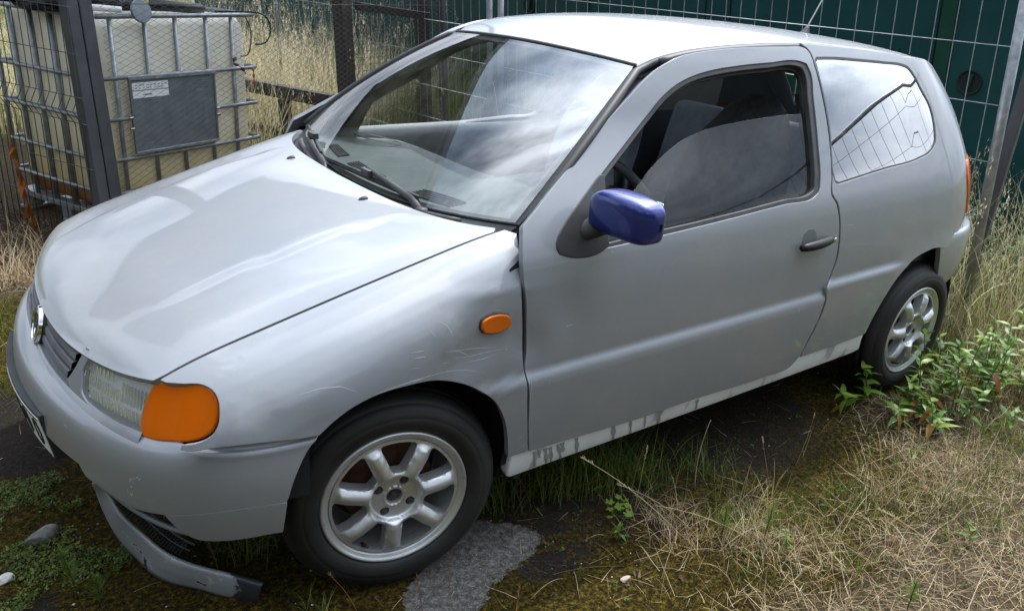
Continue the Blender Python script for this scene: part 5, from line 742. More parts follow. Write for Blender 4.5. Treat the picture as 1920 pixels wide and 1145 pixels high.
# front bumper -----------------------------------------------------------
be, bt, bs_, blw = tr('bump_end'), tr('bump_top_near'), tr('bump_seam'), tr('bump_low')
ttop = lambda s: .052
half = [(s, .02) for s in np.linspace(0, .56, 34)]+[(s, .02+.025*float(sm(.56,.64,s))-.10*float(sm(.77,.86,s))) for s in np.linspace(.58,be[0][0]-.004,30)]+[(be[0][0]+.006,-.02)]+[tuple(p) for p in be[1:] if p[1] < .222]+[tuple(p) for p in bs_[::-1]]+[tuple(p) for p in blw[::-1]]+[(.44,.232),(.38,.232),(.30,.232),(.2,.232),(.1,.232)]
half = np.array(half); full = np.vstack([half, (half*[-1,1])[::-1][:-1]])
gvb = np.concatenate([np.arange(-.05,.17,.011), np.arange(.175,.32,.018)])
bmp_ = part('front_bumper', panel(F_bump, full, gv=gvb, step=.022, edge=.012, skirt=.02, bev=.003, away=(-1,0,0), name='front_bumper'), PM)
for mrr in (False, True): part('bumper_valance', panel(F_bump, tr('valance'), step=.016, edge=.010, skirt=.02, bev=.003, mirror=mrr, away=(-.3,-1,0), name='bumper_valance'), PM, bmp_)
# bumper underside: thin lower strip and dark core
for sgn in (-1,1):
    s_ = np.linspace(.50, .745, 30)*sgn; A_ = F_bump(s_, .262+.050*np.sin(np.linspace(0,1,30)*np.pi*.5)); mb = MB(); mb.tube(A_+np.array([.012,0,-.002]), .0065, 8); mb.build('lower_strip', M['grille'], bmp_)
U_, V_ = np.meshgrid(np.linspace(-1.0,1.0,80), np.linspace(.04,.262,10), indexing='ij'); G = F_bump(U_.ravel(), V_.ravel()).reshape(80,10,3)
G = G*[1,.95,1]+[.05,0,0]; mb = MB(); mb.grid(G); mb.build('bumper_core', M['dark'], bmp_)
# number plate: holder, white plate, raised characters
yw = .262
def plate_pt(y, z, off=0.0):
    return np.array([-.729+.030*(abs(y)/.262)**2.0-off+(.43-z)*.17, y, z])
ys = np.linspace(-yw, yw, 25)
def slab(z0, z1, y0, y1, o0, o1, n_=25):
    Y = np.linspace(y0, y1, n_); a = np.array([plate_pt(y, z0, o1) for y in Y]); b = np.array([plate_pt(y, z1, o1) for y in Y]); c = np.array([plate_pt(y, z1, o0) for y in Y]); d = np.array([plate_pt(y, z0, o0) for y in Y])
    mb = MB(); mb.grid(np.stack([a,b,c,d,a],1), flip=False); mb.add([d[0],c[0],b[0],a[0]],[(0,1,2,3)]); mb.add([a[-1],b[-1],c[-1],d[-1]],[(0,1,2,3)]); return mb
npl = slab(.352,.480,-yw-.006,yw+.006,-.03,.0).build('number_plate', M['trim'], bmp_, smooth=False, bevel=.002)
pl = slab(.358,.468,-yw,yw,.0005,.0025).build('plate_sheet', M['white'], npl, smooth=False)
def text_mesh(txt, size, ext, name):
    cu = bpy.data.curves.new(name, 'FONT'); cu.body = txt; cu.size = size; cu.extrude = ext; cu.align_x = 'CENTER'; cu.align_y = 'CENTER'; cu.resolution_u = 3
    o = bpy.data.objects.new(name, cu); me = bpy.data.meshes.new_from_object(o); bpy.data.objects.remove(o); bpy.data.curves.remove(cu); return me
for ch, y in (('0',-.225),('0',-.150),('0',-.075)):
    me = text_mesh(ch, .112, .001, 'character'); me.transform(Matrix.Scale(.85,4,(1,0,0)))
    p0 = Vector(plate_pt(y, .413, .0035)); p1 = Vector(plate_pt(y+.01, .413, .0035)); t1 = (p0-p1).normalized(); u1 = (Vector(plate_pt(y,.44,.0035))-p0).normalized(); n1_ = t1.cross(u1)
    me.transform(Matrix(((t1.x,u1.x,n1_.x,p0.x),(t1.y,u1.y,n1_.y,p0.y),(t1.z,u1.z,n1_.z,p0.z),(0,0,0,1)))); obj('character', me, M['dark'], npl)
for z_ in (.362,.464):
    mb = MB(); P_ = [plate_pt(y, z_, .003) for y in np.linspace(-yw+.004,yw-.004,25)]; mb.tube(P_, .0012, 4); mb.build('plate_border', M['dark'], npl)
# rear end ----------------------------------------------------------------
for sgn in (-1, 1):
    tl = [(2.60,.945),(2.575,.925),(2.560,.895),(2.563,.86),(2.575,.825),(2.588,.78),(2.592,.745),(2.61,.73),(2.72,.73),(2.86,.73),(2.90,.75),(2.90,.93),(2.86,.95),(2.72,.952)]
    tlo = part('tail_lamp', panel(F_quarter, tl, step=.02, edge=.012, skirt=.012, bev=.006, lift=.006, mirror=sgn > 0, name='tail_lamp'), M['amber'])
# tailgate, closing the back between the side panels
zz = np.array([.672,.70,.80,.90,1.0,1.08,1.16,1.24,1.29,1.325]); um = np.interp(zz, [.674,.98,1.0,1.16,1.24,1.29,1.318,1.332], [2.98,2.98,2.97,2.90,2.78,2.66,2.56,2.47])
E_ = F_quarter(um, zz); G = []
for p in E_:
    G.append([(p[0]+.035*(1-(y/p[1])**2)*(1 if p[2] < 1.2 else .5), y, p[2]) for y in np.linspace(p[1], -p[1], 25)])
G = np.array(G); mb = MB(); k0 = 4; mb.grid(G[:k0+1]); mb.grid(G[k0:, :4]); mb.grid(G[k0:, -4:]); mb.grid(G[-2:, 3:-3])
tg = mb.build('tailgate', PM, car)
Gw = G[k0:-1, 3:-3]-np.array([.004,0,0]); mb = MB(); mb.grid(Gw); mb.build('rear_window', M['glass'], tg)
mb = MB(); q0 = F_roof(np.full(21, 2.50), np.linspace(-.46,.46,21)); q1 = q0+[.075,0,-.012]
mb.grid(np.stack([q0+[0,0,.004], q1, q1+[-.005,0,-.02], q0+[0,0,-.02]],1)); mb.build('roof_spoiler', PM, tg, autosmooth=40)
# rear bumper: swept round the back
RW = [.0,.25,.45,.58,.66,.715,.755,.783,.799,.803,.804]; RX = [3.035,3.03,3.01,2.975,2.925,2.86,2.78,2.69,2.585,2.50,2.42]
W2, X2, T2 = plan(RW, [-x for x in RX])
rbp = Cur([0,.05,.10,.15,.20,.28,.34,.39], [-.06,-.018,-.004,0,-.001,-.012,-.035,-.07]); rbz = Cur([0,.05,.10,.15,.20,.28,.34,.39], [.676,.672,.640,.592,.540,.462,.405,.365])
def F_rb(s, t):
    s = np.asarray(s, float); t = np.asarray(t, float); w_, x_ = sweep(W2, X2, s, rbp(t)); return np.stack([-x_, -w_, rbz(t)+0*x_], -1)
ea = [(T2-.02*k/6-.0, .10+.29*k/6) for k in range(7)]
ef = [(.02,.06),(.012,.09),(.028,.14),(.052,.20),(.085,.27),(.12,.33),(.15,.385)]
ro = np.array([(s, .015) for s in np.linspace(-T2+.08, T2-.08, 70)]+[(T2-a_, b_) for a_, b_ in ef]+[(s,.385) for s in np.linspace(T2-.18,-T2+.18,60)]+[(-T2+a_, b_) for a_, b_ in ef[::-1]])
part('rear_bumper', panel(F_rb, ro, step=.022, edge=.014, skirt=.02, bev=.003, away=(1,0,0), name='rear_bumper'), PM)
mb = MB(); P_ = F_rb(np.linspace(-T2+.1, T2-.1, 40), np.full(40,.385))+[-.07,0,.0]; mb.tube(P_, .05, 8); mb.build('bumper_core', M['dark'], car)
# wheels --------------------------------------------------------------------
WR = .1935
def fillet(poly, rad, n_=6):
    out_ = []; m = len(poly)
    for i in range(m):
        p, a, b = np.array(poly[i]), np.array(poly[i-1]), np.array(poly[(i+1)%m]); u, v = a-p, b-p; lu, lv = np.linalg.norm(u), np.linalg.norm(v); u, v = u/lu, v/lv
        th = math.acos(np.clip(u@v,-1,1)); r_ = rad[i]; d = min(r_/math.tan(th/2), .48*lu, .48*lv)
        p0, p1 = p+u*d, p+v*d
        for t in np.linspace(0,1,n_): out_.append((1-t)**2*p0+2*t*(1-t)*p+t*t*p1)
    return out_
HW = .0215; NSP = 7; half = math.pi/NSP
def window(k):
    c = -math.pi/2+half+2*math.pi*k/NSP; Ro = .1625
    a0 = math.asin(HW/Ro)
    apex = HW/math.sin(half)
    arc = [(Ro*math.cos(c+t), Ro*math.sin(c+t)) for t in np.linspace(-(half-a0), half-a0, 5)]
    ri = .078
    a1 = math.asin(HW/ri)
    inn_ = [(ri*math.cos(c+(half-a1)), ri*math.sin(c+(half-a1))), (ri*math.cos(c-(half-a1)), ri*math.sin(c-(half-a1)))]
    poly = arc+inn_; return np.array(fillet(poly, [.012,.3,.3,.3,.012,.010,.010]))
wins = [window(k) for k in range(NSP)]
bolts = [np.array([(.049*math.cos(a)+.0125*math.cos(t), .049*math.sin(a)+.0125*math.sin(t)) for t in np.linspace(0,2*math.pi,21)[:-1]]) for a in [R(62)+k*math.pi/2 for k in range(4)]]
bore = np.array([(.0215*math.cos(t), .0215*math.sin(t)) for t in np.linspace(0,2*math.pi,33)[:-1]])
allw = np.vstack([resample(flat_f, q_, .0016) for q_ in wins])
def F_rim(u, v):
    u = np.asarray(u, float); v = np.asarray(v, float); r_ = np.hypot(u, v); p = np.stack([u, v], 1)
    d = np.full(len(u), 9.)
    for i in range(0, len(allw), 60): d = np.minimum(d, np.linalg.norm(p[:,None]-allw[None,i:i+60], axis=2).min(1))
    for q_ in wins: d = np.where(inpoly(p, q_), -d, d)
    k = np.clip(d/.0205, -.3, 1); dome = np.sin(k*np.pi/2)
    h = .0125*dome*sm(.060,.074,r_)*(1-sm(.145,.164,r_))
    h = h+.006*sm(.055,.09,r_)-.008*sm(.12,.166,r_)
    h = h-.010*(1-sm(.0640,.0680,r_))+.004*(sm(.024,.0255,r_)-sm(.029,.031,r_))
    return np.stack([u, v, h], -1)
tt = np.linspace(0,2*math.pi,121)[:-1]
face = panel(F_rim, np.stack([.1685*np.cos(tt), .1685*np.sin(tt)],1), wins+bolts+[bore], step=.0034, edge=.0034, skirt=.034, bev=.0003, away=(0,0,1), sdir=(0,0,1), name='rim')
lip = MB(); lip.lathe([(.150,-.19),(.152,-.11),(.160,-.05),(.166,-.022),(.1675,-.012),(.1705,-.005),(.175,-.001),(.180,.0005),(.1835,.0035),(.1865,.0065),(.1895,.0065),(.1925,.0035),(.1935,-.002),(.193,-.012)], 96)
lipme = lip.mesh('rim_lip')
tp = [(.187,-.02),(.1925,-.004),(.196,.004),(.203,.0095),(.213,.0138),(.224,.0155),(.234,.0145),(.2355,.0133),(.237,.0136),(.247,.0105),(.2575,.004),(.266,-.004),(.2665,-.0065),(.269,-.0075),(.2755,-.0135),(.2815,-.024),(.2845,-.036),(.2855,-.046),(.2795,-.047),(.2795,-.053),(.2860,-.054),(.2868,-.078),(.281,-.079),(.281,-.087),(.2870,-.088),(.2868,-.108),(.281,-.109),(.281,-.117),(.286,-.118),(.2845,-.140),(.278,-.160),(.262,-.178),(.235,-.188),(.20,-.186),(.188,-.175)]
def wheel(hub, sgn, steer, spin, flat):
    """hub: centre of the rim's outer plane"""
    g = bpy.data.objects.new('wheel', None); link(g); g.parent = car; g.location = Vector(hub)-wloc(car)
    # local z of the lathe = outwards
    A = Matrix(((1,0,0),(0,0,sgn),(0,1,0))).to_4x4() if sgn < 0 else Matrix(((-1,0,0),(0,0,1),(0,1,0))).to_4x4()
    T_ = Matrix.Translation(Vector(hub)) @ Matrix.Rotation(steer,4,'Z') @ A @ Matrix.Rotation(spin,4,'Z')
    me = face.copy(); me.transform(T_)
    rim = obj('rim', me, M['alloy'], g)
    me = lipme.copy(); me.transform(T_); obj('rim_lip', me, M['alloy'], rim)
    mb = MB(); mb.lathe(tp, 120, T_)
    vs = []
    for x, y, z in mb.v:
        if z < flat+.03:
            k = max(0, (flat+.03-z)/.03); y += sgn*.010*min(k,1); z = max(z, flat)
        vs.append((x,y,z))
    mb.v = vs; mb.build('tyre', M['tyre'], g)
    mb = MB(); mb.lathe([(.02,-.075),(.122,-.075),(.122,-.095),(.02,-.095)], 48, T_); mb.build('brake_disc', M['rust'], g, autosmooth=40)
    mb = MB(); mb.lathe([(.0,-.06),(.150,-.06)], 32, T_ @ Matrix.Translation((0,0,-.075))); mb.build('brake_shield', M['dark'], g)
    for k in range(4):
        a = R(62)+k*math.pi/2; mb = MB(); mb.lathe([(0,-.007),(.004,-.007),(.0045,-.011),(.0085,-.011),(.009,-.022)], 6, T_ @ Matrix.Translation((.049*math.cos(a),.049*math.sin(a),0))); mb.build('wheel_bolt', M['seal'], g, smooth=False)
        mb = MB(); mb.lathe([(0,-.024),(.0128,-.024)], 14, T_ @ Matrix.Translation((.049*math.cos(a),.049*math.sin(a),0))); mb.build('bolt_hole', M['dark'], g)
    mb = MB(); mb.lathe([(0,-.020),(.0225,-.020)], 20, T_); mb.lathe([(.0,-.014),(.010,-.014),(.011,-.02)], 6, T_); mb.build('hub_bore', M['seal'], g, autosmooth=30)
    a = R(-118); mb = MB(); mb.tube([T_ @ Vector((.158*math.cos(a),.158*math.sin(a),-.022)), T_ @ Vector((.150*math.cos(a),.150*math.sin(a),.0)), T_ @ Vector((.146*math.cos(a),.146*math.sin(a),.010))], [.0045,.0045,.0035], 8); mb.build('valve', M['trim'], g)
    return g
FH, RH = (-.002,-.748,.2875), (2.411,-.790,.2633)
wheel(FH, -1, R(-10.7), R(-3), .003); wheel((FH[0],-FH[1],FH[2]), 1, R(-10.7), R(20), .003)
wheel(RH, -1, 0, R(8), -.02); wheel((RH[0],-RH[1],RH[2]), 1, 0, R(40), -.02)
# wheel houses, floor, painted shade in the body gaps ---------------------------------
for hx, hz_ in ((.02,.30),(2.42,.30)):
    for sgn in (-1, 1):
        mb = MB(); G = []
        for a in np.linspace(R(-8), R(188), 26):
            c_, s_ = math.cos(a), math.sin(a); rr = .335 if hx < 1 else .33
            G.append([(hx+rr*c_, sgn*.755, max(hz_+rr*s_*.98, .27)), (hx+rr*1.0*c_, sgn*.45, max(hz_+rr*s_,.27)), (hx, sgn*.42, hz_)])
        mb.grid(np.array(G), flip=sgn > 0); mb.build('wheel_house', M['dark'], car)
mb = MB()
mb.box((1.25,0,.215), (3.3,.94,.05)); mb.box((1.215,0,.225), (1.62,1.44,.05)); mb.box((2.86,0,.34), (.25,1.2,.2))
for sgn in (-1,1):
    mb.box((-.46,sgn*.3,.42), (.02,.6,.16)); mb.box((.368,sgn*.60,.55), (.02,.34,.64)); mb.box((2.0,sgn*.6,.4), (.02,.3,.3))
mb.build('floor_pan', M['dark'], car, smooth=False)
xs = np.linspace(-.44,.35,50)                                          # black strips behind the shut lines, their shade put into the colour
for sgn in (-1,1):
    a_ = np.array([(x, sgn*(wh(x)-.045), zh(x)-.045) for x in xs]); b_ = np.array([(x, sgn*(wh(x)+.02), zh(x)-.045) for x in xs]); c_ = np.array([(x, sgn*(wh(x)+.05), zh(x)-.16) for x in xs])
    mb = MB(); mb.grid(np.stack([a_,b_,c_],1)); mb.build('gap_shade', M['dark'], car)
    G = []
    for x, zt_ in ((.30,.86),(.335,.88),(.372,.93),(.42,.93)): G.append(F_side(np.full(30,x), np.linspace(.30,zt_,30))*[1,-sgn,1]+[0,-sgn*.026,0])
    mb = MB(); mb.grid(np.array(G)); mb.build('gap_shade', M['dark'], car)
    zs = np.linspace(.28,1.34,40); G = []
    for x in (1.60,1.66): G.append((F_side(np.full(40,x), zs)+[0,.034,0])*[1,-sgn,1])
    mb = MB(); mb.grid(np.array(G)); mb.build('gap_shade', M['dark'], car)
# interior -------------------------------------------------------------------
t_ = np.linspace(-1, 1, 41)
def dashp(b, drop, dx=0): P_ = F_wind(t_*.97, np.full(41, b)); P_[:,2] -= drop; P_[:,0] += dx; return P_
rear_x = .70+.10*np.exp(-((t_+.50)/.28)**2)+.03*np.abs(t_)**2         # cowl of the instruments on the driver's side
hump = .055*np.exp(-((t_+.50)/.26)**4)
rows = [dashp(.03,.012), dashp(.10,.060,.0)]
r2 = dashp(.10,.060).copy(); r2[:,0] = r2[:,0]*.45+rear_x*.55-.03; r2[:,2] = .905+hump*.55-.02*np.abs(t_)**4; r2[:,1] = t_*.70
r3 = r2.copy(); r3[:,0] = rear_x; r3[:,2] = .898+hump-.03*np.abs(t_)**4
r4 = r3+[.02,0,-.022]; r5 = r3+[-.01,0,-.16]; r6 = r3+[-.14,0,-.34]
G = np.stack(rows+[r2,r3,r4,r5,r6],1); mb = MB(); mb.grid(G, flip=True); ds = mb.build('dashboard', M['dash'], car)
for y0, y1 in ((-.40,-.20),(.02,.24),(.34,.50)):                        # demister vents
    vg = bpy.data.objects.new('air_vent', None); link(vg); vg.parent = ds; vg.location = (0,0,0)
    mb = MB()
    for k in range(5):
        P_ = []
        for y in np.linspace(y0, y1, 6):
            i = (y/.70+1)/2*40; a_ = np.array([np.interp(i, range(41), rows[1][:,c]) for c in range(3)]); b_ = np.array([np.interp(i, range(41), r2[:,c]) for c in range(3)]); P_.append(a_+(b_-a_)*(.18+.05*k)+[0,0,.004])
        mb.tube(P_, .0035, 5)
    mb.build('vent_bars', M['trim'], vg); 
mb = MB(); Mx2 = Matrix.Translation((.60,.53,.905)); mb.lathe([(.085,.004),(.09,.006),(.095,.002)], 32, Mx2 @ Matrix.Rotation(R(12),4,'Y')); mb.build('speaker_ring', M['trim'], ds)
mb = MB(); Ms = Matrix.Translation((1.03,-.37,.845)) @ Matrix.Rotation(R(62),4,'Y')
mb.lathe([(.175+.016*math.cos(a), .016*math.sin(a)) for a in np.linspace(0,2*math.pi,11)], 44, Ms)
st = mb.build('steering_wheel', M['trim'], car)
mb = MB(); mb.lathe([(0,.018),(.06,.016),(.075,0),(.05,-.03)], 24, Ms)
for a in (R(200), R(340), R(90)): mb.bar(Ms @ Vector((.06*math.cos(a),.06*math.sin(a),0)), Ms @ Vector((.172*math.cos(a),.172*math.sin(a),0)), .035, .016, Ms.to_3x3() @ Vector((0,0,1)))
mb.build('steering_hub', M['trim'], st)
mb = MB(); mb.tube([(.62,-.37,.66),(1.01,-.37,.835)], .035, 12); mb.build('steering_column', M['trim'], st)
def rbox(name, c, size, m, parent, rot=0, n_=4, sub=2, crease_top=1.0):
    """softly rounded cushion"""
    mb = MB(); mb.box((0,0,0), size, taper=crease_top); me = mb.mesh(name); me.transform(Matrix.Translation(Vector(c)) @ Matrix.Rotation(rot,4,'Y'))
    o = obj(name, me, m, parent)
    b = o.modifiers.new('bevel','BEVEL'); b.width = min(size)*.42; b.segments = n_; b.limit_method = 'NONE'
    return o
for y, ms in ((-.37,M['seat']),(.37,M['seat_grey'])):
    sg = bpy.data.objects.new('front_seat', None); link(sg); sg.parent = car; sg.location = Vector((1.3,y,.25))-wloc(car)
    rbox('seat_cushion', (1.22,y,.47), (.52,.50,.16), ms, sg, R(-8))
    mb = MB(); G = []
    for k in np.linspace(0,1,14):                                     # backrest: shoulders rounding up into a built-in head support
        hw = np.interp(k, [0,.15,.55,.72,.80,.92,1], [.225,.245,.245,.225,.175,.135,.06]); z = .52+.66*k; xc = 1.50+.26*k*k*.5+.07*k; dp = np.interp(k,[0,.1,.6,.85,1],[.06,.085,.075,.055,.02])
        G.append([(xc+dp*math.cos(a)*(1 if math.cos(a) > 0 else 1.1), y+hw*math.copysign(abs(math.sin(a))**.55, math.sin(a)), z) for a in np.linspace(0,2*math.pi,29)[:-1]])
    mb.grid(np.array(G).transpose(1,0,2), closed_u=True); mb.add([G[-1][i] for i in range(28)], [tuple(range(28))]); mb.build('seat_back', ms, sg)
rs_ = bpy.data.objects.new('rear_seat', None); link(rs_); rs_.parent = car; rs_.location = Vector((2.1,0,.3))-wloc(car)
rbox('seat_cushion', (2.02,0,.48), (.46,1.16,.15), M['seat_grey'], rs_, R(-6))
for y in (-.30,.30): rbox('seat_back', (2.26,y,.74), (.13,.585,.54), M['seat_grey'], rs_, R(16))
for sgn in (-1,1):
    mb = MB(); P_ = [F_side(np.array([1.60]), np.array([z]))[0]*[1,-sgn,1]+[.02,-sgn*.075,0] for z in (1.22,1.0,.7,.4)]
    mb.grid(np.array([[p+[-.022,0,0], p+[.022,0,0]] for p in P_])); mb.build('seat_belt', M['seat'], car)
mb = MB(); mb.box((2.62,0,.905), (.52,1.14,.02)); mb.build('parcel_shelf', M['trim'], car, bevel=.006)
# door trims, pillars and roof lining
for sgn in (-1,1):
    zs = np.array([.28,.40,.60,.78,.86,.90,.915]); G = []
    for x in np.linspace(.42,1.66,20):
        p = F_side(np.full(7,x), zs); p[:,1] += np.array([.07,.085,.085,.085,.075,.055,.02]); G.append(p*[1,-sgn,1])
    mb = MB(); mb.grid(np.array(G), flip=sgn < 0); mb.build('door_trim', M['door_trim'], da if sgn < 0 else db)
    zs = np.array([.28,.5,.7,.85,.93]); G = []
    for x in np.linspace(1.66,2.62,14):
        p = F_quarter(np.full(5,x), zs); p[:,1] += .09; G.append(p*[1,-sgn,1])
    mb = MB(); mb.grid(np.array(G), flip=sgn < 0); mb.build('side_trim', M['door_trim'], car)
    # pillar trims
    for x0, x1, nm in ((1.62,1.70,'pillar_trim'),(2.28,2.62,'pillar_trim')):
        zs = np.linspace(.90,1.33,8); G = []
        for t in np.linspace(0,1,5):
            xx = x0+(x1-x0)*t+ (0 if x1 < 2 else -(zs-.9)*.25*(1-t)); p = F_quarter(xx, zs); p[:,1] += .045; G.append(p*[1,-sgn,1])
        mb = MB(); mb.grid(np.array(G), flip=sgn < 0); mb.build(nm, M['liner'], car)
    mb = MB(); G = []
    for b in np.linspace(0,1,8): q = F_wind(np.array([.93,1.0]), np.full(2,b)); q = q*[1,1 if sgn > 0 else -1,1]+[0,0,-.03]; G.append(q)
    mb.grid(np.array(G), flip=sgn > 0); mb.build('pillar_trim', M['dash'], car)
U_, V_ = np.meshgrid(np.linspace(.92,2.45,20), np.linspace(-.5,.5,15), indexing='ij'); G = F_roof(U_.ravel(), V_.ravel()).reshape(20,15,3)-[0,0,.035]
mb = MB(); mb.grid(G, flip=True); mb.build('roof_lining', M['liner'], car)
for y in (-.30,.30): rbox('sun_visor', (1.07,y,1.312), (.15,.34,.018), mat('brown_visor', (.16,.09,.05), .8), car, R(-7))
mb = MB(); mb.box((1.0,0,1.265),(.03,.22,.06)); mb.build('rear_mirror', M['trim'], car, bevel=.01)
# --------------------------------------------------- broken spoiler lip on the ground
lipo = thing('broken_bumper_lip', 'scuffed grey bumper lip torn loose and lying on the moss below the front bumper', 'bumper lip', (-.45,-.3,0))
top, bot = np.array(LIP_T), np.array(LIP_B)
n_ = 60
def rs(P_, n_): P_ = np.asarray(P_); t = np.concatenate([[0], np.cumsum(np.linalg.norm(np.diff(P_,axis=0),axis=1))]); c = [ncs_w(t/t[-1], np.linspace(0,1,n_)) @ P_]; return c[0]
tpP, btP = rs(top, n_), rs(bot, n_)
G = []
for i in range(n_):
    a, b = tpP[i], btP[i]; d = b-a; out_ = np.array([-.55,-.75,.35]); row = [a+np.array([.010,.010,-.008]), a+np.array([.006,.006,.002])]
    for t in np.linspace(0,1,9): row.append(a+d*t+out_*.006*math.sin(math.pi*t)-np.array([0,0,.010*math.exp(-((i/n_-.55)/.06)**2)*math.sin(2*math.pi*t)]))
    row.append(b+np.array([.012,.012,.0])); G.append(row)
mb = MB(); mb.grid(np.array(G), flip=True); lo = mb.build('lip_panel', M['spoiler'], lipo); so_ = lo.modifiers.new('thick','SOLIDIFY'); so_.thickness = .004
mb = MB()
for i in range(8, 34, 1):
    a = tpP[i]+np.array([.012,.012,.002]); b = a+np.array([.035,.03,.004]); mb.bar(a, b, .004, .004); 
mb.tube(tpP[6:36]+np.array([.047,.042,.006]), .004, 5); mb.tube(tpP[6:36]+np.array([.03,.027,.005]), .0025, 5)
mb.build('lip_mesh', M['trim'], lipo, smooth=False)
SCR = {"wing":[[[0.1042,-0.1694],[0.1506,-0.1927],[0.1992,-0.2139],[0.2467,-0.235]],[[0.1178,-0.1978],[0.1668,-0.2194],[0.2222,-0.2343],[0.279,-0.2522]],[[0.0928,-0.1669],[0.1342,-0.1878],[0.1668,-0.2194]],[[0.1501,-0.2266],[0.197,-0.2422],[0.2455,-0.2519]],[[0.0097,-0.143],[0.0436,-0.1539]],[[0.0047,-0.1285],[0.0386,-0.1381]],[[0.003,-0.1618],[0.0277,-0.1728]],[[0.085,-0.1899],[0.1045,-0.1997]],[[0.0613,-0.1021],[0.0673,-0.1127],[0.0733,-0.1232]],[[0.0862,-0.0942],[0.1044,-0.1102],[0.1212,-0.1507]],[[0.0403,-0.1998],[0.1008,-0.2193],[0.1635,-0.2517],[0.2135,-0.2839]],[[0.243,-0.1376],[0.2616,-0.1425]],[[-0.2567,-0.1009],[-0.2108,-0.1077],[-0.1655,-0.1228],[-0.1322,-0.1511]],[[0.2755,-0.2547],[0.2789,-0.2535]],[[0.3525,-0.5573],[0.3248,-0.5694]],[[0.3388,-0.5242],[0.3231,-0.5352]],[[-0.009,-0.1942],[0.0402,-0.2011]],[[-0.0958,-0.1753],[-0.0018,-0.1915],[0.0693,-0.2083]]],"bumper":[[[0.6232,0.2064],[0.6293,0.1947],[0.6347,0.2011]],[[0.6416,0.1933],[0.6485,0.1844],[0.6536,0.1922],[0.659,0.1812]],[[0.6262,0.2179],[0.6299,0.2138]],[[0.6122,0.2271],[0.6154,0.2359]],[[0.6205,0.2341],[0.6239,0.2415],[0.6302,0.232]],[[0.385,0.1524],[0.4004,0.1529]],[[0.6361,0.1883],[0.6397,0.1967]]],"door":[[[0.4091,0.5617],[0.4079,0.5498],[0.4058,0.5375]],[[0.4454,0.88],[0.4468,0.8772]],[[1.4786,0.5622],[1.4899,0.5347]],[[1.7061,0.8104],[1.7519,0.8086]],[[1.6181,0.4842],[1.6192,0.4672]],[[0.6138,0.8714],[0.6228,0.8646]],[[0.3485,0.5833],[0.3474,0.4953]],[[0.4649,0.6886],[0.4916,0.6895]]],"hood":[[[0.6037,-0.3254],[0.612,-0.3503],[0.629,-0.3643]]],"sill":[[[0.3995,0.2788],[0.4206,0.9483]],[[0.4159,0.284],[0.4265,0.5881]],[[0.4389,0.2852],[0.463,0.9722]],[[0.4575,0.3175],[0.4795,0.9614]],[[0.4826,0.3036],[0.5176,1.0]],[[0.4996,0.3082],[0.5143,0.7068]],[[0.5523,0.304],[0.5774,1.0]],[[0.6956,0.3409],[0.7202,1.0]],[[0.7664,0.3783],[0.7913,0.9964]],[[0.8297,0.4003],[0.8477,0.9378]],[[0.8942,0.3986],[0.9103,0.9853]],[[1.0652,0.4615],[1.0842,0.9365]]]}
# ---------------------------------------------------- scratches down to the primer, each a hair-thin raised strip
msc = mat('bare_scratch', (.52,.53,.54), .6)
def scratches(F_, lists, parent, wdt, away):
    mb = MB()
    for l in lists:
        uv = np.array(l); t = np.linspace(0, len(uv)-1, max(6, 5*len(uv))); uv = np.stack([np.interp(t, range(len(uv)), uv[:,k]) for k in (0,1)], 1)
        P_ = F_(uv[:,0], uv[:,1]); n = snormal(F_, uv); n *= np.sign(n @ np.array(away, float))[:,None]
        d = np.gradient(P_, axis=0); sd = np.cross(n, d); sd /= np.maximum(np.linalg.norm(sd, axis=1, keepdims=True), 1e-9)
        wk = wdt*rng.uniform(.5,1.2)*np.sin(np.linspace(.15, math.pi-.15, len(t)))[:,None]
        mb.grid(np.stack([P_+n*.0007-sd*wk, P_+n*.0009, P_+n*.0007+sd*wk], 1))
    o = mb.build('scratches', msc, parent); o['kind'] = 'stuff'
scratches(F_wing, SCR['wing'], wa, .0007, (0,-1,.5)); scratches(F_bump, SCR['bumper'], bmp_, .0012, (-1,-.5,0)); scratches(F_side, SCR['door'], da, .0008, (0,-1,0))
mst = mat('dark_drip_stain', (.27,.275,.28), .6); mb = MB()
for l in SCR['sill']:
    uv = np.array(l); t = np.linspace(0,1,14); uv = uv[0]+(uv[-1]-uv[0])*t[:,None]; P_ = sill_f(uv[:,0], uv[:,1]); wk = rng.uniform(.004,.010)*(1-.35*t+.25*np.sin(t*9+rng.random()*6))[:,None]
    mb.grid(np.stack([P_+[-1,0,0]*wk+[0,-.0008,0], P_+[0,-.001,0], P_+[1,0,0]*wk+[0,-.0008,0]],1))
o = mb.build('drip_stains', mst, near_sill); o['kind'] = 'stuff'
# ------------------------------------------------------------------ ground
def gz(x, y):
    x = np.asarray(x, float); y = np.asarray(y, float)
    p = np.stack([np.ravel(x), np.ravel(y)], 1)
    h = (frac_noise(p, 3, 1.1)-.5)*.05+(frac_noise(p, 4, 6)-.5)*.018
    near = np.exp(-((np.ravel(x)-.0)/.35)**2-((np.ravel(y)+.75)/.35)**2)
    h = h*(1-.85*near)
    h = h-.15*np.ravel(sm(1.7, 2.4, y)*(1-sm(.9, 1.6, x)))
    return (h.reshape(np.shape(x))) - .012*np.clip(x-.2, 0, 3) - .045*np.clip(-x-.9, 0, 2)
def ax(lo, hi, st, far, k=1.28):
    c = list(np.arange(lo, hi+st/2, st)); s = st
    while c[-1] < far: s *= k; c.append(c[-1]+s)
    s = st
    while c[0] > -far: s *= k; c.insert(0, c[0]-s)
    return np.array(c)
gx, gy = ax(-1.4, 4.2, .022, 70), ax(-2.1, 3.6, .022, 70)
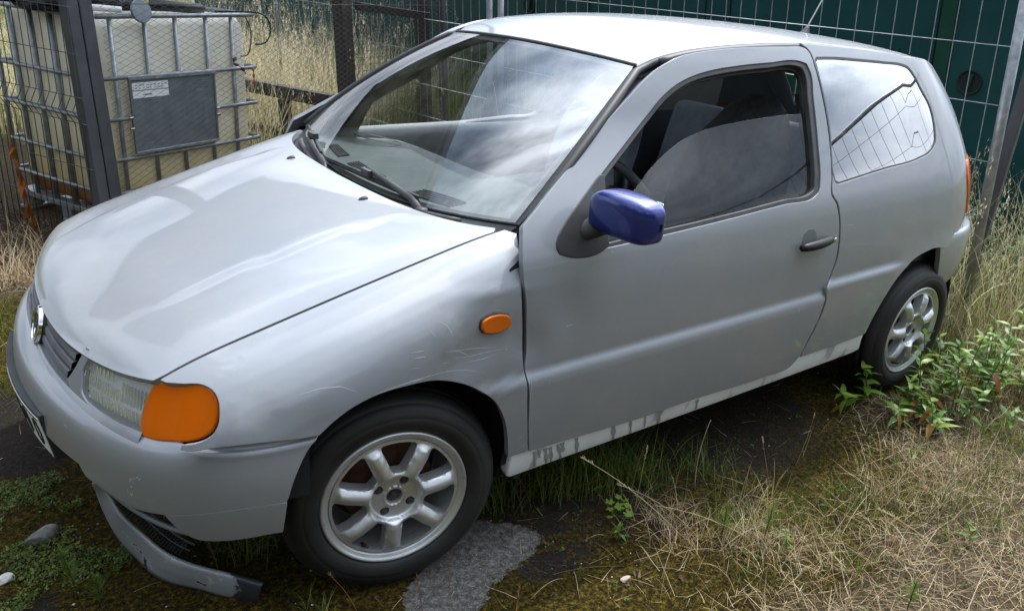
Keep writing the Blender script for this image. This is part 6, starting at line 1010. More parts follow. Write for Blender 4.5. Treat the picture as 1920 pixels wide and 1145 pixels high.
GX, GY = np.meshgrid(gx, gy, indexing='ij'); P2 = np.stack([GX.ravel(), GY.ravel()], 1)
GZ = gz(GX, GY); nx_, ny_ = GX.shape
def blob(P_, pts, r):
    m = np.zeros(len(P_))
    for px_, py_, pr in pts: m = np.maximum(m, np.clip(1.6-np.hypot(P_[:,0]-px_, P_[:,1]-py_)/(pr*r), 0, 1))
    return m
fine = frac_noise(P2, 21, 9, 5); mid_n = frac_noise(P2, 22, 2.2, 5)
conc = blob(P2, [(.06,-.83,.07),(.12,-.84,.085),(.20,-.77,.10),(.31,-.73,.095),(.38,-.75,.075)], 1.0)
conc = np.clip((conc-.42+(fine-.5)*.8)*1.5+.5, 0, 1)
bare = np.clip((mid_n-.62)*5+(fine-.5)*2.0+.22, 0, 1)
under = np.clip((blob(P2, [(1.5,-.45,.45),(.8,-.1,.7),(1.6,.2,.7),(-.72,.55,.17),(-.70,.40,.13),(-.8,.75,.15)], 1.0))*1.0, 0, 1)
bare = np.maximum(bare, under*.9)
dryz = np.clip((P2[:,0]*.30-P2[:,1]*1.0-1.36+(mid_n-.5)*1.1)*2.2, 0, 1)
dryz = np.maximum(dryz, np.clip((P2[:,0]-2.7)*1.5, 0, 1)); dryz = np.maximum(dryz, np.clip((P2[:,1]-1.5)*1.5, 0, 1))
dryz = dryz*np.clip((P2[:,1]+3.0)*1.2, 0, 1)*np.clip((5.2-P2[:,0])*.8, 0, 1)
HH = GZ.ravel()+.012*(1-conc)*(1-bare)*fine
quad = (np.arange(nx_-1)[:,None]*ny_+np.arange(ny_-1)[None]).ravel()
Fq = np.stack([quad, quad+ny_, quad+ny_+1, quad+1], 1)
gme = mesh_np('ground', np.stack([P2[:,0], P2[:,1], HH], 1), Fq)
at_ = gme.color_attributes.new('soil', 'FLOAT_COLOR', 'POINT'); at_.data.foreach_set('color', np.stack([conc, bare, dryz, np.clip((np.hypot(P2[:,0]-1.3, P2[:,1]-.5)-4.5)/3.5, 0, 1)], 1).astype(np.float32).ravel())
gm = mat('mossy_ground', (.05,.04,.01), .95); t_n, N_, K_, pb = nodes(gm)
va = N_('ShaderNodeVertexColor'); va.layer_name = 'soil'; sp = N_('ShaderNodeSeparateColor'); K_(va.outputs[0], sp.inputs[0])
f1 = noise(gm, 42, 6, .7); f2 = noise(gm, 5, 5); f3 = noise(gm, 190, 3, .7)
fm = noise(gm, 75, 5, .75)
def cut(sock, w_, lo, hi):          # ragged edge: mask broken up by fine noise
    v = math_(gm, 'ADD', sock, math_(gm, 'MULTIPLY', math_(gm, 'SUBTRACT', f1, .5), w_)); return ramp(gm, v, [(lo,(0,0,0)),(hi,(1,1,1))])
moss = ramp(gm, fm, [(.34,(.004,.003,.0015)),(.47,(.020,.014,.002)),(.57,(.060,.043,.003)),(.68,(.13,.096,.008))])
soil = ramp(gm, fm, [(.3,(.008,.0065,.005)),(.6,(.024,.019,.015)),(.8,(.05,.043,.036))])
grit = ramp(gm, f3, [(.60,(0,0,0)),(.68,(1,1,1))])
asph = ramp(gm, noise(gm, 55, 8, .8), [(.32,(.022,.020,.018)),(.50,(.095,.090,.082)),(.66,(.24,.23,.21))])
asph = mixc(gm, grit, asph, (.36,.345,.32))
straw = ramp(gm, fm, [(.32,(.014,.010,.006)),(.5,(.055,.040,.022)),(.72,(.17,.13,.075))])
c1 = mixc(gm, cut(sp.outputs[1], 1.2, .40, .60), moss, soil); c1 = mixc(gm, cut(sp.outputs[2], 1.0, .35, .65), c1, straw); c1 = mixc(gm, cut(sp.outputs[0], 1.3, .46, .56), c1, asph)
c1 = mixc(gm, math_(gm, 'MULTIPLY', ramp(gm, noise(gm, 330, 1), [(.735,(0,0,0)),(.75,(1,1,1))]), .6), c1, (.42,.40,.37))
mead = ramp(gm, noise(gm, .9, 8, .7), [(.35,(.030,.042,.010)),(.50,(.07,.075,.022)),(.62,(.14,.115,.055)),(.75,(.05,.06,.018))])      # rough meadow farther off
c1 = mixc(gm, va.outputs['Alpha'], c1, mead)
setin(gm, 'Base Color', c1); bump(gm, fm, .8, .012); pb.inputs['Specular IOR Level'].default_value = .12
ground = obj('ground', gme, gm); ground['kind'] = 'structure'
def hgt(P_):
    i = np.clip(np.searchsorted(gx, P_[:,0])-1, 0, nx_-2); j = np.clip(np.searchsorted(gy, P_[:,1])-1, 0, ny_-2)
    return HH.reshape(nx_, ny_)[i, j]
# ------------------------------------------------------------------ plant materials (tint attribute picks the shade)
def leaf_mat(name, stops, rough=.55, trans=.35):
    m = bpy.data.materials.new(name); m.use_nodes = True; t = m.node_tree; t.nodes.clear(); N_, K_ = t.nodes.new, t.links.new
    o = N_('ShaderNodeOutputMaterial'); a = N_('ShaderNodeAttribute'); a.attribute_name = 'tint'; r = N_('ShaderNodeValToRGB'); e = r.color_ramp.elements
    while len(e) < len(stops): e.new(.5)
    for q, (pos, c) in zip(e, stops): q.position = pos; q.color = (*c, 1)
    K_(a.outputs['Fac'], r.inputs[0]); p = N_('ShaderNodeBsdfPrincipled'); p.inputs['Roughness'].default_value = rough; p.inputs['Specular IOR Level'].default_value = .3; K_(r.outputs[0], p.inputs['Base Color'])
    tr_ = N_('ShaderNodeBsdfTranslucent'); K_(r.outputs[0], tr_.inputs[0]); mx_ = N_('ShaderNodeMixShader'); mx_.inputs[0].default_value = trans
    K_(p.outputs[0], mx_.inputs[1]); K_(tr_.outputs[0], mx_.inputs[2]); K_(mx_.outputs[0], o.inputs[0]); return m
M['straw'] = leaf_mat('dry_straw', [(0,(.14,.085,.04)),(.3,(.34,.24,.12)),(.7,(.60,.48,.29)),(.9,(.74,.64,.45)),(1,(.20,.09,.055))], .55, .45)
M['grass'] = leaf_mat('green_grass', [(0,(.03,.065,.010)),(.5,(.085,.145,.018)),(.8,(.20,.22,.04)),(1,(.36,.30,.13))])
M['mossleaf'] = leaf_mat('moss_tips', [(0,(.012,.009,.002)),(.5,(.055,.041,.003)),(.85,(.15,.115,.009)),(1,(.15,.145,.018))], .8, .2)
M['herb'] = leaf_mat('small_herb_leaves', [(0,(.03,.06,.012)),(.5,(.085,.14,.025)),(.85,(.19,.24,.06)),(1,(.20,.09,.07))])
M['weed'] = leaf_mat('weed_leaf', [(0,(.03,.085,.012)),(.5,(.10,.20,.02)),(.85,(.22,.30,.04)),(1,(.30,.10,.03))], .4, .3)
M['litter'] = leaf_mat('dead_leaf', [(0,(.05,.025,.022)),(.5,(.11,.05,.045)),(.8,(.20,.12,.06)),(1,(.42,.36,.25))])
M['rusty_leaf'] = leaf_mat('rusty_leaf', [(0,(.18,.055,.012)),(.6,(.36,.12,.025)),(1,(.48,.20,.05))])
M['pale_flower'] = leaf_mat('pale_leaf', [(0,(.12,.20,.06)),(.5,(.28,.36,.17)),(1,(.52,.55,.38))])
def tinted(name, V, F, tint):
    me = mesh_np(name, V, F); a = me.attributes.new('tint', 'FLOAT', 'POINT'); a.data.foreach_set('value', np.asarray(tint, np.float32)); return me
def blades(P_, length, width, bend, az=None, lean=None, seg=4, tint=None, flat_z=None):
    """ribbons rising from P_ (n,3): length, width (n), bend = tip droop in radians, lean = start angle from vertical"""
    n = len(P_); az = nrg.random(n)*2*np.pi if az is None else az; lean = nrg.random(n)*.3 if lean is None else lean
    d = np.stack([np.cos(az), np.sin(az)], 1); sd = np.stack([-d[:,1], d[:,0]], 1)
    pos = P_.copy(); V = []; ang = lean.copy()
    for k in range(seg+1):
        wk = width*(1-(k/seg)**1.6)*.5+width*.04
        V.append(np.concatenate([pos-np.c_[sd*wk[:,None], np.zeros(n)], pos+np.c_[sd*wk[:,None], np.zeros(n)]], 1))
        st = length/seg
        pos = pos+np.c_[d*(np.sin(ang)*st)[:,None], np.cos(ang)*st]
        if flat_z is not None: pos[:,2] = np.maximum(pos[:,2], flat_z+.003)
        ang = ang+bend/seg
    V = np.stack(V, 1).reshape(n, (seg+1)*2, 3)
    f = np.array([(2*k, 2*k+1, 2*k+3, 2*k+2) for k in range(seg)]); F = (np.arange(n)[:,None,None]*(seg+1)*2+f[None]).reshape(-1, 4)
    tint = nrg.random(n) if tint is None else tint
    return V.reshape(-1, 3), F, np.repeat(tint, (seg+1)*2), pos
def join(parts):
    V, F, T_ = [], [], []; b = 0
    for v, f, t in parts: V.append(v); F.append(f+b); T_.append(t); b += len(v)
    return np.vstack(V), np.vstack(F), np.concatenate(T_)
def scatter(n, x0, x1, y0, y1, keep=None):
    P_ = np.stack([x0+nrg.random(n*3)*(x1-x0), y0+nrg.random(n*3)*(y1-y0)], 1)
    if keep is not None: P_ = P_[nrg.random(len(P_)) < keep(P_)]
    P_ = P_[:n]; return np.c_[P_, hgt(P_)]
def stuff(name, label, cat, parts, m):
    V, F, T_ = join(parts); o = obj(name, tinted(name, V, F, T_), m); return tag(o, label, cat, kind='stuff')
U01 = nrg.uniform
tyre_gap = lambda P_: (np.hypot((P_[:,0]+.0)/1.15, (P_[:,1]+.74)) > .22)*(np.hypot(P_[:,0]-2.41, P_[:,1]+.76) > .14)
# moss tips
def k_moss(P_):
    f = frac_noise(P_, 21, 9, 5); m_ = frac_noise(P_, 22, 2.2, 5)
    b = np.clip((m_-.62)*7+(f-.5)*3, 0, 1); c_ = blob(P_, [(.06,-.83,.07),(.12,-.84,.085),(.20,-.77,.10),(.31,-.73,.095),(.38,-.75,.075),(-.72,.55,.16),(-.70,.40,.13)], 1.0)
    return (1-b)*(c_ < .5)*(frac_noise(P_, 5, 5) > .40)*tyre_gap(P_)
P_ = scatter(60000, -1.0, 2.2, -1.5, .1, k_moss)
v, f_, t_, _ = blades(P_, U01(.004,.011,len(P_)), U01(.0012,.0026,len(P_)), U01(0,.8,len(P_)), seg=2, lean=U01(0,1.0,len(P_)), tint=np.clip(frac_noise(P_[:,:2], 8, 7)*.9+U01(-.2,.25,len(P_)), 0, 1))
stuff('moss', 'low olive brown moss over the ground in front of the car', 'moss', [(v, f_, t_)], M['mossleaf'])
# lying straw on the right, thinning out over the moss
def k_dry(P_):
    z = np.clip((P_[:,0]*.30-P_[:,1]-1.20+(frac_noise(P_, 22, 2.2, 5)-.5)*1.2)*1.7, 0, 1); return np.maximum(z, .012)*tyre_gap(P_)*((P_[:,1] < -.80)|(P_[:,0] > 2.75))
P_ = scatter(21000, .2, 4.4, -2.2, .3, k_dry); n = len(P_)
v, f_, t_, _ = blades(P_+[0,0,.004], U01(.03,.09,n)+.16*nrg.random(n)**3, U01(.0007,.0019,n), U01(-1.2,2.2,n), lean=U01(.7,1.62,n), seg=5, flat_z=P_[:,2], tint=np.clip(U01(0,1,n)**1.1, 0, 1))
P3 = scatter(800, -1.2, 2.6, -1.7, 2.6, lambda q: .2+0*q[:,0]); n3 = len(P3)
v3, f3_, t3, _ = blades(P3+[0,0,.004], U01(.03,.13,n3), U01(.0012,.0024,n3), U01(-.4,.8,n3), lean=U01(1.1,1.6,n3), seg=3, flat_z=P3[:,2], tint=U01(0,1,n3))
# standing tufts of straw behind the tail and along the fence foot
c_ = np.array([(3.10,-.62),(3.25,-.75),(3.38,-.50),(3.55,-.85),(3.7,-.55),(3.9,-.9),(3.3,-1.05),(3.65,-1.2),(4.0,-1.4),(3.05,-.95),(3.45,-.25),(2.95,-1.2),(3.6,.1),(2.75,-1.35),(3.2,-1.45),(-.95,1.9),(-.75,2.2),(-1.1,2.4),(-.55,2.35)])
i_ = nrg.integers(0, len(c_), 2600); P4 = np.c_[c_[i_]+nrg.normal(0, .10, (2600,2)), np.zeros(2600)]; P4[:,2] = hgt(P4)
v4, f4, t4, _ = blades(P4, U01(.14,.42,2600), U01(.002,.004,2600), U01(.4,1.5,2600), lean=U01(.05,.7,2600), seg=5, tint=np.clip(U01(.1,1,2600), 0, 1))
cl2 = [(1.05+.17*k+.06*math.sin(k*5), -1.12-.30*((k*7) % 5)/5-.10*k/10) for k in range(18)]+[(.80,-1.02),(.92,-1.10),(1.02,-1.20),(.86,-.93),(1.15,-1.02)]
i2 = nrg.integers(0, len(cl2), 2400); P5 = np.c_[np.array(cl2)[i2]+nrg.normal(0,.045,(2400,2)), np.zeros(2400)]; P5[:,2] = hgt(P5)
v5, f5, t5, _ = blades(P5, U01(.04,.17,2400), U01(.0008,.0022,2400), U01(.2,2.0,2400), lean=U01(.05,1.1,2400), seg=5, tint=np.clip(U01(0,1.05,2400), 0, 1))
stuff('dry_grass', 'matted straw coloured dry grass over the ground on the right', 'grass', [(v,f_,t_),(v3,f3_,t3),(v4,f4,t4),(v5,f5,t5)], M['straw'])
# green grass tufts
tl = [(.76,-.64,.09,330,.22),(.92,-.70,.10,240,.20),(.60,-.62,.07,160,.18),(1.15,-.80,.10,120,.14),(.45,-.60,.06,110,.2),(-.27,-.42,.06,130,.16),(-.12,-.55,.06,110,.15),(-.36,-.30,.07,110,.14),(-.2,-.75,.05,60,.09),(-.9,.9,.2,420,.14),(-1.0,1.3,.22,420,.16),(-.75,1.5,.2,300,.16),(3.0,-.9,.2,340,.3),(3.3,-.6,.22,420,.36),(2.7,-.95,.2,260,.26),(3.6,-.4,.25,380,.4),(3.15,-.35,.2,300,.4),(2.9,-.6,.12,220,.3),(1.2,-1.12,.14,120,.13),(1.6,-1.35,.2,130,.13),(1.9,-1.2,.2,130,.14),(.9,-1.2,.12,90,.11),(1.0,-1.05,.10,130,.12),(1.45,-1.2,.12,130,.12),(1.75,-1.45,.14,150,.13),(2.1,-1.35,.14,150,.14),(2.35,-1.25,.12,150,.15),(1.2,-1.4,.14,120,.1),(2.6,-1.4,.16,170,.16)]
pp = []
for x, y, r_, n, L_ in tl:
    Q = np.c_[nrg.normal(0, r_*.6, (n,2))+[x,y], np.zeros(n)]; Q[:,2] = hgt(Q); Q = Q[(np.hypot(Q[:,0], Q[:,1]+.74) > .20)]; n = len(Q)
    v, f_, t_, _ = blades(Q, U01(.4,1.15,n)*L_, U01(.0014,.003,n), U01(.3,1.5,n), lean=U01(.02,.6,n), seg=4, tint=np.clip(U01(0,.85,n)+(U01(0,1,n) > .9)*.5, 0, 1)); pp.append((v,f_,t_))
stuff('green_grass', 'tufts of dark green grass around the sill and bumper of the car', 'grass', pp, M['grass'])
# small leafed ground herbs: four little leaves to a clump
def herbs(P_, size, up):
    n = len(P_); k = 5; Q = np.repeat(P_, k, 0); m = len(Q); s_ = np.repeat(size, k)*U01(.6,1.3,m)
    Q = Q+np.c_[nrg.normal(0,1,(m,2))*s_[:,None]*1.6, U01(0,1,m)*np.repeat(up,k)]
    v, f_, t_, _ = blades(Q, s_*1.6, s_, U01(.2,1.2,m), lean=U01(.5,1.4,m), seg=3, tint=np.repeat(U01(0,1,n),k)*.6+U01(0,.38,m)); return v, f_, t_
def k_h(P_): return (frac_noise(P_, 31, 4) > .52)*tyre_gap(P_)
pa = scatter(2300, -1.15, -.55, -.6, .25, k_h); pb_ = scatter(450, -.4, 2.4, -1.6, -.65, lambda q: k_h(q)*.35); pc = scatter(300, -.6, .0, -.8, -.25, k_h)
stuff('small_herbs', 'low small leafed green herbs spread through the moss', 'ground cover', [herbs(pa, U01(.0025,.006,len(pa)), U01(.006,.03,len(pa))), herbs(pb_, U01(.003,.007,len(pb_)), U01(.005,.03,len(pb_))), herbs(pc, U01(.004,.008,len(pc)), U01(.01,.04,len(pc)))], M['herb'])
pd = scatter(220, .3, 2.6, -1.8, -.7, lambda q: .3+.5*(frac_noise(q, 33, 3) > .5)); n = len(pd)
v, f_, t_, _ = blades(pd+[0,0,.004], U01(.010,.028,n), U01(.004,.009,n), U01(-.9,.9,n), lean=U01(.9,1.6,n), seg=4, tint=U01(0,.8,n))
stuff('leaf_litter', 'small purplish and brown dead leaves scattered among the dry grass', 'leaves', [(v,f_,t_)], M['litter'])
# grit: little pale chips
gb = MB(); q = scatter(420, -1.0, 2.4, -1.6, .9, lambda q: .3+0*q[:,0])
for x, y, z in q:
    r_ = rng.uniform(.0014,.0042); gb.add([(x+r_*rng.uniform(.6,1.4)*a, y+r_*rng.uniform(.6,1.4)*b_, z+r_*c*.8) for a,b_,c in ((1,0,0),(0,1,0),(-1,0,0),(0,-1,0),(0,0,1))], [(0,1,4),(1,2,4),(2,3,4),(3,0,4)])
tag(gb.build('grit', mottled('pale_grit', (.30,.28,.25), (.55,.53,.49), .8, 200), smooth=False), 'tiny pale chips of grit strewn over the ground', 'grit', kind='stuff')
# stones ---------------------------------------------------------------------
def stone(x, y, r_, sq, m, label, seed, rot=0):
    bm = bmesh.new(); bmesh.ops.create_icosphere(bm, subdivisions=3, radius=1); r0 = np.random.default_rng(seed); pl_ = [(Vector(r0.normal(size=3)).normalized(), r0.uniform(.55,.9)) for _ in range(9)]
    for q in bm.verts:
        for n_, d_ in pl_:
            k = q.co.dot(n_)-d_
            if k > 0: q.co -= n_*k*.9
        q.co = Vector((q.co.x*r_*sq[0], q.co.y*r_*sq[1], q.co.z*r_*sq[2])); q.co.rotate(Matrix.Rotation(rot,3,'Z')); q.co += Vector((x, y, float(hgt(np.array([[x,y]]))[0])+r_*sq[2]*.45))
    me = bpy.data.meshes.new('stone'); bm.to_mesh(me); bm.free(); me.polygons.foreach_set('use_smooth', [True]*len(me.polygons)); me.set_sharp_from_angle(angle=R(28))
    tag(obj('stone', me, m), label, 'stone')
sm_ = mottled('grey_stone', (.13,.125,.115), (.30,.29,.27), .85, 22, bmp=.3); sw = mottled('white_stone', (.42,.41,.38), (.62,.61,.58), .85, 30, bmp=.2)
stone(-.735,-.075,.040,(1.25,.75,.6),sm_,'flat grey stone half sunk among green herbs at the left',1,.5)
stone(-.835,-.215,.020,(1.2,.9,.8),sw,'small white stone at the bottom left corner',2)
stone(-.655,.665,.014,(1.5,.8,.6),sw,'small white chip on bare dirt beside the number plate',3,.8)
stone(.555,-1.055,.012,(1.8,.7,.6),mottled('tan_stone',(.30,.26,.20),(.40,.35,.27),.85,30),'small tan stone lying on the dark moss',4)
stone(-.93,1.72,.035,(1.6,.8,.5),sw,'white scrap of stone on green grass left of the bumper',5,.3)
# tall single stems ------------------------------------------------------------
def stem(base, tip, bow, r_, m, name, label, group=None, head=None, leaves=0, headm=None, hl=.05):
    b0, t0 = np.array(base, float), np.array(tip, float); o = thing(name, label, 'grass stem', tuple(b0), group)
    P_ = [b0+(t0-b0)*k+np.array(bow)*4*k*(1-k) for k in np.linspace(0,1,10)]
    mb = MB(); mb.tube(P_, list(np.linspace(r_, r_*.5, 10)), 5); me = mb.mesh('stalk'); a = me.attributes.new('tint','FLOAT','POINT'); a.data.foreach_set('value', [rng.uniform(.5,.9)]*len(me.vertices)); obj('stalk', me, m, o)
    d = (P_[-1]-P_[-2]); d /= np.linalg.norm(d)
    if head:
        n_ = head; k = np.repeat(np.linspace(0,1,n_),1); Q = P_[-1][None]-d[None]*(k*hl)[:,None]
        v, f_, t_, _ = blades(Q, U01(.6,1.3,n_)*.010*(1-.4*np.abs(k-.5)), np.full(n_,.0032), U01(-.2,.3,n_), lean=np.full(n_, .5)+U01(-.3,.3,n_), seg=3, tint=U01(.45,.95,n_)); obj('seed_head', tinted('seed_head', v, f_, t_), headm or m, o)
    return o
def gpt(x, y): return (x, y, float(hgt(np.array([[x,y]]))[0]))
stem(gpt(.84,-1.00), (.52,-.86,.30), (0,0,.02), .0016, M['straw'], 'dry_grass_stem', 'long pale dry stem leaning left across the white sill', head=26)
stem(gpt(.88,-1.03), (.64,-.90,.19), (.01,0,.02), .0015, M['straw'], 'dry_grass_stem', 'shorter pale stem leaning left beside the longest one', head=22)
stem(gpt(.80,-.84), (.79,-.86,.25), (0,0,0), .0012, M['straw'], 'dry_grass_stem', 'thin upright stem with a tan seed head before the sill', head=20)
stem(gpt(1.06,-.86), (1.10,-.84,.24), (-.02,0,.0), .0020, M['straw'], 'dry_grass_stem', 'upright yellowish stalk standing alone on dark moss')
stem(gpt(1.02,-1.14), (.70,-1.00,.16), (0,0,.02), .0015, M['straw'], 'dry_grass_stem', 'bare pale stalk lying over the straw clump')
stem(gpt(1.30,-.98), (1.27,-.93,.17), (0,0,0), .0010, M['straw'], 'dry_grass_stem', 'fine brown stem with a small seed tip on open moss', head=10, hl=.02)
stem(gpt(1.50,-.94), (1.56,-.93,.18), (.01,0,0), .0010, M['straw'], 'dry_grass_stem', 'fine brown stem leaning right near the mossy edge', head=10, hl=.02)
stem(gpt(1.42,-1.62), (1.25,-1.36,.17), (0,0,.03), .0017, M['straw'], 'dry_grass_stem', 'stout pale stem with a plump seed head at the bottom edge', head=40, hl=.06)
stem(gpt(-.13,-.80), (-.22,-.82,.20), (.01,0,.0), .0012, M['rusty_leaf'], 'sorrel_stem', 'reddish sorrel stem leaning over the front wheel rim', head=14, headm=M['litter'], hl=.03)
stem(gpt(.02,-.86), (.0,-.86,.13), (0,0,0), .0012, M['rusty_leaf'], 'sorrel_stem', 'reddish sorrel stem rising before the front tyre', head=18, headm=M['litter'], hl=.06)
stem(gpt(.12,-.83), (.13,-.82,.11), (0,0,0), .0011, M['rusty_leaf'], 'sorrel_stem', 'pink sorrel seed head against the rear of the front tyre', head=20, headm=M['litter'], hl=.05)
stem(gpt(.20,-1.02), (.24,-.98,.07), (0,0,0), .0011, M['rusty_leaf'], 'sorrel_stem', 'pink sorrel sprig at the bottom centre on the moss', head=18, headm=M['litter'], hl=.05)
stem(gpt(-.06,-.80), (-.10,-.83,.075), (0,0,0), .0011, M['rusty_leaf'], 'sorrel_stem', 'short pink sorrel sprig under the front tyre', head=18, headm=M['litter'], hl=.05)
# horsetail shoots: a stalk with whorls of needles
def horsetail(x, y, h_, label, lx=0, ly=0):
    b0 = np.array(gpt(x,y)); o = thing('horsetail_shoot', label, 'weed', tuple(b0), 'horsetail shoots'); P_ = [b0+np.array([lx*k*k, ly*k*k, h_*k]) for k in np.linspace(0,1,8)]
    mb = MB(); mb.tube(P_, list(np.linspace(.0022,.0008,8)), 5); me = mb.mesh('stalk'); a = me.attributes.new('tint','FLOAT','POINT'); a.data.foreach_set('value', [.45]*len(me.vertices)); obj('stalk', me, M['grass'], o)
    n_ = 150; k = U01(.25,1,n_); Q = np.stack([np.interp(k, np.linspace(0,1,8), [p[i] for p in P_]) for i in range(3)],1)
    v, f_, t_, _ = blades(Q, (1.1-k)*.055+.008, np.full(n_,.0014), U01(-.9,-.2,n_), lean=U01(.7,1.2,n_), seg=3, tint=U01(.35,.75,n_)); obj('needles', tinted('needles', v, f_, t_), M['grass'], o)
horsetail(-.70,-.37,.17,'bright green horsetail shoot at the bottom left edge',-.02,-.0); horsetail(-.655,-.42,.09,'short green horsetail shoot beside the taller one at bottom left')
horsetail(.93,-1.08,.14,'green horsetail shoot in the straw at bottom centre'); horsetail(1.03,-1.16,.15,'green horsetail shoot right of the other in the straw',.01); horsetail(1.16,-1.55,.10,'small bushy horsetail shoot at the bottom edge right of centre')
# geranium: lobed leaves on thin stalks
def lobed(n_l=5, r_=1.0):
    vs = [(0,0,0)]; m = 30
    for k in range(m):
        a = 2*math.pi*k/m; q = r_*(.62+.38*abs(math.cos(a*n_l/2))**.6)*(1 if math.cos(a) > -.93 else .35); vs.append((q*math.cos(a), q*math.sin(a), .12*q*q))
    return np.array(vs), np.array([(0, 1+k, 1+(k+1)%m) for k in range(m)])
lv, lf = lobed(); ler = tinted('leaf', lv, lf, np.full(len(lv), .62)); ler.materials.append(M['weed'])
gt_ = thing('geranium_seedling', 'bright green seedling with lobed round leaves on the moss', 'weed', gpt(.74,-.83))
for dx, dy, dz, s_ in ((0,0,.035,.017),(-.03,.01,.03,.014),(.03,-.005,.03,.014),(.01,-.03,.025,.016),(-.015,.03,.04,.015),(.045,.02,.03,.012),(-.05,-.01,.022,.012),(.02,.03,.045,.013)):
    b0 = Vector(gt_.location); p = b0+Vector((dx,dy,dz)); o = bpy.data.objects.new('leaf', ler); link(o); o.parent = gt_; o.location = p-b0; o.scale = (s_,)*3; o.rotation_euler = (rng.uniform(-.4,.2), rng.uniform(-.4,.4), rng.uniform(0,6))
    mb = MB(); mb.tube([b0, (b0+p)/2+Vector((0,0,.005)), p], .0009, 4); me = mb.mesh('leaf_stalk'); a = me.attributes.new('tint','FLOAT','POINT'); a.data.foreach_set('value', [.4]*len(me.vertices)); obj('leaf_stalk', me, M['weed'], gt_)
# leafy weeds round the rear wheel: every leaf its own object sharing a few meshes
def leaf_mesh(tint, curl):
    n_ = 7; vs = []
    for k in range(n_+1):
        t = k/n_; w_ = .17*math.sin(math.pi*min(t*1.02,1)**.8)*(1-.25*t)+.004; z = -curl*t*t
        vs += [(t, -w_, z+.05*w_*3), (t, 0, z), (t, w_, z+.05*w_*3)]
    f = []
    for k in range(n_): f += [(3*k,3*k+3,3*k+4,3*k+1),(3*k+1,3*k+4,3*k+5,3*k+2)]
    me = tinted('leaf', np.array(vs), np.array(f), np.full(len(vs), tint)); me.materials.append(M['weed']); return me
LM = [leaf_mesh(t, c) for t, c in ((.12,.25),(.35,.35),(.5,.2),(.62,.45),(.8,.3),(.45,.6))]; LD = [leaf_mesh(1.0, .7), leaf_mesh(.97,.5)]
def weed(x, y, h_, lean, az, nl, label, dead=.06, ls=(.05,.10)):
    b0 = Vector(gpt(x,y)); o = thing('leafy_weed', label, 'weed', b0, 'leafy weeds round the rear wheel'); d = Vector((math.cos(az), math.sin(az), 0))
    pts = [b0+d*(lean*k*k)+Vector((0,0,h_*k*(1-.12*k))) for k in np.linspace(0,1,9)]
    mb = MB(); mb.tube(pts, list(np.linspace(.0032,.0013,9)), 5); me = mb.mesh('stalk'); a = me.attributes.new('tint','FLOAT','POINT'); a.data.foreach_set('value', [.55]*len(me.vertices)); obj('stalk', me, M['weed'], o)
    nl = int(nl*1.45)
    for k in range(nl):
        t = .18+.82*(k+rng.random()*.6)/nl; i = min(t*8, 7.999); p = pts[int(i)].lerp(pts[int(i)+1], i-int(i)); isd = rng.random() < dead and t < .7
        q = bpy.data.objects.new('leaf', rng.choice(LD if isd else LM)); link(q); q.parent = o; q.location = p-b0; s_ = rng.uniform(*ls)*(1.15-.55*t); q.scale = (s_, s_*rng.uniform(.8,1.2), s_)
        q.rotation_euler = (rng.uniform(-.35,.35), -rng.uniform(.1,.9)*(1 if not isd else -.8), k*2.4+rng.uniform(-.4,.4))
wl = [(2.30,-.94,.30,.05,2.6,13,'tall leafy weed rising in front of the rear wheel hub'),(2.16,-.80,.20,.06,2.9,10,'dark leaved weed drooping under the rear end of the sill'),(2.02,-.80,.13,.08,3.2,8,'low weed at the sill end reaching left'),(2.22,-.93,.20,.05,3.6,10,'small weed before the lower left of the rear rim'),(2.42,-.98,.27,.05,.4,12,'leafy weed before the rear tyre with brown withered leaves'),
 (2.58,-.95,.26,.06,.9,12,'weed just right of the rear tyre'),(2.10,-.97,.12,.06,3.5,9,'low spreading weed left of the rear wheel on bare soil'),(2.36,-1.10,.18,.06,4.5,11,'weed standing out in front of the clump by the rear wheel'),(2.54,-1.10,.24,.05,5,12,'dense green weed in the middle of the right hand clump'),(2.72,-1.06,.28,.06,.3,13,'tall pale green weed at the right of the clump'),(2.86,-.98,.26,.07,.8,12,'upright weed at the far right of the clump'),(2.66,-.84,.24,.05,1.2,11,'weed behind the others next to the tail'),(2.2,-1.06,.09,.05,4,8,'small low weed at the left foot of the clump'),(2.46,-1.22,.13,.05,5,9,'low weed at the front foot of the clump'),(2.78,-1.20,.18,.05,5.6,10,'weed at the right front of the clump with rusty leaves'),(2.95,-1.14,.20,.05,.1,11,'yellow green weed at the picture edge')]
for q in wl: weed(*q)
ADJ = ['broad leaved','narrow leaved','drooping','upright','pale tipped','dark leaved','half withered','bushy','thin stalked']
for k in range(18):
    x = 2.14+k*.056+rng.uniform(-.02,.02); y = -.86-rng.random()*.34-.08*(x > 2.5)
    where = ('left part of the clump, beside the rear tyre' if x < 2.45 else 'middle of the clump, right of the rear tyre' if x < 2.8 else 'right part of the clump, towards the picture edge')
    weed(x, y, rng.uniform(.22,.44)*(1 if x > 2.3 else .5), rng.uniform(.03,.08), rng.uniform(0,6.3), rng.randint(11,15), '%s %s weed in the %s' % (['low','taller'][k % 2], ADJ[k % 9], where), .07)
for q in [(.66,-.92,.05,.02,2,5,'tiny broad leaved weed left of the straw clump'),(1.06,-1.22,.08,.03,1,7,'broad leaved weed among straw at the bottom'),(1.62,-1.50,.09,.03,2,7,'small weed in the straw at the bottom right'),(1.9,-1.15,.07,.03,3,6,'small weed in the straw by the mossy edge')]: weed(*q, .1, (.025,.045))
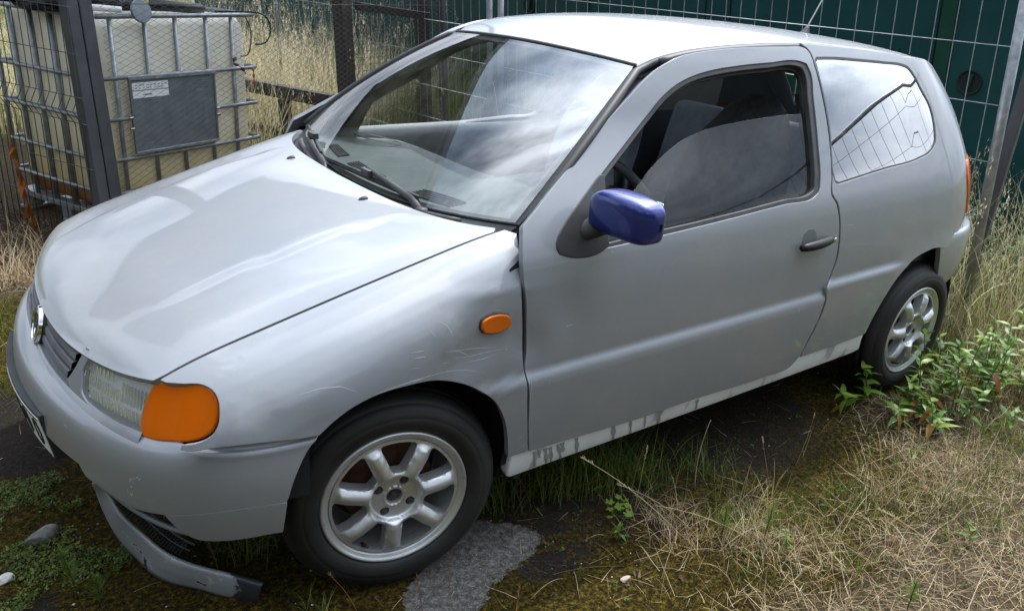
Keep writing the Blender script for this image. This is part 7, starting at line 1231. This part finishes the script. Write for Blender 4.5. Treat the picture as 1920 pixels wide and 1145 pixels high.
# ------------------------------------------------------------------ enclosure at the back left
YB = R(23.8); bv = Vector((math.cos(YB), math.sin(YB), 0)); av = Vector((-math.sin(YB), math.cos(YB), 0)); Q0 = Vector((0, 2.68, 0)); ZV = Vector((0,0,1))
M['anthracite'] = mottled('anthracite_coated_steel', (.045,.047,.052), (.062,.064,.07), .5, 9)
M['galv'] = mottled('galvanised_steel', (.23,.25,.27), (.36,.38,.40), .45, 26, metal=.55)
M['wire'] = mottled('grey_wire', (.10,.11,.115), (.17,.18,.19), .5, 40, metal=.5)
M['brown_steel'] = mottled('dark_brown_steel', (.018,.013,.012), (.035,.026,.022), .6, 14)
def pr(s, d, z): return Q0+bv*s+av*d+ZV*z
rotb = Matrix.Rotation(YB, 3, 'Z')
def post(name, label, s, d, size, h, m, group=None, cap=True):
    p = pr(s, d, -.2); o = thing(name, label, 'post', p, group)
    ax_ = UP; mb = MB(); mb.bar(p, p+ax_*(h+.2)/ax_.z, size[0], size[1], -av); mb.build('tube', m, o, smooth=False, bevel=.006)
    mb = MB(); mb.bar(p+ax_*(h+.2)/ax_.z, p+ax_*(h+.212)/ax_.z, size[0]+.004, size[1]+.004, -av); mb.build('cap', M['trim'], o, smooth=False)
    return o
post('fence_post', 'thick anthracite corner post in front of the white tank, left half', -.036, .0, (.066,.075), 3.33, M['anthracite'])
post('fence_post', 'thick anthracite corner post in front of the white tank, right half', .040, .0, (.075,.075), 3.33, M['anthracite'])
post('fence_post', 'grey steel post standing where the chain link ends behind the windscreen', 3.40, 0, (.06,.06), 3.33, M['anthracite'])
post('gate_post', 'dark brown post next to the grey post behind the windscreen', 3.24, .10, (.10,.10), 1.95, M['brown_steel'])
post('gate_post', 'dark brown post standing alone among tall dry grass', 2.22, .10, (.115,.10), 1.95, M['brown_steel'])
def beam(name, label, a, b_, wd, hd, m, cat='rail'):
    o = thing(name, label, cat, a); mb = MB(); mb.bar(a, b_, wd, hd); mb.build('bar', m, o, smooth=False, bevel=.004); return o
beam('gate_rail', 'dark brown top rail between the two brown posts', pr(2.28,.10,1.20), pr(3.20,.10,1.12), .05, .06, M['brown_steel'])
# low brown frame running back from the lone post
lf_ = thing('low_brown_frame', 'low dark brown steel frame with short legs behind the white tank', 'frame', pr(2.15,.15,0))
A_, B_ = pr(2.16,.14,.505), pr(2.22,2.3,.51)
mb = MB(); mb.bar(A_, B_, .08, .055); mb.build('upper_bar', M['brown_steel'], lf_, smooth=False, bevel=.004)
mb = MB(); mb.bar(A_-ZV*.055, B_-ZV*.055, .05, .045); mb.build('lower_bar', M['brown_steel'], lf_, smooth=False, bevel=.004)
for k in (.30,.60,.9):
    p = A_.lerp(B_, k)-ZV*.08; mb = MB(); mb.bar(p, p-ZV*.5, .08, .08, bv); mb.build('leg', M['brown_steel'], lf_, smooth=False, bevel=.004)
mb = MB(); mb.bar(A_-ZV*.36, B_-ZV*.36, .05, .06); mb.build('bottom_bar', M['brown_steel'], lf_, smooth=False)
# welded wire panel with pressed folds, left of the corner post
wp = thing('wire_panel_fence', 'anthracite welded wire fence panel with pressed folds left of the corner post', 'fence', pr(-.05,.02,0))
mb = MB(); fz = [-.2,.56,.59,.64,.69,.72,1.3,1.9]; fo = [0,0,0,.035,0,0,0,0]
for k in range(40):
    d = .06+.0635*k; P_ = [pr(-.06-o_, d, z) for z, o_ in zip([-.2,.585,.665,.745,1.385,1.465,1.545,1.95],[0,0,.045,0,0,.045,0,0])]; mb.tube(P_, .0026, 5)
wv_ = mb.build('upright_wires', M['anthracite'], wp); wv_['kind'] = 'stuff'
for z, o_ in ((-.15,0),(.10,0),(.345,0),(.595,0),(.665,.045),(.735,0),(.965,0),(1.2,0),(1.465,.045),(1.7,0)):
    mb = MB(); mb.tube([pr(-.063-o_, .02, z), pr(-.063-o_, 2.6, z)], .0027, 5); mb.build('cross_wire', M['wire'], wp)
# chain link right of the corner post
cl_ = thing('chain_link_fence', 'grey chain link fence between the corner post and the grey post', 'fence', pr(.09,-.02,0))
mb = MB(); cw = .040; ch = .036; ncol = int(3.30/cw)
zs = np.arange(-.02, 1.62, ch/2)
for k in range(ncol+1):
    P_ = []
    for j, z in enumerate(zs): P_.append(pr(.085+cw*k+(cw/2 if ((j+k)%2) else -cw/2)*1.03, -.032+(.0022 if (j+k)%2 else -.0022), z))
    mb.tube(P_, .0018, 3, cap=False)
c_o = mb.build('chain_link', M['wire'], cl_); c_o['kind'] = 'stuff'
for z in (1.22,.05,1.60):
    mb = MB(); mb.tube([pr(.05,-.03,z), pr(3.38,-.03,z)], .0019, 5); mb.build('tension_wire', M['wire'], cl_)
# fine welded mesh on the gate between the brown posts
gm_ = thing('wire_gate_panel', 'fine dark wire mesh between the two brown posts', 'mesh', pr(2.7,.1,.4))
mb = MB()
for k in range(19): mb.tube([pr(2.29+.05*k,.10,.1), pr(2.29+.05*k,.10,1.16)], .0015, 3, cap=False)
for k in range(20): mb.tube([pr(2.28,.10,.12+.05*k), pr(3.19,.10,.12+.05*k)], .0015, 3, cap=False)
g_o = mb.build('mesh_wires', M['brown_steel'], gm_); g_o['kind'] = 'stuff'
# ------------------------------------------------------------------ white tank in its cage
I0 = Vector((.063, 2.927, 0))
def ip(s, d, z): return I0+bv*s+av*d+ZV*z
tk = thing('caged_water_tank', 'cream plastic tank in a galvanised tube cage with a grey metal plate', 'tank', ip(.6,.5,0))
mt = mat('cream_plastic', (.60,.57,.46), .42, 0, Subsurface_Weight=.15, Subsurface_Radius=(.03,.02,.01))
t, N_, K_, pb = nodes(mt); tc_ = N_('ShaderNodeNewGeometry'); sx = N_('ShaderNodeSeparateXYZ'); K_(tc_.outputs['Position'], sx.inputs[0])
nz_ = noise(mt, 4, 5, .6, stretch=(1,1,.3)); zz_ = math_(mt, 'ADD', sx.outputs[2], math_(mt, 'MULTIPLY', math_(mt, 'SUBTRACT', nz_, .5), .08))
lev = ramp(mt, zz_, [(.02,(.22,.085,.018)),(.10,(.32,.16,.04)),(.125,(.70,.58,.31)),(.45,(.88,.83,.65)),(1.0,(.93,.91,.82))])
setin(mt, 'Base Color', mixc(mt, math_(mt, 'MULTIPLY', ramp(mt, noise(mt, 3, 6, .65), [(.45,(0,0,0)),(.75,(1,1,1))]), .35), lev, (.46,.42,.28)))
tl_ = N_('ShaderNodeBsdfTranslucent'); K_(pb.inputs['Base Color'].links[0].from_socket, tl_.inputs[0]); ms_ = N_('ShaderNodeMixShader'); ms_.inputs[0].default_value = .42
K_(pb.outputs[0], ms_.inputs[1]); K_(tl_.outputs[0], ms_.inputs[2]); K_(ms_.outputs[0], t.nodes['Material Output'].inputs['Surface'])
# bottle: rounded box whose walls swell between the bars
mb = MB(); n_ = 64; secs = [(-.005,.90),(.01,.97),(.05,1.0),(.2,1.0),(.5,1.0),(.8,1.0),(1.02,1.0),(1.07,.985),(1.105,.95),(1.125,.88),(1.13,.6),(1.13,.0)]
G = []
for z, k in secs:
    row = []
    for j in range(n_):
        a = 2*math.pi*j/n_; c, s_ = math.cos(a), math.sin(a); e_ = 2/9
        x = math.copysign(abs(c)**e_, c)*.575*k; y = math.copysign(abs(s_)**e_, s_)*.475*k; row.append(ip(.6+x, .5+y, z))
    G.append(row)
mb.grid(np.array(G).transpose(1,0,2), closed_u=True); mb.build('plastic_bottle', mt, tk)
mb = MB(); mb.lathe([(0,.06),(.11,.06),(.115,.05),(.115,0)], 28, Matrix.Translation(ip(.6,.5,1.13))); mb.build('lid', M['trim'], tk, autosmooth=40)
def cbar(a, b_, r_=.011): mb = MB(); mb.tube([a, b_], r_, 8); return mb
rz = [1.136,.796,.558,.316,.085+.06]; rz = [1.136,.797,.560,.320,.118]
for i, z in enumerate(rz):
    loopp = [ip(.03,0,z), ip(1.17,0,z), ip(1.2,.03,z), ip(1.2,.97,z), ip(1.17,1,z), ip(.03,1,z), ip(0,.97,z), ip(0,.03,z), ip(.03,0,z)]
    mb = MB(); mb.tube(loopp, .014 if i in (0,) else .0125, 8); mb.build('cage_ring', M['galv'], tk)
for s_ in (.12,.345,.56,.79,.995):
    mb = MB(); mb.tube([ip(s_,.012,-.02), ip(s_,.012,1.136)], .0135, 8); mb.build('cage_upright', M['galv'], tk)
for d_ in (.195,.395,.595,.795,.985):
    for sd_ in (.012, 1.188): mb = MB(); mb.tube([ip(sd_,d_,-.02), ip(sd_,d_,1.136)], .0145, 8); mb.build('cage_upright', M['galv'], tk)
for s_ in (.2,.6,1.0): mb = MB(); mb.tube([ip(s_,.988,-.02), ip(s_,.988,1.136)], .0135, 8); mb.build('cage_upright', M['galv'], tk)
pl_ = thing('x', 'x', 'x'); bpy.data.objects.remove(pl_)
mplate = mottled('grey_steel_plate', (.17,.20,.22), (.23,.26,.28), .42, 12, metal=.5)
def fbox(s0, s1, z0, z1, d0, d1): mb = MB(); c = ip((s0+s1)/2, (d0+d1)/2, (z0+z1)/2); return mb.box(c, (s1-s0, abs(d1-d0), z1-z0), rotb)
sp_ = fbox(.177,.807,.352,.800,-.020,-.014).build('steel_plate', mplate, tk, smooth=False)
fbox(.172,.812,.782,.806,-.032,-.020).build('plate_edge', M['galv'], sp_, smooth=False, bevel=.003); fbox(.180,.80,.345,.362,-.030,-.020).build('plate_edge', M['galv'], sp_, smooth=False, bevel=.003)
fbox(.178,.192,.36,.79,-.026,-.020).build('plate_edge', mplate, sp_, smooth=False); fbox(.793,.806,.36,.79,-.026,-.020).build('plate_edge', mplate, sp_, smooth=False)
for z0, z1 in ((.722,.766),(.676,.716)): fbox(.197,.447,z0,z1,-.0225,-.0205).build('white_sticker', M['white'], sp_, smooth=False)
def wtext(txt, size, s, z, d, m, parent, name='lettering'):
    me = text_mesh(txt, size, .0004, name); n_ = -av; me.transform(Matrix(((bv.x,0,n_.x,0),(bv.y,0,n_.y,0),(0,1,0,0),(0,0,0,1)))); me.transform(Matrix.Translation(ip(s,d,z))); return obj(name, me, m, parent)
# stamped marks too faint to read: short embossed strokes
for s_, z, w_ in ((.70,.757,.14),(.70,.742,.12),(.69,.715,.03),(.69,.695,.07),(.69,.688,.06),(.70,.63,.11),(.28,.405,.07),(.38,.40,.05)):
    fbox(s_-w_/2, s_+w_/2, z-.0018, z+.0018, -.0212, -.0198).build('stamped_mark', M['galv'], sp_, smooth=False)
mfade = mat('faded_print', (.38,.39,.40), .6)
for z, n_ in ((.750,9),(.733,8)):
    for k in range(n_): s_ = .215+k*.026; fbox(s_, s_+rng.uniform(.008,.02), z-.004, z+.004, -.0232, -.0222).build('faded_print', mfade, sp_, smooth=False)
for k in range(6): s_ = .265+k*.011; fbox(s_, s_+.008, .690, .698, -.0232, -.0222).build('faded_print', M['grille'], sp_, smooth=False)
for s_, z in ((.165,.565),(.165,.50),(.812,.56),(.812,.52)): fbox(s_-.012, s_+.018, z-.008, z+.008, -.03,-.016).build('plate_clip', M['chrome'], sp_, smooth=False, bevel=.003)
# pallet of the tank
for d_ in (.04,.5,.96):
    mb = MB(); mb.box(ip(.6,d_,-.035), (1.2,.10,.03), rotb); mb.build('pallet_deck', M['galv'], tk, smooth=False, bevel=.004); mb = MB(); mb.box(ip(.6,d_,-.145), (1.2,.10,.022), rotb); mb.build('pallet_runner', M['galv'], tk, smooth=False, bevel=.004)
    for s_ in (.06,.6,1.14): mb = MB(); mb.box(ip(s_,d_,-.09), (.11,.10,.08), rotb); mb.build('pallet_foot', M['galv'], tk, smooth=False, bevel=.006)
for s_ in (.03,1.17): mb = MB(); mb.box(ip(s_,.5,-.035), (.07,1.0,.035), rotb); mb.build('pallet_deck', M['galv'], tk, smooth=False, bevel=.004)
# things lying on and hanging from the tank
hs = thing('black_hose', 'thick black hose lying along the top of the tank', 'hose', ip(.4,.2,1.14)); P_ = [ip(-.15,.62,1.20), ip(.05,.40,1.20), ip(.22,.22,1.19), ip(.42,.16,1.185), ip(.62,.16,1.18), ip(.82,.20,1.165), ip(1.0,.3,1.15)]
mb = MB(); mb.tube([Vector(q) for q in rs([tuple(p) for p in P_], 30)], .034, 12); mb.build('hose_pipe', M['black_gloss'], hs)
for k in (.33,.36,.40): p = ip(.30+.1*(k-.33)*8,.185,1.19); mb = MB(); mb.tube([p-bv*.012, p+bv*.012], .042, 14); mb.build('hose_clamp', M['trim'], hs)
tg_ = thing('yellow_tag', 'tiny yellow green tag on the hose joint', 'tag', ip(.46,.13,1.215)); mb = MB(); mb.box(ip(.46,.118,1.21), (.018,.012,.022), rotb); mb.build('tag_body', mat('yellow_green', (.42,.48,.06), .5), tg_, bevel=.004)
gd = thing('grey_disc', 'round grey metal disc leaning on the top rail of the tank', 'disc', ip(.31,-.01,1.15)); mb = MB(); mb.lathe([(0,.008),(.062,.008),(.066,.004),(.066,-.006),(0,-.006)], 32, Matrix.Translation(ip(.31,-.022,1.165)) @ Matrix.Rotation(YB,4,'Z') @ Matrix.Rotation(R(80),4,'X')); mb.build('disc_plate', mplate, gd, autosmooth=40)
pb2 = thing('black_sack', 'crumpled black plastic sack on the left of the tank top', 'sack', ip(.02,.55,1.14)); bm = bmesh.new(); bmesh.ops.create_icosphere(bm, subdivisions=4, radius=1); r0 = np.random.default_rng(5)
cs = np.array([q.co for q in bm.verts]); nn = frac_noise(cs[:,:2]*1.5+cs[:,2:]*2.3+9, 41, 1.6, 4)
for q, k in zip(bm.verts, nn): c = q.co*(.7+.6*k); q.co = ip(.08+c.x*.20, .45+c.y*.26, 1.165+max(c.z,-.35)*.075)
me = bpy.data.meshes.new('sack_skin'); bm.to_mesh(me); bm.free(); me.polygons.foreach_set('use_smooth', [True]*len(me.polygons)); obj('sack_skin', me, M['black_gloss'], pb2)
wb_ = thing('white_pipe', 'white plastic pipe lying across the tank top behind the post', 'pipe', ip(-.1,.7,1.2)); mb = MB(); mb.tube([ip(-.02,.80,1.19), ip(.04,.30,1.175), ip(.24,.06,1.165)], .018, 10); mb.build('pipe_body', M['white'], wb_)
lc = thing('looped_cable', 'thin black cable looping off the right end of the tank top', 'cable', ip(1.18,.02,1.14)); P_ = [ip(.95,.1,1.15), ip(1.15,.0,1.155), ip(1.28,-.02,1.12), ip(1.31,-.02,1.03), ip(1.27,-.02,.965), ip(1.17,-.02,.95)]
mb = MB(); mb.tube([Vector(q) for q in rs([tuple(p) for p in P_], 30)], .0055, 6); mb.build('cable_loop', M['black_gloss'], lc)
P_ = [ip(1.10,-.01,1.13), ip(1.125,-.025,1.05), ip(1.12,-.025,.95), ip(1.085,-.025,.885), ip(1.03,-.025,.88)]; mb = MB(); mb.tube([Vector(q) for q in rs([tuple(p) for p in P_], 24)], .004, 6); mb.build('cable_tail', M['black_gloss'], lc)
def rag(name, label, pts, m, w0):
    o = thing(name, label, 'rag', pts[0]); mb = MB(); q = rs([tuple(p) for p in pts], 12); mb.tube([Vector(x) for x in q], [w0*(.6+.5*math.sin(k*1.7)) for k in range(12)], 7, flat=.45); mb.build('cloth', m, o)
rag('brown_strap', 'frayed brown strap knotted on the cage at the right', [ip(.985,-.03,.875), ip(.955,-.035,.845), ip(1.0,-.035,.82), ip(1.06,-.03,.765)], mottled('brown_strap', (.05,.03,.02), (.12,.07,.03), .9, 40), .013)
rag('red_peg', 'faded red strip hanging from the cage corner', [ip(1.135,-.02,.80), ip(1.135,-.025,.76), ip(1.14,-.025,.70), ip(1.15,-.025,.68)], mottled('faded_red', (.22,.06,.04), (.38,.14,.09), .8, 50), .017)
# rusty dock stalk in front of the tank
ds_ = thing('withered_dock', 'withered rust brown dock stalk with curled leaves before the tank at the far left', 'weed', pr(-.13,.56,-.12))
b0 = Vector(ds_.location); pts = [b0+Vector((-.02,.10,-.03))*0+Vector((-.05*k, .02*k, .62*k)) for k in np.linspace(0,1,8)]
mb = MB(); mb.tube(pts, .0035, 5); me = mb.mesh('stalk'); a = me.attributes.new('tint','FLOAT','POINT'); a.data.foreach_set('value', [.4]*len(me.vertices)); obj('stalk', me, M['rusty_leaf'], ds_)
LR = []
for t_ in (.2,.5,.8): me = leaf_mesh(t_, .9); me.materials.clear(); me.materials.append(M['rusty_leaf']); LR.append(me)
for k in range(22):
    t = rng.uniform(.05,1.0); p = pts[int(t*6.99)]; q = bpy.data.objects.new('leaf', rng.choice(LR)); link(q); q.parent = ds_; q.location = p-b0; s_ = rng.uniform(.05,.12); q.scale = (s_, s_*1.1, s_); q.rotation_euler = (rng.uniform(-.6,.6), rng.uniform(.6,1.5), rng.uniform(0,6.3))
# ------------------------------------------------------------------ open shelter roof over the enclosure (seen mirrored in bonnet and screen)
sh = thing('shelter_roof', 'flat grey steel roof over the tank enclosure carried by the tall posts', 'roof', pr(1.5,0,3.4))
M['roof_sheet'] = mottled('grey_roof_sheet', (.26,.27,.28), (.34,.35,.36), .7, 6)
for k in range(6):
    mb = MB(); s0 = -1.7+k*.87; mb.box(pr(s0+.432,1.75,3.42), (.862,3.5,.02), rotb); mb.build('roof_sheet', M['roof_sheet'], sh, smooth=False)
for d_ in (0,3.5): mb = MB(); mb.bar(pr(-1.7,d_,3.37), pr(3.5,d_,3.37), .08, .09); mb.build('roof_beam', M['anthracite'], sh, smooth=False)
# ------------------------------------------------------------------ mesh hoarding behind the car
HA, HB = Vector((2.95,3.0,0)), Vector((3.42,-.60,0)); hd_ = (HB-HA).normalized(); HL = (HB-HA).length; hn = Vector((hd_.y,-hd_.x,0))
if hn.x < 0: hn = -hn
def hp(t, h, A=HA, d=hd_): return A+d*t+UP*(h/UP.z)
def mesh_panel(label, A, B, name='mesh_fence_panel', bar_r=.024, tall=2.0):
    d = (B-A).normalized(); L_ = (B-A).length; o = thing(name, label, 'fence', A, 'temporary mesh fence panels')
    for t in (.02, L_-.02): mb = MB(); mb.tube([hp(t,-.02,A,d), hp(t,tall,A,d)], bar_r, 12); mb.build('upright_tube', M['galv'], o)
    for h in (.12, tall-.02): mb = MB(); mb.tube([hp(.02,h,A,d), hp(L_-.02,h,A,d)], .019, 10); mb.build('cross_tube', M['galv'], o)
    for h in np.arange(.30, tall-.1, .2675): mb = MB(); mb.tube([hp(.03,h,A,d), hp(L_-.03,h,A,d)], .0024, 5); mb.build('cross_wire', M['galv'], o)
    mb = MB()
    for k in range(1, int(L_/.1)): mb.tube([hp(.1*k,.12,A,d), hp(.1*k,tall-.02,A,d)], .0021, 4, cap=False)
    q = mb.build('upright_wires', M['galv'], o); q['kind'] = 'stuff'; return o
mesh_panel('galvanised mesh fence panel behind the tail of the car', HA+hd_*.03, HB)
mesh_panel('galvanised mesh fence panel running on left behind the grey post', HA-hd_*3.5, HA-hd_*.06)
mesh_panel('galvanised mesh fence panel off to the right of the car', Vector((4.75,-1.55,0)), Vector((4.35,-5.0,0)), tall=2.1)
o = thing('dark_prop_post', 'dark grey steel prop leaning behind the galvanised upright at the right', 'post', (3.62,-.62,0)); mb = MB(); mb.bar(Vector((3.55,-.50,-.1)), Vector((3.62,-.45,2.2)), .055, .045, hn); mb.build('tube', M['anthracite'], o, smooth=False, bevel=.004)
# ------------------------------------------------------------------ green steel cabin behind the fences
gc = thing('green_steel_cabin', 'dark green steel cabin with flush doors and round locks behind the mesh fence', 'container', HA+hn*1.25)
mg = mottled('green_paint', (.003,.042,.045), (.005,.055,.058), .5, 3, Specular_IOR_Level=.2); mg2 = mottled('green_frame_paint', (.004,.040,.026), (.006,.050,.034), .5, 5, Specular_IOR_Level=.2); mgd = mat('green_shadow_gap', (.004,.012,.012), .8)  # mgd puts the shadow of the joints into the colour; hinges and locks share it
def gp_(t, h, o_=0.0): return HA+hd_*t+hn*(1.25-o_)+UP*(h/UP.z)
rotg = Matrix((tuple(hd_), tuple(hn), tuple(UP))).transposed()
def gbox(t0, t1, h0, h1, o0, o1): mb = MB(); c = gp_((t0+t1)/2, (h0+h1)/2, (o0+o1)/2); return mb.box(c, (t1-t0, abs(o1-o0), h1-h0), rotg)
gbox(-8.5, 3.7, -.3, 1.9, -2.3, -.012).build('cabin_body', mgd, gc, smooth=False)
gbox(-8.5, 3.7, 1.82, 1.95, -2.35, .05).build('roof_edge', mg2, gc, smooth=False)
tcur = -8.5; widths = [1.2,.98,1.2,1.2,.98,1.2,1.2,.76,1.2]
seam = 2.83
edges = [-8.5,-7.3,-6.1,-4.9,-3.7,-2.5,-1.35,-.15,1.05,1.27,2.80,2.90,3.7]
for a_, b_ in zip(edges, edges[1:]):
    if abs(b_-a_-.10) < .02: gbox(a_+.004, b_-.004, -.25, 1.8, -.01, .012).build('door_frame', mg2, gc, smooth=False, bevel=.004); continue
    gbox(a_+.007, b_-.007, -.25, 1.8, -.01, 0).build('wall_sheet', mg, gc, smooth=False, bevel=.003)
# recessed inspection door with its frame and hinge
for t0, t1, h0, h1 in ((1.45,2.55,1.215,1.245),(1.45,2.55,.30,.33),(1.42,1.45,.30,1.245),(2.55,2.58,.30,1.245)): gbox(t0,t1,h0,h1,0,.016).build('door_frame', mg2, gc, smooth=False, bevel=.003)
gbox(1.46,2.54,.34,1.205,0,.006).build('inspection_door', mg2, gc, smooth=False, bevel=.003)
for t_ in (2.38,1.62): gbox(t_-.05,t_+.05,1.13,1.20,.006,.024).build('hinge', mgd, gc, smooth=False, bevel=.006)
def lock(t_, h_):
    c = gp_(t_, h_, .004); Mx3 = Matrix.Translation(c) @ rotg.to_4x4() @ Matrix.Rotation(R(90),4,'X')
    mb = MB(); mb.lathe([(.0,.0),(.060,.001),(.066,.010),(.072,.012),(.075,.006),(.075,-.004)], 36, Mx3); l_ = mb.build('round_lock', mgd, gc, autosmooth=40)
    mb = MB(); mb.bar(Mx3 @ Vector((-.005,-.045,.014)), Mx3 @ Vector((.012,.05,.014)), .02, .02, -hn); mb.build('lock_bar', mg2, l_, smooth=False, bevel=.004)
lock(2.98+.06, 1.09); lock(-.9, 1.24)
M['straw_tall'] = leaf_mat('sunlit_straw', [(0,(.24,.20,.07)),(.4,(.56,.46,.24)),(.75,(.80,.70,.45)),(1,(.92,.86,.66))], .55, .5)  # lighter copy of the dry straw, sunlight put into its colour
# ------------------------------------------------------------------ tall grass behind the fences
def tall(P_, h0, h1, heads, tint_lo, tint_hi, wd=(.002,.0042), bend=(.2,1.3)):
    n = len(P_); L_ = U01(h0, h1, n); tn = U01(tint_lo, tint_hi, n); az = nrg.normal(.5, 1.3, n)
    v, f_, t_, tip = blades(P_, L_, U01(wd[0], wd[1], n), U01(bend[0], bend[1], n), az=az, lean=U01(.0,.35,n), seg=6, tint=tn); out_ = [(v,f_,t_)]
    k = nrg.random(n) < heads
    if k.any():
        Q = np.repeat(tip[k], 12, 0); m = len(Q); Q = Q+np.c_[nrg.normal(0,.006,(m,2)), -U01(0,.10,m)]
        v, f_, t_, _ = blades(Q, U01(.010,.026,m), U01(.002,.004,m), U01(-.3,.4,m), lean=U01(.1,.7,m), seg=2, tint=np.clip(np.repeat(tn[k],12)+U01(-.1,.25,m),0,1)); out_.append((v,f_,t_))
    return out_
def strip(n, s0, s1, d0, d1, keep=None):
    s_, d_ = U01(s0, s1, n), U01(d0, d1, n); P_ = np.c_[s_, d_]; P_ = np.array(Q0)[None,:2]+np.outer(s_, np.array(bv)[:2])+np.outer(d_, np.array(av)[:2]); return np.c_[P_, hgt(P_)]
stuff('tall_dry_grass', 'tall sunlit dry grass with feathery heads behind the chain link fence', 'grass',
  tall(strip(5200, 1.25, 5.2, .5, 3.8), .45, 1.15, .55, .40, .98, (.0025,.0055), (.3,1.6))+tall(strip(1500, .2, 6, 3.8, 7.0), .5, 1.3, .5, .2, .95, (.003,.006)), M['straw_tall'])
stuff('tall_green_grass', 'green and yellowish grass growing under the tall dry stems', 'grass',
  tall(strip(5200, 1.25, 5.6, .3, 4.2), .2, .62, 0, .2, .95, (.003,.006), (.4,1.7))+tall(strip(1200, 3.45, 4.4, -.2, 1.0), .4, 1.0, .25, .3, 1.0), M['grass'])
def along(n, t0, t1, o0, o1):
    t_, o_ = U01(t0, t1, n), U01(o0, o1, n); P_ = np.array(HA)[None,:2]+np.outer(t_, np.array(hd_)[:2])+np.outer(o_, np.array(hn)[:2]); return np.c_[P_, hgt(P_)]
stuff('verge_grass', 'tall yellowing grass with drooping heads along the mesh fence', 'grass',
  tall(along(1500, 2.2, 5.2, -.25, .95), .35, .92, .4, .3, .9, (.002,.0042), (.4,1.7)), M['straw_tall'])
stuff('verge_green', 'green grass along the foot of the mesh fence', 'grass',
  tall(along(3400, 1.5, 5.6, -.4, 1.15), .2, .66, .15, .3, .95, (.0025,.005), (.4,1.8))+tall(along(900, -3.5, 1.5, .0, 1.1), .4, 1.1, .3, .3, 1.0), M['grass'])
q = along(900, 3.0, 4.9, .1, 1.1); up_ = U01(.08,.45,len(q))
stuff('pale_flowering_herb', 'mass of pale green flowering herb behind the galvanised upright', 'ground cover', [herbs(q+np.c_[np.zeros((len(q),2)), up_], U01(.008,.016,len(q)), U01(.02,.08,len(q)))], M['pale_flower'])
# leafy weeds and brown litter at the foot of the tank fence
q = strip(420, -.9, .05, -.5, 1.3)
stuff('fence_foot_weeds', 'brown and yellow green weeds at the foot of the wire panel', 'ground cover', [herbs(q, U01(.008,.02,len(q)), U01(.02,.10,len(q)))], M['litter'])
q = strip(500, -.8, .1, -.9, .9); n = len(q); v, f_, t_, _ = blades(q, U01(.08,.3,n), U01(.002,.004,n), U01(.3,1.5,n), lean=U01(.2,1.3,n), seg=4)
stuff('fence_foot_straw', 'dry stalks at the foot of the wire panel', 'grass', [(v,f_,t_)], M['straw'])
# far wood behind the photographer, mirrored in the doors
bm = MB(); G = []
for a in np.linspace(R(146), R(300), 140):
    col_ = []
    for k in np.linspace(0,1,9): rr = 24+2*math.sin(a*9)+2.2*math.sin(a*23); hh = (10.5+1.8*math.sin(a*7)+1.1*math.sin(a*19)+.8*math.sin(a*41)); th = k*math.pi; col_.append((rr*math.sin(a)+2.5*math.cos(th)*math.sin(a), rr*math.cos(a)+2.5*math.cos(th)*math.cos(a), hh*math.sin(th)**.6-.6))
    G.append(col_)
bm.grid(np.array(G)); tag(bm.build('far_wood', mottled('far_foliage', (.02,.035,.012), (.04,.06,.022), .95, .5)), 'far off belt of dark trees across the open ground', 'wood', kind='stuff')
